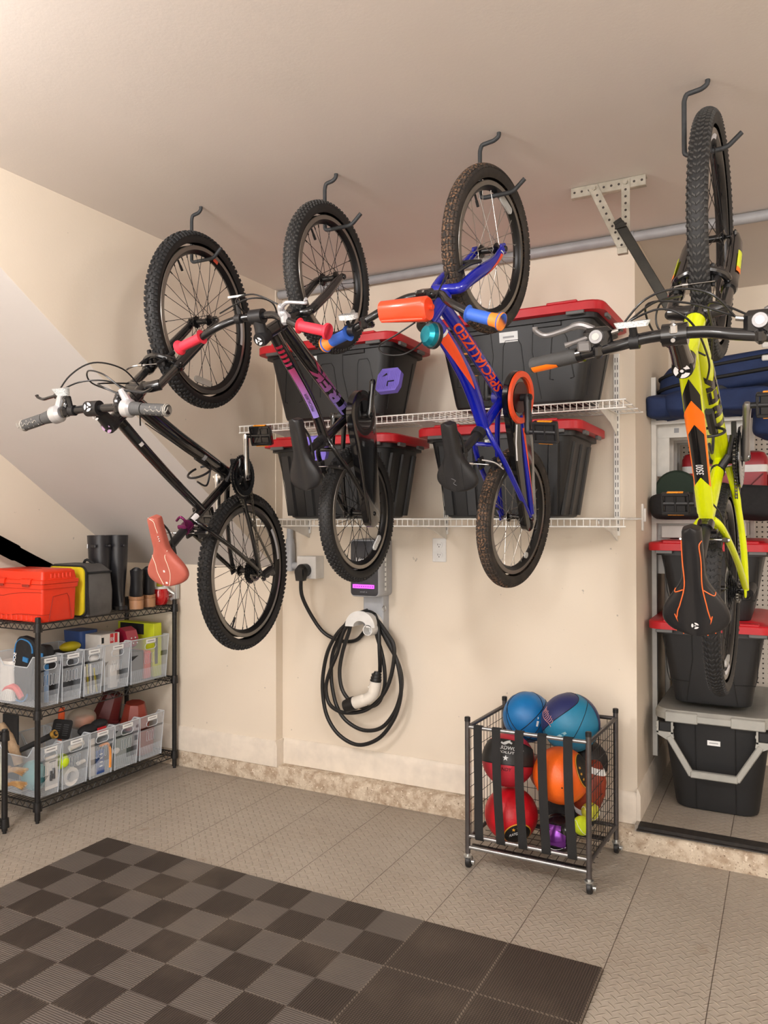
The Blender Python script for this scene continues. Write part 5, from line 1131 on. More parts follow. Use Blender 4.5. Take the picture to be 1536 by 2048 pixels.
def make_wheel(root, pos, rb, Ro, rt, n, tm, pattern, spm, kind, phase=0., print_=None, extra=None):
    key = (rb, pattern, tm.name)
    rim = MESH.get(('rim', rb))
    if rim is None: o = rim_mesh(rb).build('wheel', [m_rim, m_track], root, 40, pos); MESH[('rim', rb)] = o.data
    else: o = bpy.data.objects.new('wheel', rim); COL.objects.link(o); o.parent = root; o.location = pos
    if key in MESH: t = bpy.data.objects.new('tyre', MESH[key]); COL.objects.link(t); t.parent = o
    else: t = tyre(Ro, rt, pattern).build('tyre', [tm, m_side if tm is not m_tirem else m_tirem], o, 30, weld=False); MESH[key] = t.data
    hub_mesh(.108 if kind == 'rear' else .096, nut=True).build('hub', m_hub, o)
    # spokes
    for q in range(4):
        s = 1 if q < 2 else -1; lead = 1 if q % 2 else -1
        k2 = ('spoke', rb, q, spm.name)
        a = (s*.0265, .0195, 0); t_ = lead*1.05; R2 = rb-.024
        if k2 not in MESH:
            mb = MB().cyl((s*.0275, .0195*math.cos(0), 0), (s*.003, R2*math.cos(t_*.30*1.0), R2*math.sin(t_*.30)), .00105, n=5)
            # bring the hub end round so that the spoke leaves the flange tangentially
            mb = MB().cyl((s*.0275, .0195*math.cos(t_*.3-lead*1.35), .0195*math.sin(t_*.3-lead*1.35)), (s*.003, R2*math.cos(t_*.3), R2*math.sin(t_*.3)), .00105, n=5)
            mb.cyl((s*.0032, (R2-.001)*math.cos(t_*.3), (R2-.001)*math.sin(t_*.3)), (s*.0045, (R2-.012)*math.cos(t_*.3), (R2-.012)*math.sin(t_*.3)), .0019, n=6)
            so = mb.build('spoke', spm, o); MESH[k2] = so.data; bpy.data.objects.remove(so)
        for j in range(n//4):
            so = bpy.data.objects.new('spoke', MESH[k2]); COL.objects.link(so); so.parent = o
            # evenly spread the rim ends: strands alternate around the rim
            want = phase+2*PI*(4*j+(0, 2, 1, 3)[q])/n; so.rotation_euler = (want-t_*.3, 0, 0)
    MB().cyl((0, rb-.026, 0), (0, rb-.062, 0), .0035, n=8).cyl((0, rb-.045, 0), (0, rb-.064, 0), .0045, n=8).xf(Matrix.Rotation(phase+.09, 4, 'X')).build('valve', m_satin, o)
    return o
def reflector_on(wheel, ang, r, m=None, L=.05, side=1):
    M_ = Matrix.Rotation(ang, 4, 'X') @ Matrix.Translation((side*.012, r, 0)); mb = MB().loft([[(x, y, z) for y, z, _ in rr(0, 0, .011, L, .0105, 0, 5)] for x in (-.003, .003)]); mb.xf(M_); mb.build('spoke_reflector', m or m_reflt, wheel)
def rim_decal(wheel, a0, a1, rb, m, side=1, r0=-.0245, r1=-.013):
    mb = MB().grid(lambda u, v: (side*(.0115+.0025*v+.0006), (rb+r0+(r1-r0)*v)*math.cos(a0+(a1-a0)*u), (rb+r0+(r1-r0)*v)*math.sin(a0+(a1-a0)*u)), 24, 3); mb.build('rim_decal', m, wheel)
def tyre_text(wheel, s, a0, Ro, rt, m, side=1, h=.012, flip=1):
    Rc = Ro-rt; rc = rt-.0045*.8
    def f(u, v):
        a = 1.85-(v/rc)*1.0; t = a0+flip*u/(Rc-.012); r_ = Rc+(rc+.0008)*math.cos(a); return (side*(rc+.0008)*math.sin(a), r_*math.cos(t), r_*math.sin(t))
    mb = MB(); put_text(mb, s, h, f, .012, 1); mb.build('lettering', m, wheel)

def pedal(parent_crank, c, m, refl=True, flatm=None, s=1):
    """c: pedal body centre"""
    if flatm is None:
        mb = MB(); w, d, h = .044, .038, .011; mb.box(c, (w*1.5, d*1.6, h*1.1), .003)
        for e in (-1, 1): mb.box((c[0], c[1]+e*d*.82, c[2]), (w*1.9, .010, h*2), .002)
        for e in (-1, 0, 1): mb.box((c[0]+e*w*.9, c[1], c[2]), (.008, d*1.7, h*1.6), .002)
        mb.cyl((c[0]-s*.058, c[1], c[2]), (c[0]+s*.04, c[1], c[2]), .009, n=12)
        o = mb.build('pedal', m, parent_crank)
        if refl:
            mb = MB()
            for e in (-1, 1): mb.box((c[0], c[1]+e*(d*.82+.0065), c[2]), (.05, .004, .012), .001)
            mb.build('pedal_reflector', m_amb, parent_crank)
        return o
    return None

class Bike:
    def __init__(s, o, n, g_, u, label, name='bicycle', k=1.):
        s.r = empty(name, (0, 0, 0), label, 'bicycle', 'bicycles hanging from the ceiling hooks')
        s.r.matrix_world = Matrix(((n[0]*k, g_[0]*k, u[0]*k, o[0]), (n[1]*k, g_[1]*k, u[1]*k, o[1]), (n[2]*k, g_[2]*k, u[2]*k, o[2]), (0, 0, 0, 1)))   # k: true size of the machine against the pattern above
    def b(s, mb, name, m, par=None, ang=35): return mb.build(name, m, par or s.r, ang)
P3 = lambda w, p: (w, p[0], p[1])
def lerp2(a, b, t): return (a[0]+(b[0]-a[0])*t, a[1]+(b[1]-a[1])*t)

def saddle(B, nose, tail, tz, hw, m, name='saddle', lines=None, notch=True, nosew=.024):
    """nose / tail: forward coordinate, tz: height of the top"""
    L = nose-tail
    def wid(t):   # t 0 at nose .. 1 at tail
        if t < .04: w = nosew*math.sqrt(max(0, 1-((.04-t)/.04)**2))*.9
        elif t < .42: w = nosew*.9+(.004)*(t-.04)/.38
        else:
            q = (t-.42)/.58; w = nosew*.9+.004+(hw-nosew*.9-.004)*(.5-.5*math.cos(min(1, q/.72)*PI))
            if q > .72: w *= math.sqrt(max(0.02, 1-((q-.72)/.285)**2))**.9
        return max(w, .001)
    def top(t): return tz+.010*math.cos(t*2.6)-.004+.012*max(0, t-.6)
    def surf(t, v, off=0.):
        w = wid(t)+off; a = PI*v    # v 0 right edge .. 1 left edge over the top
        x = w*math.cos(a); k = math.sin(a)**.55 if 0 < v < 1 else 0
        dip = .005*math.exp(-(x/.012)**2)*(1 if t > .2 else t*5)
        return (x, nose-L*t, top(t)-.026*(1-k)+off-dip)
    mb = MB(); nt, nv = 44, 20; vs = []; 
    loops = []
    for i in range(nt):
        t = i/(nt-1); lp = [surf(t, j/(nv-1)) for j in range(nv)]; w = wid(t)
        lp += [(-w*.93, nose-L*t, top(t)-.036), (0, nose-L*t, top(t)-.030), (w*.93, nose-L*t, top(t)-.036)]; loops.append(lp)
    mb.loft(loops); o = B.b(mb, name, m, ang=50)
    mb = MB()   # rails
    yc = nose-L*.55
    for s_ in (-1, 1): mb.path(crom([(s_*.008, nose-L*.12, tz-.035), (s_*.020, nose-L*.3, tz-.052), (s_*.022, nose-L*.62, tz-.052), (s_*.034, nose-L*.86, tz-.032)], 5), .0035, 8)
    mb.box((0, yc, tz-.054), (.052, .034, .018), .004); B.b(mb, 'saddle_rail', m_satin, o)
    if lines:
        mb = MB()
        for ln in lines['pts']:
            mb.path(crom([surf(t, v, .0007) for t, v in ln], 6), lines.get('w', .0013), 5)
        B.b(mb, 'piping', lines['m'], o)
    return o, surf

def grip(B, par, a, b, r, m, name='grip', flange=None, end=None, endm=None, endlen=.0, ribs=0):
    a, b = V(a), V(b); d = (b-a); mb = MB(); L = d.length; N = 14
    pts = [a+d*(i/N) for i in range(N+1)]; rad_ = [r*(1.+.04*math.sin(PI*i/N)) for i in range(N+1)]
    if flange: rad_[0] = flange; pts[1] = a+d*(.035/ (L/.1) if L else .03); rad_[1] = r*1.05
    if end: rad_[-1] = end*.92; rad_[-2] = end
    mb.path(pts, rad_, 20)
    if ribs:
        for k in range(ribs): p = a+d*(.15+.7*k/ribs); mb.cyl(p, p+d.normalized()*.002, r*1.07, n=20)
    if endlen:
        mb.mat(1).path([b-d.normalized()*endlen, b-d.normalized()*endlen*.5, b-d.normalized()*.004, b], [r*1.08, r*1.12, end, end*.95], 20)
    return B.b(mb, name, [m, endm or m], par)

def cable(B, pts, name='cable', r=.0024, m=None): return B.b(MB().path(crom(pts, 7), r, 7), name, m or m_cab)

def crankset(B, bb, angR, L, wR, wL, m, ringr=None, w_arm=.016):
    """angR: angle of the right arm in the y-z plane"""
    res = []
    for s, w, a in ((1, wR, angR), (-1, wL, angR+PI)):
        e = (bb[0]+L*math.cos(a), bb[1]+L*math.sin(a)); A = V((s*w, bb[0], bb[1])); E_ = V((s*(w+.012), e[0], e[1])); d = (E_-A).normalized(); mb = MB()
        mb.path([A-d*.012, A, A.lerp(E_, .2), A.lerp(E_, .6), A.lerp(E_, .92), E_, E_+d*.010], [.010, .0145, .0125, .0105, .0115, .0125, .008], 12, side=(1, 0, 0), flat=1.0)
        mb.cyl((s*(w-.022), *bb), (s*(w+.012), *bb), .0125, n=16); o = B.b(mb, 'crank_arm', m)
        B.b(MB().cyl((s*(w+.012), *bb), (s*(w+.015), *bb), .008, n=12), 'crank_bolt', m_satin, o); res.append((o, (s*(w+.022), e[0], e[1])))
    B.b(MB().cyl((-.036, *bb), (.036, *bb), .0205, n=20), 'bottom_bracket', m_satin)
    return res
def gear(mb, c, w, R, teeth, t=.0022, inner=.6, arms=4):
    """toothed ring in the y-z plane at x = w"""
    n = teeth*4; out = []
    for k in range(n): a = 2*PI*k/n; out.append((c[0]+(R+(.0032 if k % 4 in (0, 1) else -.001))*math.cos(a), c[1]+(R+(.0032 if k % 4 in (0, 1) else -.001))*math.sin(a)))
    inn = [(c[0]+R*inner*math.cos(2*PI*k/n), c[1]+R*inner*math.sin(2*PI*k/n)) for k in range(n)]
    vs = [(w-t/2, *p) for p in out]+[(w-t/2, *p) for p in inn]+[(w+t/2, *p) for p in out]+[(w+t/2, *p) for p in inn]
    fs = []
    for k in range(n):
        j = (k+1) % n; fs += [(k, j, n+j, n+k), (2*n+k, 3*n+k, 3*n+j, 2*n+j), (k, 2*n+k, 2*n+j, j), (n+k, n+j, 3*n+j, 3*n+k)]
    mb.add(vs, fs)
    for k in range(arms):
        a = 2*PI*k/arms+.3; mb.hull([V((w+x, c[0]+r_*math.cos(a+d_), c[1]+r_*math.sin(a+d_))) for x in (-t, t) for r_, d_ in ((.01, .7), (.01, -.7), (R*(inner+.05), .16), (R*(inner+.05), -.16))])
def loopchain(B, cA, rA, cB, rB, w, tens=None):
    """closed chain around the chainring (A) and the sprocket (B); tens: extra points for the lower run"""
    cA, cB = V((cA[0], cA[1])), V((cB[0], cB[1])); d = cB-cA; ang = math.atan2(d.y, d.x); ph = math.acos((rA-rB)/d.length)
    pts = [cA+V((math.cos(ang+t), math.sin(ang+t)))*rA for t in [ph+(2*PI-2*ph)*k/20 for k in range(21)]]
    if tens: pts += [V(p) for p in tens]
    pts += [cB+V((math.cos(ang+t), math.sin(ang+t)))*rB for t in [-ph+2*ph*k/8 for k in range(9)]]
    D_ = [0]
    Q = pts+[pts[0]]
    for a, b in zip(Q, Q[1:]): D_.append(D_[-1]+(b-a).length)
    n = int(D_[-1]/.0127/2)*2; mb = MB()
    def at(s_):
        s_ %= D_[-1]; i = max(k for k in range(len(D_)-1) if D_[k] <= s_); return Q[i].lerp(Q[i+1], (s_-D_[i])/max(1e-9, D_[i+1]-D_[i]))
    for k in range(n):
        a, b = at(D_[-1]*k/n), at(D_[-1]*(k+1)/n); e = (b-a).normalized(); wd = .0036 if k % 2 else .0028
        for s_ in (-1, 1):
            mb.box((w+s_*wd, (a.x+b.x)/2, (a.y+b.y)/2), (.0011, (b-a).length+.006, .0068), .0005, Matrix.Rotation(math.atan2(e.y, e.x), 3, 'X'))
        mb.cyl((w-.0035, a.x, a.y), (w+.0035, a.x, a.y), .0034, n=6)
    return B.b(mb, 'chain', m_chain)
def vbrake(B, c, ax, up, w=.030, m=None, noodle=1):
    """rim brake: c = (f, t) where the arms meet the frame, ax = direction from pivot to cable (f, t)"""
    m = m or m_satin; mb = MB()
    top = (c[0]+ax[0]*.095, c[1]+ax[1]*.095)
    for s in (-1, 1):
        mb.path([(s*(w+.004), *c), (s*(w+.006), *lerp2(c, top, .4)), (s*(w-.001), *top)], [.008, .007, .005], 8, side=(1, 0, 0)); mb.box((s*(w-.009), *lerp2(c, top, .42)), (.010, .012+.05*abs(up[0]), .012+.05*abs(up[1])), .003)
    o = B.b(mb, 'rim_brake', m)
    mb = MB().path(crom([(w+.002, *top), (0, *top), (-w+.004, *top)], 4), .0018, 6).cyl((-w-.002, *top), (-w+.012, *top), .0045, n=10).path(crom([(-w, *top), (-w-.022, top[0]+ax[0]*.01, top[1]+ax[1]*.01), (-w-.026, top[0]+ax[0]*.035, top[1]+ax[1]*.035)], 5), .003, 7)
    for s in (-1, 1): mb.cyl((s*(w+.009), *lerp2(c, top, .42)), (s*(w+.016), *lerp2(c, top, .42)), .005, n=8)
    B.b(mb, 'brake_noodle', m_chrome, o); return o
def lever(B, par, root_, dirw, fwd, m, L=.10, clampm=None):
    """brake lever: root point on the bar; dirw = +1/-1 outwards; fwd = (f,t) direction it stands off to"""
    p = V(root_); F = V((0, *fwd)).normalized(); X_ = V((dirw, 0, 0))
    mb = MB().path(crom([p+F*.006, p+F*.028-X_*.004, p+F*.042+X_*.004], 4), [.013]*4+[.010]*4+[.008], 10); mb.box(p, (.024, .034, .034), .008)
    o = B.b(mb, 'lever_bracket', clampm or m, par)
    mb = MB().path(crom([p+F*.034, p+F*.048+X_*.025, p+F*.044+X_*.06, p+F*.040+X_*.085, p+F*.046+X_*(L), p+F*.052+X_*(L+.006)], 5), [.0075]*6+[.006]*10+[.0052]*9+[.0062], 9, flat=.8); B.b(mb, 'brake_lever', m, o); return o

# ---------------------------------------------------------------- bike 1: black, pink saddle
B1 = Bike((-2.06044, 2.66429, 1.18298), (.99352, .11291, -.01269), (.04836, -.3192, .94645), (.10281, -.94094, -.32259), 'black mountain bicycle with a dusty pink saddle and silver crank, hanging leftmost', k=1.10)
B = B1; wb = .952
wF = make_wheel(B.r, (0, wb, 0), .2535, .306, .026, 32, m_tire, 'knob', m_spk, 'front', .3)
wR = make_wheel(B.r, (0, 0, 0), .2535, .306, .026, 32, m_tire, 'knob', m_spk, 'rear', 2.3)
m_dsil = mat('silver_rim_decal', (206, 208, 214), .3); m_dor = mat('orange_rim_decal', (226, 84, 54), .4)
rim_decal(wF, -2.05, -1.35, .2535, m_dsil); rim_decal(wF, -.62, -.50, .2535, m_dor); rim_decal(wR, -1.75, -1.15, .2535, m_dsil); reflector_on(wF, 2.75, .215)
tyre_text(wR, 'BONTRAGER', -.55, .306, .026, m_print, 1, .014, -1)
HT0, HT1 = (.768, .432), (.712, .562)
bb = (.378, -.010); m_fr1 = m_gloss
mb = MB()
TT = Tube([(0, .716, .540), (0, .60, .45), (0, .45, .325), (0, .322, .212)], [.019, .018, .016], [.017, .015, .014]); TT.mesh(mb)
DT = Tube([(0, .752, .452), (0, .60, .275), (0, .45, .08), (0, *bb)], [.022, .023, .024], [.026, .026, .023]); DT.mesh(mb)
ST = Tube([(0, *bb), (0, .291, .318)], [.0165, .0155]); ST.mesh(mb)
HT = Tube([(0, *HT0), (0, *HT1)], [.0225, .021]); HT.mesh(mb)
for s in (-1, 1):
    mb.path(crom([(s*.02, .35, -.006), (s*.038, .27, -.006), (s*.055, .12, 0), (s*.058, .0, 0)], 6), [.0105]*7+[.0085]*12, 10)
    mb.path(crom([(s*.012, .300, .275), (s*.036, .27, .262), (s*.052, .15, .14), (s*.058, .01, .008)], 6), [.009]*7+[.0085]*12, 10); mb.box((s*.058, .004, .0), (.007, .036, .036), .004)
mb.mat(0).path([(-.04, .268, .258), (.04, .268, .258)], .007, 8)
fr = B.b(mb, 'frame', m_fr1, ang=45)
m_pur1 = mat('grape_anodised', (116, 34, 88), .25, metal=.6); m_wh1 = mat('grey_decal', (150, 152, 156), .35)
mb = MB(); TT.patch(mb, .05, .2, .15, .9, k=6); B.b(mb, 'decal', mat('smoke_decal', (40, 44, 46), .3), fr); mb = MB(); TT.patch(mb, .205, .232, .1, .9, k=6); B.b(mb, 'decal', m_dwhite, fr); mb = MB(); DT.patch(mb, .63, .66, .2, 1.0, k=6); B.b(mb, 'decal', m_wh1, fr)
mb = MB(); ST.patch(mb, .80, .90, .1, 1.3, k=6); B.b(mb, 'decal', m_dwhite, fr)
# seat cluster
mb = MB().cyl((0, .296, .300), (0, .287, .332), .0205, n=20).box((.0, .30, .338), (.034, .014, .012), .003).path(crom([(.016, .305, .335), (.022, .325, .345), (.010, .34, .35), (-.012, .325, .345)], 5), .0045, 8); B.b(mb, 'seat_clamp', m_pur1)
B.b(MB().cyl((0, .290, .32), (0, .256, .432), .0145, n=18).box((0, .252, .438), (.04, .045, .02), .006), 'seat_post', m_satin)
m_pinks = mat('dusty_pink_vinyl', (178, 94, 80), .42, noise=(22, (170, 86, 72), .35, .7)); m_cream = mat('cream_piping', (244, 226, 206), .5)
sad, sf = saddle(B, .385, .140, .485, .078, m_pinks, lines=dict(m=m_cream, w=.0011, pts=[[(.56, .90), (.60, .72), (.68, .63), (.80, .60), (.97, .58)], [(.48, .10), (.56, .34), (.68, .38), (.82, .40), (.98, .42)], [(.02, .93), (.02, .5), (.06, .35), (.14, .33), (.22, .30)]]))
mb = MB()
for t, v in ((.27, .32), (.30, .315), (.33, .31)): mb.sph(sf(t, v, .001), .0022, 8, 6)
mb.box(sf(.78, .5, .0012), (.007, .008, .002), .001).box(sf(.95, .5, .0012), (.008, .007, .002), .001); B.b(mb, 'badge', m_dwhite, sad)
# fork
cr = (.790, .385)
m_stan = mat('smoked_stanchion', (120, 118, 116), .15, metal=.9)
mb = MB().path([(-.058, *cr), (-.03, cr[0]-.004, cr[1]+.010), (.03, cr[0]-.004, cr[1]+.010), (.058, *cr)], .0175, 12); mb.cyl((0, *cr), (0, *HT0), .019, n=16)
fork = B.b(mb, 'fork_crown', m_gloss)
ax = V((0, .36, -.933))
for s in (-1, 1):
    a = V((s*.056, *cr)); B.b(MB().cyl(a-ax*.012, a+ax*.12, .0135, n=16), 'stanchion', m_stan, fork)
    e = V((s*.056, cr[0]+.142, cr[1]-.362)); B.b(MB().path([a+ax*.10, a+ax*.112, a+ax*.13, a+ax*.25, e, V((s*.050, wb, -.004))], [.0165, .0205, .0185, .0175, .015, .011], 16).box((s*.050, wb, 0), (.008, .03, .03), .005), 'fork_leg', m_gloss, fork)
B.b(MB().path(crom([V((-.056, *cr))+ax*.13, V((-.045, cr[0]+.07, cr[1]-.085)), V((0, cr[0]+.085, cr[1]-.075)), V((.045, cr[0]+.07, cr[1]-.085)), V((.056, *cr))+ax*.13], 5), .010, 10), 'fork_arch', m_gloss, fork)
mb = MB(); mb.box(V((.0595, *cr))+ax*.118+V((.0125, 0, 0)), (.002, .02, .014), .0005); B.b(mb, 'decal', m_dwhite, fork)
vbrake(B, (cr[0]+.085, cr[1]-.125), (-.25, .97), (.9, .1), .034)
# stem, bar
mb = MB().path([(0, .716, .556), (0, .708, .578), (0, .702, .592)], [.021, .024, .022], 20).path([(0, .709, .578), (0, .74, .605), (0, .765, .630)], [.023, .019, .018], 16).cyl((-.022, .766, .632), (.022, .766, .632), .0225, n=20); st = B.b(mb, 'stem', m_satin)
def logo(B, par, c, nrm, r, m, up=(0, 1, 0)):
    n_, u_, w_ = frm(nrm, up); C_ = V(c)+n_*.001; mb = MB()
    for k in range(3):
        a0 = 2*PI*k/3+.25; P = [C_+(u_*math.cos(a)+w_*math.sin(a))*r_ for r_, aa in ((r, [a0+1.5*j/6 for j in range(7)]), (r*.45, [a0+1.3-1.1*j/6 for j in range(7)])) for a in aa]; mb.add(P, [tuple(range(14))])
    mb.add([C_+(u_*math.cos(2*PI*j/12)+w_*math.sin(2*PI*j/12))*r*.22 for j in range(12)], [tuple(range(12))]); B.b(mb, 'cap_logo', m, par)
logo(B, st, (0, .7005, .597), (0, -.36, .93), .016, mat('pale_purple_print', (196, 160, 200), .4)); logo(B, st, (.0, .742, .633), (.15, -.2, .97), .010, m_dwhite)
logo(B, st, (0, .775, .655), (0, .3, .95), .013, m_dwhite)
W, dl = .266, .013; L_, R_ = V((-W, .727, .646)), V((W, .753, .646))
mb = MB().path(crom([L_, (-.20, .736, .645), (-.10, .758, .636), (-.04, .766, .632), (.04, .766, .632), (.10, .766, .636), (.20, .757, .645), R_], 6), .0118, 14); bar = B.b(mb, 'handlebar', m_bar)
m_gg = mat('grey_grip_rubber', (78, 78, 78), .65, bump=(240, .5)); m_ggl = mat('light_grip_end', (150, 146, 138), .5)
for s, e in ((-1, L_), (1, R_)):
    i = V((s*.150, .752 if s < 0 else .762, .642)); d = (e-i).normalized()
    g_ = grip(B, bar, e-d*.085, e, .0165, m_gg, endlen=.008, end=.0165, endm=m_ggl, ribs=0)
    mb = MB()
    for k in range(4): mb.path(crom([e-d*(.075-.02*k)+V((0, -.012, .0125)), e-d*(.067-.02*k)+V((0, .004, .0172)), e-d*(.058-.02*k)+V((0, -.002, .0172)), e-d*(.05-.02*k)+V((0, .012, .0125))], 3), .0014, 5)
    B.b(mb, 'grip_ridge', m_ggl, g_)
    B.b(MB().path([e-d*.125, e-d*.118, e-d*.088], [.019, .020, .017], 24), 'twist_ring', m_gg, bar)
    B.b(MB().path([e-d*.158, e-d*.150, e-d*.128, e-d*.122], [.017, .026, .0265, .020], 20).path([e-d*.14+V((0, .01, -.01)), e-d*.16+V((0, .05, -.012))], [.014, .010], 10), 'shifter', m_chrome if False else mat('satin_silver', (200, 200, 202), .28, metal=.5), bar)
    lever(B, bar, e-d*.172, s, (.93, -.36), m_bar, .105)
B.b(MB().loft([[V((-.075, .772, .628))+V((x, .040+z*.2, .03+y)) for x, y, z in rr(0, 0, .020, .008, .007, 0, 4)] for _ in (0,)]+[[V((-.075, .772, .628))+V((x, .062, .035+y)) for x, y, z in rr(0, 0, .028, .011, .009, 0, 4)]]), 'front_reflector', m_refl, bar); B.b(MB().box((-.075, .79, .64), (.014, .035, .012), .003).cyl((-.084, .764, .635), (-.066, .764, .635), .0155, n=16), 'reflector_mount', m_satin, bar)
cable(B, [(-.145, .80, .62), (-.09, .86, .60), (-.02, .89, .57), (.02, .86, .50), (.02, .80, .44)]); cable(B, [(-.15, .81, .615), (-.06, .84, .60), (.02, .83, .56), (.05, .77, .50), (.02, .68, .47)]); cable(B, [(.12, .81, .63), (.06, .86, .63), (-.02, .87, .60), (-.05, .83, .56), (.0, .78, .50), (.02, .72, .46)]); cable(B, [(.11, .80, .635), (.05, .83, .64), (.0, .83, .58), (.0, .81, .46)])
cable(B, [(.016, .68, .44), (.018, .5, .20), (.016, .40, .04)], r=.0016)
# drivetrain
(cR, pR), (cL, pL) = crankset(B, bb, -.14, .152, .066, .062, m_chrome)
mb = MB()
for w, R2, t in ((.050, .080, 40), (.043, .064, 32), (.036, .045, 24)): gear(mb, bb, w, R2, t, inner=.62)
mb.mat(1).lathe([(.052, .054), (.070, .0545), (.074, .0535), (.074, .056), (.070, .0575), (.052, .057)], (0, *bb), 'x', 48, close=True); B.b(mb, 'chainring', [m_satin, m_gloss])
mb = MB()
for i, w in enumerate((.022, .0265, .031, .0355, .040)): gear(mb, (0, 0), w, .047-i*.0065, 26-i*3, .0018, .45, 5)
B.b(mb, 'cassette', m_satin)
loopchain(B, bb, .064, (0, 0), .036, .041, [(.10, -.075), (-.03, -.135), (-.06, -.11), (-.045, -.06)])
mb = MB().path([(.05, .0, -.005), (.062, -.03, -.03), (.058, -.04, -.055)], .010, 10).box((.045, -.045, -.09), (.004, .018, .085), .002, None).box((.036, -.045, -.09), (.003, .018, .085), .002).path([(.062, -.02, -.02), (.064, -.02, -.07), (.055, -.05, -.10)], [.012, .014, .012], 10)
for z, y in ((-.058, -.045), (-.122, -.045)): gear(mb, (y, z), .041, .017, 11, .003, .3, 3)
B.b(mb, 'rear_derailleur', m_satin); B.b(MB().box((.036, .43, .018), (.018, .05, .012), .002).cyl((.0, .36, .04), (.036, .43, .02), .01, n=10), 'front_derailleur', m_satin)
pedal(cR, pR and (pR[0]+.055, pR[1], pR[2]), m_gloss, s=1); pedal(cL, (pL[0]-.055, pL[1], pL[2]), m_gloss, s=-1)
mb = MB(); cc = lambda t, f0, r_, x: (x+r_*math.cos(t), f0, 0)
for f0, t0, hh in ((.50, .145, .0), (.45, .10, 0)):
    pass
dv = (V((0, .60, .275))-V((0, .45, .08))).normalized(); nv_ = V((0, -dv.z, dv.y))
bc = V((0, .50, .145))+nv_*.062
mb.path([bc+V((.037*math.cos(t), 0, 0))+nv_*(.037*math.sin(t))+dv*(.035*math.sin(t*1.0)) for t in [-2.2+k*.28 for k in range(22)]], .004, 8).path([bc-nv_*.037-dv*.05, bc-nv_*.037+dv*.04], .007, 8).path(crom([bc-nv_*.037-dv*.05, bc-nv_*.02-dv*.06, bc+nv_*.03-dv*.055, bc+nv_*.037+dv*.0], 5), .0035, 8)
B.b(mb, 'bottle_cage', m_satin)
vbrake(B, (.245, .235), (.30, .95), (.5, .5), .034)

# ---------------------------------------------------------------- bike 2: dark, purple decals
B2 = Bike((-1.46158, 2.59062, 1.42640), (.99966, -.00476, -.02549), (.02309, -.28402, .95854), (-.0118, -.95881, -.28382), 'dark purple-lettered children\'s bicycle with coral grips and black chain guard, second from left', k=1.04)
B = B2; wb = .838
wF = make_wheel(B.r, (0, wb, 0), .2035, .256, .0265, 28, m_tireg, 'fine', m_spk, 'front', .35); wR = make_wheel(B.r, (0, 0, 0), .2035, .256, .0265, 28, m_tire, 'fine', m_spk, 'rear', 1.3)
reflector_on(wF, 3.75, .165, L=.035); reflector_on(wR, -2.6, .165, m_refl, L=.035)
bb = (.362, -.015); HT0, HT1 = (.722, .272), (.684, .415)
mb = MB()
TT = Tube([(0, .690, .375), (0, .61, .325), (0, .50, .250), (0, .41, .200), (0, .318, .168)], [.0185, .0175, .017], [.022, .02, .017]); TT.mesh(mb)
DT = Tube([(0, .708, .325), (0, .58, .20), (0, *bb)], [.021, .021, .022], [.025, .025, .021]); DT.mesh(mb)
ST = Tube([(0, *bb), (0, .308, .190)], [.0165, .0165]); ST.mesh(mb); Tube([(0, *HT0), (0, *HT1)], [.0225, .0225]).mesh(mb)
for s in (-1, 1):
    mb.path(crom([(s*.02, .34, -.012), (s*.036, .26, -.01), (s*.052, .12, 0), (s*.056, .0, 0)], 6), .0088, 10)
    mb.path(crom([(s*.010, .318, .165), (s*.034, .27, .165), (s*.050, .20, .125), (s*.055, .10, .06), (s*.056, .01, .006)], 6), .0085, 10); mb.box((s*.056, .002, 0), (.007, .034, .034), .004)
mb.path([(-.036, .275, .163), (.036, .275, .163)], .007, 8)
fr = B.b(mb, 'frame', m_gloss, ang=45)
# gradient decals: printed colour runs from red to lilac along the tube
def grad(name, c0, c1, y0, y1):
    m, b, g = newmat(name, .3); X, Y, Z = g.xyz(); g.L(g.mix(g.rng(Y, y0, y1), c0, c1), b.inputs['Base Color']); return m
m_gr = grad('red_to_lilac_print', (132, 116, 190), (176, 26, 52), .42, .58); m_gr2 = grad('red_to_lilac_stripe', (150, 134, 214), (172, 32, 60), .40, .60)
mb = MB(); wv = .95
def txtc(T, h, t0, s_, wdt, band): T.text(mb, s_, h, t0, band, .0009, .035, rev=True, width=wdt)
DT.text(mb, 'TREK', .040, .925, -.12, .0009, .06, rev=True, width=.265); B.b(mb, 'lettering', m_gr, fr)
mb = MB(); TT.patch(mb, .31, .80, .55, 1.75, n=40)
for k in range(5): TT.patch(mb, .10+k*.040, .122+k*.040, .55, 1.75, n=4)
sp_ = B.b(mb, 'stripe', m_gr2, fr); mb = MB(); TT.text(mb, 'PRECALIBER', .0105, .735, .85, .0013, .01, rev=True, width=.075, shear=.2); B.b(mb, 'lettering', m_satin, fr)
B.b(MB().cyl((0, .311, .180), (0, .305, .20), .0215, n=18).box((.02, .30, .195), (.02, .012, .014), .003), 'seat_clamp', m_satin); B.b(MB().cyl((0, .312, .19), (0, .292, .285), .0135, n=16).box((0, .292, .292), (.038, .04, .02), .005).cyl((0, .311, .215), (0, .3105, .217), .0142, n=16), 'seat_post', m_satin)
m_sadb = mat('black_saddle_vinyl', (24, 24, 26), .38, noise=(30, (28, 28, 30), .3, .7)); sad, sf = saddle(B, .413, .172, .338, .060, m_sadb, nosew=.024)
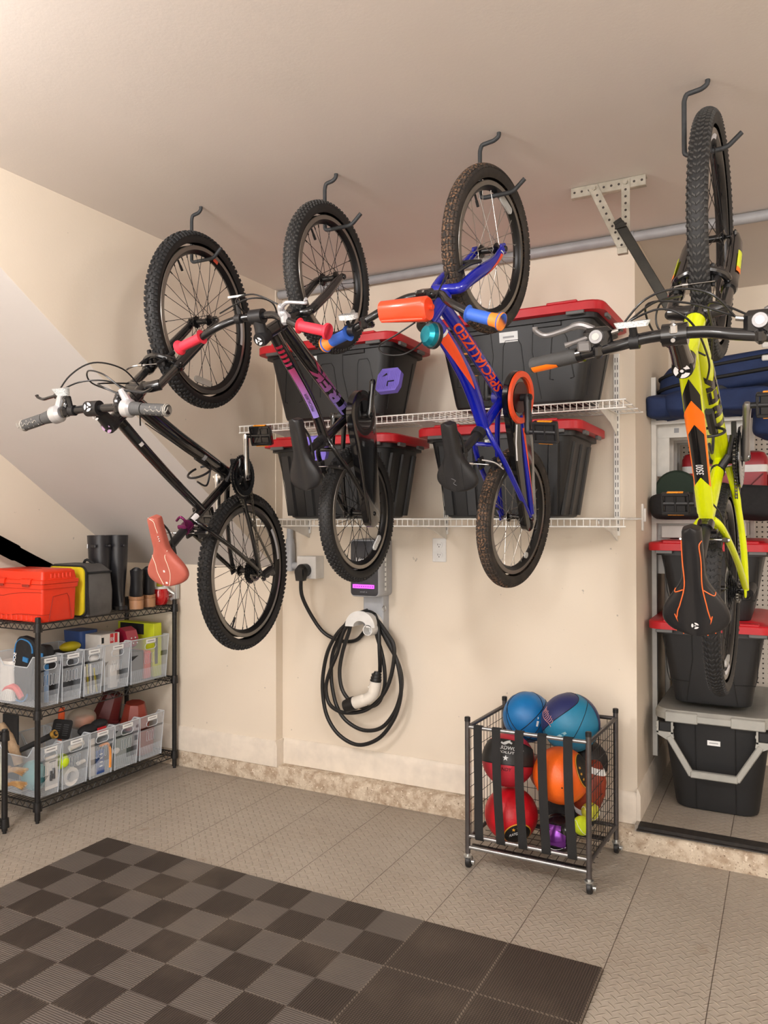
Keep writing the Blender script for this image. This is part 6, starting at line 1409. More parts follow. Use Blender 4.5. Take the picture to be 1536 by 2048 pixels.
# fork
cr = (.738, .214); mb = MB().cyl((0, *cr), (0, *HT0), .018, n=16).path(crom([(-.046, cr[0]+.012, cr[1]-.025), (-.036, *cr), (0, cr[0]-.002, cr[1]+.008), (.036, *cr), (.046, cr[0]+.012, cr[1]-.025)], 5), .015, 12); fork = B.b(mb, 'fork_crown', m_gloss)
for s in (-1, 1): B.b(MB().path([(s*.045, cr[0]+.010, cr[1]-.02), (s*.048, cr[0]+.045, cr[1]-.10), (s*.048, wb-.012, .03), (s*.048, wb, 0), (s*.048, wb+.006, -.010)], [.0145, .0155, .0135, .012, .008], 14, side=(1, 0, 0)), 'fork_leg', mat('dark_fork_paint', (44, 40, 40), .25, coat=.5), fork)
mb = MB().path([(0, .685, .405), (0, .674, .44), (0, .670, .452)], [.021, .024, .020], 20).path([(0, .676, .432), (0, .71, .438), (0, .738, .443)], [.021, .018, .018], 16).cyl((-.022, .738, .443), (.022, .738, .443), .022, n=18); st = B.b(mb, 'stem', m_satin)
logo(B, st, (.0, .667, .4535), (0, -.3, .95), .012, m_dwhite)
W = .270; L_, R_ = V((-W, .673, .500)), V((W, .675, .500))
mb = MB().path(crom([L_, (-.20, .690, .497), (-.12, .722, .482), (-.06, .738, .452), (0, .738, .443), (.06, .738, .452), (.12, .722, .482), (.20, .69, .497), R_], 6), .0112, 14); bar = B.b(mb, 'handlebar', m_bar)
m_cor = mat('coral_grip_rubber', (236, 52, 72), .55, bump=(260, .3))
for s, e in ((-1, L_), (1, R_)):
    i = V((s*.165, .702, .494)); d = (e-i).normalized(); grip(B, bar, e-d*.095, e+d*.004, .0145, m_cor, flange=.0225, end=.0235, endlen=.014, endm=m_cor, ribs=0)
m_lev = mat('light_silver_lever', (196, 198, 202), .3, metal=.4); lever(B, bar, (.128, .722, .485), 1, (.9, .42), m_lev, .085)
B.b(MB().box((-.06, .765, .45), (.014, .06, .012), .004).cyl((-.07, .738, .455), (-.05, .738, .455), .0145, n=14), 'reflector_mount', m_satin, bar); B.b(MB().loft([[(x-.06, .80, y+.452) for x, y, _ in rr(0, 0, .028, .010, .008, 0)], [(x-.06, .806, y+.452) for x, y, _ in rr(0, 0, .028, .010, .008, 0)]]), 'front_reflector', m_refl, bar)
cable(B, [(.12, .765, .505), (.04, .80, .50), (-.04, .79, .48), (-.05, .74, .40), (0, .74, .30)]); cable(B, [(-.10, .76, .49), (.02, .79, .50), (.08, .77, .47), (.06, .70, .42), (.022, .62, .30)]); cable(B, [(.022, .62, .29), (.023, .5, .13), (.02, .38, .01)], r=.0016)
(cR, pR), (cL, pL) = crankset(B, bb, -.24, .114, .086, .062, m_gloss)
# chain guard: a closed case around ring and sprocket
def guard(B, cA, rA, cB, rB, w0, w1, m, hole=None):
    A, Bc = V(cA), V(cB); d = Bc-A; ang = math.atan2(d.y, d.x); ph = math.acos((rA-rB)/d.length); pts = []
    pts += [(A.x+rA*math.cos(ang+t), A.y+rA*math.sin(ang+t)) for t in [ph+(2*PI-2*ph)*k/28 for k in range(29)]]
    pts += [(Bc.x+rB*math.cos(ang+t), Bc.y+rB*math.sin(ang+t)) for t in [-ph+2*ph*k/14 for k in range(15)]]
    cx_ = (A+Bc)/2; ins = [(p[0]+(cx_.x-p[0])*.03, p[1]+(cx_.y-p[1])*.12) for p in pts]
    mb = MB().loft([[(w0, *p) for p in pts], [(w1-.004, *p) for p in pts], [(w1, *p) for p in ins]]); return mb
gd = B.b(guard(B, bb, .088, (0, 0), .050, .040, .066, m_gloss), 'chain_guard', m_gloss)
B.b(MB().lathe([(.052, .0655), (.060, .069), (.068, .069), (.074, .0655)], (0, *bb), 'x', 48), 'guard_ring', m_satin, gd)
m_ppl = mat('purple_pedal_plastic', (124, 108, 206), .5, noise=(20, (116, 100, 196), .3, .7))
def flatpedal(crank, c, letters=True):
    mb = MB(); q = [(-.042, -.036), (-.03, -.046), (.036, -.042), (.046, -.02), (.046, .03), (.03, .046), (-.03, .044), (-.044, .02)]
    # plate stands in the x - z plane: its broad face looks towards the bicycle's rear
    mb.hull([V((c[0]+x, c[1]+y, c[2]+z)) for x, z in q for y in (-.010, .010)])
    for k in range(11): mb.path([(c[0]-.036+k*.007, c[1]-.0108, c[2]-.034), (c[0]-.03+k*.0062, c[1]-.0108, c[2]+.034)], .0009, 4)
    o = B.b(mb, 'pedal', m_ppl, crank); return o
pc = (pR[0]+.056, pR[1], pR[2]); mb = MB(); Rp = Matrix.Rotation(-.62, 3, 'X')
q = [(-.042, -.036), (-.03, -.046), (.036, -.042), (.046, -.02), (.046, .03), (.03, .046), (-.03, .044), (-.044, .02)]
mb.hull([V(pc)+Rp @ V((x, z, y)) for x, z in q for y in (-.011, .011)])
for k in range(12): mb.path([V(pc)+Rp @ V((-.038+k*.007, -.036, .0115)), V(pc)+Rp @ V((-.034+k*.0066, .036, .0115))], .0010, 4)
mb.mat(1)
def pl(a, b_): return V(pc)+Rp @ V((a, b_, .0128))
mb.hull([pl(-.024, .012)+Rp @ V((0, 0, e)) for e in (0, .0008)]+[pl(-.008, .026)+Rp @ V((0, 0, e)) for e in (0, .0008)]+[pl(-.004, .018)+Rp @ V((0, 0, e)) for e in (0, .0008)])
for p0, p1 in (((.002, -.026), (.002, -.008)), ((.002, -.008), (.026, -.006))): a_, b_ = pl(*p0), pl(*p1); mb.cyl(a_, b_, .0022, n=4)
B.b(mb, 'pedal', [m_ppl, m_satin], cR)
pc2 = (pL[0]-.056, pL[1], pL[2]); B.b(MB().hull([V(pc2)+V((x, z, y)) for x, z in q for y in (-.011, .011)]), 'pedal', m_ppl, cL)
vbrake(B, (.205, .130), (.25, .97), (.6, .4), .034)
mb = MB(); mb.ring([(0, .305+.026*math.cos(t), .225+.02*math.sin(t)) for t in [2*PI*k/12 for k in range(12)]], .003, 6) if False else None

# ---------------------------------------------------------------- bike 3: blue
B3 = Bike((-.87018, 2.69688, 1.41116), (.98267, -.15319, -.10435), (.03548, -.3971, .91709), (-.18192, -.9049, -.38478), 'bright blue children\'s bicycle with orange decals, bar pad and muddy tyres, third from left', k=1.01)
B = B3; wb = .916
m_blu = mat('blue_gloss_paint', (10, 20, 140), .2, coat=.8, noise=(4, (8, 26, 165), .3, .7)); m_oran = mat('orange_red_decal', (244, 84, 40), .32)
wF = make_wheel(B.r, (0, wb, 0), .2035, .256, .0265, 28, m_tirem, 'block', m_spk2, 'front', .2); wR = make_wheel(B.r, (0, 0, 0), .2035, .256, .0265, 28, m_tirem, 'block', m_spk2, 'rear', .9)
reflector_on(wF, -.75, .172, L=.042); reflector_on(wR, 3.3, .165, L=.012)
bb = (.440, .0); HT0, HT1 = (.826, .290), (.770, .400)
mb = MB()
TT = Tube([(0, .775, .372), (0, .71, .318), (0, .633, .262), (0, .526, .200), (0, .385, .155)], [.021, .024, .0245, .021], [.022, .026, .026, .019]); TT.mesh(mb)
DT = Tube([(0, .810, .315), (0, .68, .200), (0, *bb)], [.018, .020, .021], [.021, .022, .021]); DT.mesh(mb)
ST = Tube([(0, *bb), (0, .372, .190)], [.017, .017]); ST.mesh(mb); Tube([(0, *HT0), (0, *HT1)], [.0235, .0235]).mesh(mb)
for s in (-1, 1):
    mb.path(crom([(s*.02, .42, 0), (s*.038, .32, 0), (s*.054, .14, 0), (s*.057, .0, 0)], 6), .0095, 10)
    mb.path(crom([(s*.012, .382, .158), (s*.036, .33, .158), (s*.050, .25, .125), (s*.055, .12, .06), (s*.057, .012, .006)], 6), .0095, 10); mb.box((s*.057, .002, 0), (.007, .036, .034), .004)
mb.path([(-.038, .325, .157), (.038, .325, .157)], .0075, 8)
fr = B.b(mb, 'frame', m_blu, ang=45); B.b(MB().cyl((-.036, *bb), (.036, *bb), .0235, n=24).lathe([(0, -.040), (.016, -.040), (.022, -.036)], (0, *bb), 'x', 20), 'bottom_bracket_shell', m_blu, fr)
mb = MB(); TT.patch(mb, .14, .66, lambda t: .55-.55*max(0, (.66-t)/.52)**.7, lambda t: .55+1.0*max(0, (.66-t)/.52)**.75, n=40, k=8); B.b(mb, 'decal', m_oran, fr); mb = MB(); TT.patch(mb, .115, .138, -.2, 1.9, n=4, k=10); B.b(mb, 'decal', m_dwhite, fr)
mb = MB(); DT.text(mb, 'SPECIALIZED', .031, .88, .02, .0009, .035, rev=True, width=.345, shear=.12); B.b(mb, 'lettering', m_oran, fr)
B.b(MB().cyl((0, .376, .178), (0, .368, .200), .0225, n=18), 'seat_clamp', m_satin); B.b(MB().cyl((0, .374, .185), (0, .350, .285), .0138, n=16).box((0, .348, .305), (.036, .04, .03), .006), 'seat_post', m_satin)
sad, sf = saddle(B, .464, .236, .374, .073, mat('black_textured_saddle', (26, 26, 28), .45, bump=(900, .5)), nosew=.025, lines=dict(m=m_satin, w=.0008, pts=[[(.5, .12), (.62, .26), (.95, .30)], [(.5, .88), (.62, .74), (.95, .70)]]))
mb = MB().path(crom([sf(.80, .54, .0012), sf(.83, .48, .0012), sf(.87, .52, .0012), sf(.90, .47, .0012)], 4), .0011, 5); B.b(mb, 'badge', m_print, sad)
cr = (.842, .268); mb = MB().cyl((0, *cr), (0, *HT0), .019, n=16).path(crom([(-.050, cr[0]+.008, cr[1]-.022), (-.040, cr[0], cr[1]), (0, cr[0], cr[1]+.010), (.040, *cr), (.050, cr[0]+.008, cr[1]-.022)], 5), .0165, 12); fork = B.b(mb, 'fork_crown', m_blu)
for s in (-1, 1):
    FT = Tube([(s*.048, cr[0]+.004, cr[1]-.01), (s*.054, cr[0]+.022, cr[1]-.07), (s*.054, wb-.028, .075), (s*.050, wb-.004, .012), (s*.050, wb, -.004)], [.0155, .0175, .0175, .014, .011], [.0155, .019, .018, .013, .012]); mb = MB(); FT.mesh(mb); mb.box((s*.050, wb, 0), (.008, .034, .034), .005); fl_ = B.b(mb, 'fork_leg', m_blu, fork)
    if s > 0:
        mb = MB(); FT.patch(mb, .30, .86, lambda t: -1.1, lambda t: -1.1+1.7*max(0, (t-.30)/.56)**.8*(1 if t < .84 else .5), n=24, k=6); B.b(mb, 'decal', m_oran, fl_); mb = MB(); FT.patch(mb, .865, .885, -.9, .9, n=3, k=6); B.b(mb, 'decal', m_dwhite, fl_)
mb = MB().path([(0, .772, .395), (0, .765, .415), (0, .762, .424)], [.021, .025, .02], 20).path([(0, .768, .408), (0, .80, .400), (0, .832, .392)], [.022, .019, .019], 16).box((0, .842, .389), (.05, .04, .042), .008); st = B.b(mb, 'stem', m_gloss)
B.b(MB().cyl((-.012, .855, .410), (-.012, .86, .416), .004, n=8).cyl((.012, .855, .410), (.012, .86, .416), .004, n=8), 'stem_bolt', m_chrome, st)
L_, R_ = V((-.298, .741, .511)), V((.298, .781, .511))
mb = MB().path(crom([L_, (-.22, .765, .505), (-.13, .81, .475), (-.06, .842, .402), (0, .843, .389), (.06, .846, .402), (.13, .833, .475), (.22, .80, .505), R_], 7), .0112, 14); bar = B.b(mb, 'handlebar', m_bar)
m_bg = mat('blue_grip_rubber', (56, 104, 206), .55, bump=(200, .2)); m_og = mat('orange_grip_rubber', (250, 140, 52), .55)
for s, e in ((-1, L_), (1, R_)):
    i = V((s*.2, .772 if s < 0 else .806, .507)); d = (e-i).normalized(); grip(B, bar, e-d*.098, e+d*.004, .0158, m_bg, flange=.023, end=.0235, endlen=.034, endm=m_og)
m_pad = mat('orange_red_vinyl', (246, 72, 34), .3, coat=.4); mb = MB()
L = []
for x in (-.082, -.074, .066, .074): L.append([(x, .822+a, .49+b_) for a, b_, _ in rr(0, 0, .034 if abs(x) < .073 else .030, .026 if abs(x) < .073 else .022, .0215, 0, 6)])
mb.loft(L); mb.path([(-.074, .800, .512), (.066, .800, .512)], .004, 6).path([(-.09, .824, .486), (.085, .826, .486)], .0075, 8)
B.b(mb, 'bar_pad', m_pad, bar)
m_bell = mat('teal_anodised', (30, 140, 160), .22, metal=.7); mb = MB().lathe([(0, .0), (.018, .002), (.026, .010), (.0275, .020)], (0, 0, 0), 'z', 28).mat(1).lathe([(.0275, .020), (.030, .021), (.030, .030), (.022, .036), (0, .036)], (0, 0, 0), 'z', 28)
mb.xf(Matrix.Translation((.082, .765, .540)) @ Matrix.Scale(1.2, 4) @ Matrix.Rotation(math.radians(158), 4, 'X') @ Matrix.Rotation(.35, 4, 'Y')); bl_ = B.b(mb, 'bell', [m_bell, m_satin], bar)
B.b(MB().loft([[V((-.19, .806, .512))+V((x, .0+z, y)) for x, y, _ in rr(0, 0, .030, .020, .018, 0, 6)] for z in (.006, .020)]), 'front_reflector', m_refl, bar); B.b(MB().cyl((-.20, .778, .502), (-.18, .778, .502), .0165, n=14).cyl((-.19, .785, .508), (-.19, .806, .52), .006, n=8), 'reflector_mount', m_satin, bar)
lever(B, bar, (-.155, .795, .49), -1, (-.3, -.95), m_bar, .04)
cable(B, [(.03, .79, .50), (-.03, .76, .52), (-.085, .735, .525), (-.075, .71, .52), (-.02, .705, .50), (.015, .73, .45), (.015, .78, .36)]); cable(B, [(.06, .84, .43), (.05, .88, .36), (.03, .89, .30), (.0, .87, .26)])
B.b(MB().path(crom([(.02, .885, .235), (.045, .90, .20), (.050, .90, .15), (-.01, .90, .13), (-.045, .90, .16)], 5), .006, 8).box((0, .885, .215), (.05, .03, .03), .006), 'front_brake', m_satin)
(cR, pR), (cL, pL) = crankset(B, bb, PI-.36, .112, .088, .062, m_satin)
gd = B.b(guard(B, bb, .088, (0, 0), .046, .040, .062, m_gloss), 'chain_guard', m_gloss)
B.b(MB().lathe([(.066, .062), (.068, .070), (.086, .070), (.088, .062)], (0, *bb), 'x', 56), 'guard_ring', m_oran, gd)
B.b(MB().lathe([(.0, .0635), (.045, .064), (.052, .0635)], (0, *bb), 'x', 40), 'guard_window', mat('dark_red_window', (58, 14, 12), .35), gd); B.b(MB().path([(.0632, .36, .045), (.0632, .30, .062), (.0632, .24, .066)], .003, 5), 'decal', m_dwhite, gd)
pedal(cR, (pR[0]+.052, pR[1], pR[2]), m_satin, s=1); pedal(cL, (pL[0]-.052, pL[1], pL[2]), m_satin, s=-1)
mb = MB(); gear(mb, (0, 0), .034, .034, 18, .003, .4, 5); B.b(mb, 'sprocket', m_satin)
mb = MB(); RCS = Tube([(.057, .38, .004), (.062, .2, .004), (.064, .02, .0)], .010); RCS.mesh(mb)
cs = B.b(mb, 'chainstay_cover', m_blu); mb = MB(); RCS.patch(mb, .12, .9, -.5, lambda t: .9-1.1*t, n=20, k=5); B.b(mb, 'decal', m_oran, cs)
vbrake(B, (.245, .115), (.30, .95), (.6, .4), .034); cable(B, [(.03, .30, .235), (.055, .28, .20), (.055, .24, .15)], r=.0022, m=m_dwhite); cable(B, [(-.03, .34, .22), (-.045, .32, .235), (-.03, .30, .235)], r=.0022, m=m_dwhite)

# ---------------------------------------------------------------- bike 4: neon yellow
B4 = Bike((-.1797, 2.65275, 1.1825), (.9993, -.03462, -.01415), (.00215, -.32442, .94591), (-.03734, -.94528, -.32412), 'neon yellow mountain bicycle with orange and black decals, hanging rightmost, nearest the camera')
B = B4; wb = 1.0526
m_neon = mat('neon_yellow_paint', (216, 228, 0), .25, coat=.6, noise=(4, (210, 222, 0), .3, .7)); m_norg = mat('neon_orange_decal', (255, 122, 24), .3)
wF = make_wheel(B.r, (0, wb, 0), .2795, .334, .027, 32, m_tireg, 'chevron', m_spk, 'front', .5); wR = make_wheel(B.r, (0, 0, 0), .2795, .334, .027, 32, m_tire, 'chevron', m_spk, 'rear', .1)
rim_decal(wF, -.1, .55, .2795, m_dsil, 1); rim_decal(wR, 2.6, 3.1, .2795, m_dsil, 1); reflector_on(wR, 2.9, .23)
bb = (.419, -.034); HT0, HT1 = (.872, .412), (.812, .580)
mb = MB()
TT = Tube([(0, .826, .556), (0, .70, .492), (0, .52, .400), (0, .333, .322)], [.024, .023, .0205, .019], [.020, .018, .017]); TT.mesh(mb)
DT = Tube([(0, .858, .440), (0, .72, .27), (0, .55, .09), (0, *bb)], [.025, .027, .027, .029], [.028, .028, .026, .024]); DT.mesh(mb)
ST = Tube([(0, *bb), (0, .329, .352)], [.0185, .0175]); ST.mesh(mb); Tube([(0, *HT0), (0, *HT1)], [.025, .0225, .024]).mesh(mb)
for s in (-1, 1):
    mb.path(crom([(s*.022, .39, -.03), (s*.040, .31, -.024), (s*.060, .15, -.006), (s*.065, .0, 0)], 6), [.012]*8+[.010]*11, 10)
    mb.path(crom([(s*.014, .338, .31), (s*.034, .30, .282), (s*.055, .16, .15), (s*.065, .012, .010)], 6), .0095, 10); mb.box((s*.065, .0, 0), (.007, .042, .04), .004)
mb.path([(-.036, .305, .285), (.036, .305, .285)], .0075, 8)
fr = B.b(mb, 'frame', m_neon, ang=45)
up_ = PI/2
def arrow(mb, T, t0, t1, w_, tip, base_in, k=12):
    """pointed panel on top of the tube, pointing towards the head"""
    T.patch(mb, t0, t1, lambda t: up_-w_*min(1, (t-t0)/tip+.02), lambda t: up_+w_*min(1, (t-t0)/tip+.02), n=30, k=k, off=.0008)
mb = MB(); arrow(mb, TT, .12, .36, .95, .10, 0); B.b(mb, 'decal', m_gloss, fr)
mb = MB(); TT.patch(mb, .235, .80, lambda t: up_-1.25*min(1, (t-.235)/.10+.02), lambda t: up_+1.25*min(1, (t-.235)/.10+.02), n=40, k=12, off=.0012); B.b(mb, 'decal', m_norg, fr)
mb = MB(); TT.patch(mb, .37, .82, lambda t: up_-.88*min(1, (t-.37)/.07+.02), lambda t: up_+.88*min(1, (t-.37)/.07+.02), n=40, k=12, off=.0017); B.b(mb, 'decal', m_gloss, fr)
mb = MB(); TT.patch(mb, .69, .93, lambda t: up_-1.35*min(1, (t-.69)/.09+.02), lambda t: up_+1.35*min(1, (t-.69)/.09+.02), n=30, k=12, off=.0021); B.b(mb, 'decal', m_neon, fr)
mb = MB(); TT.text(mb, '3500', .014, .672, up_-.36, .0022, .02, rev=True, width=.034); B.b(mb, 'lettering', m_dwhite, fr)
mb = MB(); DT.text(mb, 'TREK', .042, .74, -.08, .0010, .07, rev=True, width=.31); B.b(mb, 'lettering', m_gloss, fr)
B.b(MB().cyl((0, .334, .336), (0, .326, .368), .0225, n=20).box((.022, .322, .36), (.02, .012, .016), .003), 'seat_clamp', m_gloss)
B.b(MB().cyl((0, .330, .35), (0, .285, .530), .0158, n=18).box((0, .282, .540), (.04, .045, .024), .006), 'seat_post', m_satin)
m_so = mat('orange_stitch', (238, 108, 50), .45)
sad, sf = saddle(B, .418, .130, .605, .079, m_sadb, nosew=.025, lines=dict(m=m_so, w=.0014, pts=[[(.12, .90), (.3, .83), (.52, .70), (.70, .66), (.78, .67), (.97, .86)], [(.12, .10), (.16, .25), (.3, .22), (.52, .30), (.70, .36), (.78, .36), (.97, .14)], [(.58, .985), (.60, .86), (.565, .70)], [(.60, .02), (.615, .16), (.56, .31)], [(.80, .70), (.99, .80)], [(.80, .33), (.99, .20)]]))
logo(B, sad, sf(.90, .5, .002), (0, -.1, 1), .009, m_dwhite)
cr = (.895, .352); ax = V((0, .36, -.933))
mb = MB().path([(-.062, *cr), (-.03, cr[0]-.004, cr[1]+.012), (.03, cr[0]-.004, cr[1]+.012), (.062, *cr)], .019, 12).cyl((0, *cr), (0, *HT0), .021, n=18).cyl((0, HT0[0]+.004, HT0[1]-.012), (0, *HT0), .0265, n=24); fork = B.b(mb, 'fork_crown', m_gloss)
for s in (-1, 1):
    a = V((s*.062, *cr)); B.b(MB().cyl(a-ax*.012, a+ax*.11, .0138, n=16), 'stanchion', m_stan, fork)
    fl_ = B.b(MB().path([a+ax*.09, a+ax*.10, a+ax*.13, a+ax*.25, V((s*.060, wb-.022, .03)), V((s*.056, wb, -.004))], [.018, .0215, .0205, .021, .0175, .012], 16).box((s*.058, wb, 0), (.010, .034, .034), .006), 'fork_leg', m_gloss, fork)
    FT = Tube([a+ax*.14, V((s*.060, wb-.04, .075))], [.0212, .0200]); mb = MB(); FT.patch(mb, .30, .85, (.1 if s > 0 else PI-.9), (.9 if s > 0 else PI-.1), n=12, k=5, off=.001); B.b(mb, 'decal', m_neon, fl_); mb = MB(); FT.patch(mb, .15, .30, (.1 if s > 0 else PI-.9), (.9 if s > 0 else PI-.1), n=5, k=5, off=.001); B.b(mb, 'decal', m_norg, fl_)
B.b(MB().path(crom([V((-.062, *cr))+ax*.12, V((-.052, cr[0]+.075, cr[1]-.075)), V((0, cr[0]+.092, cr[1]-.062)), V((.052, cr[0]+.075, cr[1]-.075)), V((.062, *cr))+ax*.12], 5), .011, 10), 'fork_arch', m_gloss, fork)
vbrake(B, (cr[0]+.085, cr[1]-.125), (-.25, .97), (.9, .1), .036)
mb = MB().path([(0, .815, .572), (0, .80, .612), (0, .795, .628)], [.023, .025, .023], 20).path([(0, .802, .606), (0, .84, .655), (0, .875, .698)], [.024, .020, .020], 16).cyl((-.025, .880, .702), (.025, .880, .702), .0235, n=20); st = B.b(mb, 'stem', m_gloss)
logo(B, st, (0, .7925, .6345), (0, -.36, .93), .0175, m_dwhite)
B.b(MB().box((0, .893, .722), (.016, .02, .01), .003).cyl((-.0, .900, .716), (0, .908, .724), .0045, n=10).cyl((0, .872, .726), (0, .872, .734), .0045, n=10), 'stem_bolt', m_chrome, st)
L_, R_ = V((-.32, .838, .668)), V((.32, .838, .668))
mb = MB().path(crom([L_, (-.22, .852, .690), (-.12, .868, .704), (-.05, .880, .704), (.05, .880, .704), (.12, .868, .704), (.22, .852, .690), R_], 6), .0125, 16); bar = B.b(mb, 'handlebar', m_bar)
m_gr4 = mat('grey_foam_grip', (62, 62, 62), .7, bump=(260, .3))
for s, e in ((-1, L_), (1, R_)):
    i = V((s*.2, .856, .693)); d = (e-i).normalized(); gp = grip(B, bar, e-d*.118, e+d*.004, .0165, m_gr4, flange=None, end=.018)
    GT = Tube([e-d*.075, e+d*.001], .0178, side=(0, 1, 0)); mb = MB(); GT.patch(mb, .12, .97, lambda t: 1.75+.35*(1-min(1, max(0, (t-.12)/.3))), lambda t: 2.75-.15*(1-min(1, (t-.12)/.3)), n=14, k=6, off=.0006); B.b(mb, 'grip_pad', m_norg, gp)
    B.b(MB().cyl(e-d*.128, e-d*.116, .0175, n=20), 'lock_ring', m_gloss, bar)
    m_lv = mat('pewter_lever', (132, 130, 130), .3, metal=.6); c0 = e-d*.165; sh = B.b(MB().box(c0+V((0, .025, -.004)), (.062, .05, .026), .009).box(c0, (.022, .034, .036), .008), 'shifter', m_gloss, bar)
    B.b(MB().cyl(c0+V((0, .030, .008)), c0+V((0, .032, .018)), .0165, .0145, n=22).box(c0+V((s*.028, .012, .010)), (.03, .024, .010), .004), 'shifter_plate', m_lv, sh); B.b(MB().cyl(c0+V((0, .032, .018)), c0+V((0, .0325, .0195)), .008, n=16), 'shifter_cap', m_chrome, sh)
    B.b(MB().path(crom([c0+V((s*.01, .045, -.01)), c0+V((s*.04, .058, -.008)), c0+V((s*.075, .050, -.004)), c0+V((s*.115, .044, 0)), c0+V((s*.135, .056, .004)), c0+V((s*.137, .066, .004))], 5), [.0085]*8+[.0062]*17+[.006], 9), 'brake_lever', m_lv, bar)
    B.b(MB().path([c0+V((s*.02, .03, .004)), c0+V((s*.055, .022, .006)), c0+V((s*.07, .018, .008))], [.006, .005, .007], 8), 'shift_lever', m_lv, sh)
    B.b(MB().cyl(c0+V((-s*.03, .035, -.004)), c0+V((-s*.045, .038, -.004)), .0055, n=10), 'barrel_adjuster', m_chrome, sh)
B.b(MB().loft([[V((-.082, .874, .706))+V((x, .032+.012*k, y+.012)) for x, y, _ in rr(0, 0, .038-.006*(1-k), .0085, .007, 0, 5)] for k in (0, 1)]), 'front_reflector', m_refl, bar); B.b(MB().cyl((-.092, .874, .704), (-.072, .874, .704), .0165, n=16).path([(-.082, .885, .708), (-.082, .908, .718)], [.009, .008], 8), 'reflector_mount', m_satin, bar)
for pts in ([(-.115, .900, .70), (-.06, .955, .715), (0, .972, .71), (.07, .955, .71), (.112, .905, .692)], [(-.12, .905, .69), (-.03, .935, .70), (.03, .90, .69), (.045, .80, .55), (.03, .74, .47)], [(-.11, .905, .685), (-.05, .945, .66), (.0, .95, .60), (-.06, .93, .52), (-.06, .87, .52), (.03, .80, .48)], [(.12, .90, .69), (.02, .94, .68), (-.07, .94, .62), (-.06, .86, .56), (.0, .80, .52)], [(.14, .90, .68), (.06, .93, .62), (.05, .86, .50), (.035, .78, .40)]): cable(B, pts)
(cR, pR), (cL, pL) = crankset(B, bb, .30, .172, .068, .066, m_alu)
mb = MB()
for w, R2, t in ((.052, .087, 42), (.044, .070, 34), (.037, .046, 24)): gear(mb, bb, w, R2, t, inner=.62)
mb.mat(1).lathe([(.03, .056), (.085, .0575), (.094, .056), (.094, .059), (.085, .061), (.03, .060)], (0, *bb), 'x', 48, close=True); B.b(mb, 'chainring', [m_satin, m_gloss])
mb = MB()
for i, w in enumerate((.018, .0225, .027, .0315, .036, .0405)): gear(mb, (0, 0), w, .056-i*.0068, 30-i*3, .0018, .45, 5)
B.b(mb, 'cassette', m_satin); B.b(MB().lathe([(.02, .0125), (.068, .0135), (.072, .0125)], n=40), 'spoke_protector', m_reflt)
loopchain(B, bb, .070, (0, 0), .040, .044, [(.10, -.09), (-.02, -.15), (-.06, -.12), (-.05, -.065)])
mb = MB().path([(.058, .0, -.005), (.070, -.03, -.03), (.064, -.045, -.055)], .011, 10).box((.05, -.05, -.10), (.004, .02, .09), .002).box((.038, -.05, -.10), (.003, .02, .09), .002).path([(.072, -.02, -.02), (.076, -.02, -.07), (.064, -.055, -.105)], [.014, .017, .014], 10)
for z in (-.062, -.132): gear(mb, (-.05, z), .044, .018, 11, .003, .3, 3)
B.b(mb, 'rear_derailleur', m_satin); B.b(MB().box((.044, .515, .02), (.014, .05, .012), .002).path([(.03, .44, .03), (.04, .50, .022)], .007, 8).cyl((.0, .395, .05), (.03, .44, .03), .012, n=12).cyl((0, .40, .04), (0, .395, .058), .0205, n=18), 'front_derailleur', m_satin)
pedal(cR, (pR[0]+.056, pR[1], pR[2]), m_satin, s=1); pedal(cL, (pL[0]-.056, pL[1], pL[2]), m_satin, s=-1)
mb = MB(); dv = (V((0, .72, .27))-V((0, .55, .09))).normalized(); nv_ = V((0, -dv.z, dv.y)); bc = V((0, .60, .145))+nv_*.068
mb.path([bc+V((.037*math.cos(t), 0, 0))+nv_*(.037*math.sin(t))+dv*(.04*math.sin(t)) for t in [-2.2+k*.28 for k in range(22)]], .004, 8).path([bc-nv_*.037-dv*.06, bc-nv_*.037+dv*.05], .012, 8).path(crom([bc-nv_*.037-dv*.06, bc-nv_*.02-dv*.07, bc+nv_*.03-dv*.065, bc+nv_*.037], 5), .004, 8); B.b(mb, 'bottle_cage', m_satin)
vbrake(B, (.255, .245), (.35, .93), (.5, .5), .036); cable(B, [(.01, .40, .34), (.03, .36, .31), (.04, .30, .27), (.05, .26, .24)], r=.0024)
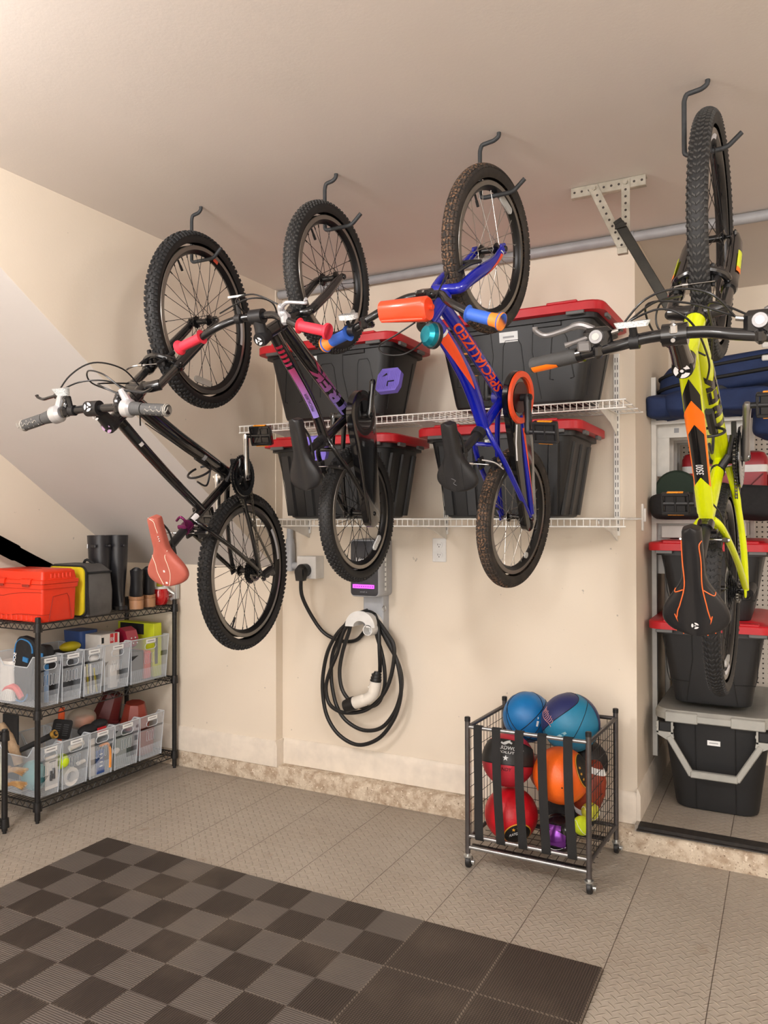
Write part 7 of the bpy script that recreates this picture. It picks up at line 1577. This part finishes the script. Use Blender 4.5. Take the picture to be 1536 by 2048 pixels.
# ================================================================ light and camera
def area(name, loc, rot, sx, sy, power, col=(255, 244, 230)):
    l = bpy.data.lights.new(name, 'AREA'); l.shape = 'RECTANGLE'; l.size = sx; l.size_y = sy; l.energy = power; l.color = lin(col)[:3]
    o = bpy.data.objects.new(name, l); COL.objects.link(o); o.location = loc; o.rotation_euler = rot; return o
def point_light(loc, power, r=.16, col=(254, 250, 249)):
    l = bpy.data.lights.new('ceiling_lamp_or_fill', 'POINT'); l.energy = power; l.shadow_soft_size = r; l.color = lin(col)[:3]
    o = bpy.data.objects.new('ceiling_lamp_or_fill', l); COL.objects.link(o); o.location = loc
point_light((-1.95, .35, 2.33), 56)
point_light((.9, .2, 2.36), 40)  # fill light added on the right, no known fixture
point_light((2.3, 1.7, 2.3), 24)  # added fill to brighten the nook's left cheek, not a real lamp
point_light((-.4, -1.9, 2.36), 40)
area('rear_fill_light', (-.3, YB+.15, 1.3), (math.radians(90), 0, 0), 4.5, 2.2, 70, (248, 248, 248))  # added soft fill behind the camera, stands for no real source
w = bpy.data.worlds.new('World'); SC.world = w; w.use_nodes = True
w.node_tree.nodes['Background'].inputs[0].default_value = (.9, .92, 1, 1); w.node_tree.nodes['Background'].inputs[1].default_value = .3
cd = bpy.data.cameras.new('camera'); co = bpy.data.objects.new('camera', cd); COL.objects.link(co); SC.camera = co
cd.sensor_fit = 'VERTICAL'; cd.sensor_height = 36; cd.lens = 1542.623/2048*36; cd.clip_start = .01
yaw, pitch, roll = 0.4813, 0.0095, -0.0018
cy, sy, cp, sp = math.cos(yaw), math.sin(yaw), math.cos(pitch), math.sin(pitch)
f = V((-sy*cp, cy*cp, sp)); rt = V((cy, sy, 0)); up = rt.cross(f); cr, sr = math.cos(roll), math.sin(roll)
r2 = rt*cr+up*sr; u2 = up*cr-rt*sr
co.matrix_world = Matrix(((r2.x, u2.x, -f.x, 0), (r2.y, u2.y, -f.y, 0), (r2.z, u2.z, -f.z, 1.403), (0, 0, 0, 1)))
vs = SC.view_settings; vs.view_transform = 'Standard'; vs.look = 'None'; vs.gamma = 1; vs.use_curve_mapping = False; vs.exposure = .73
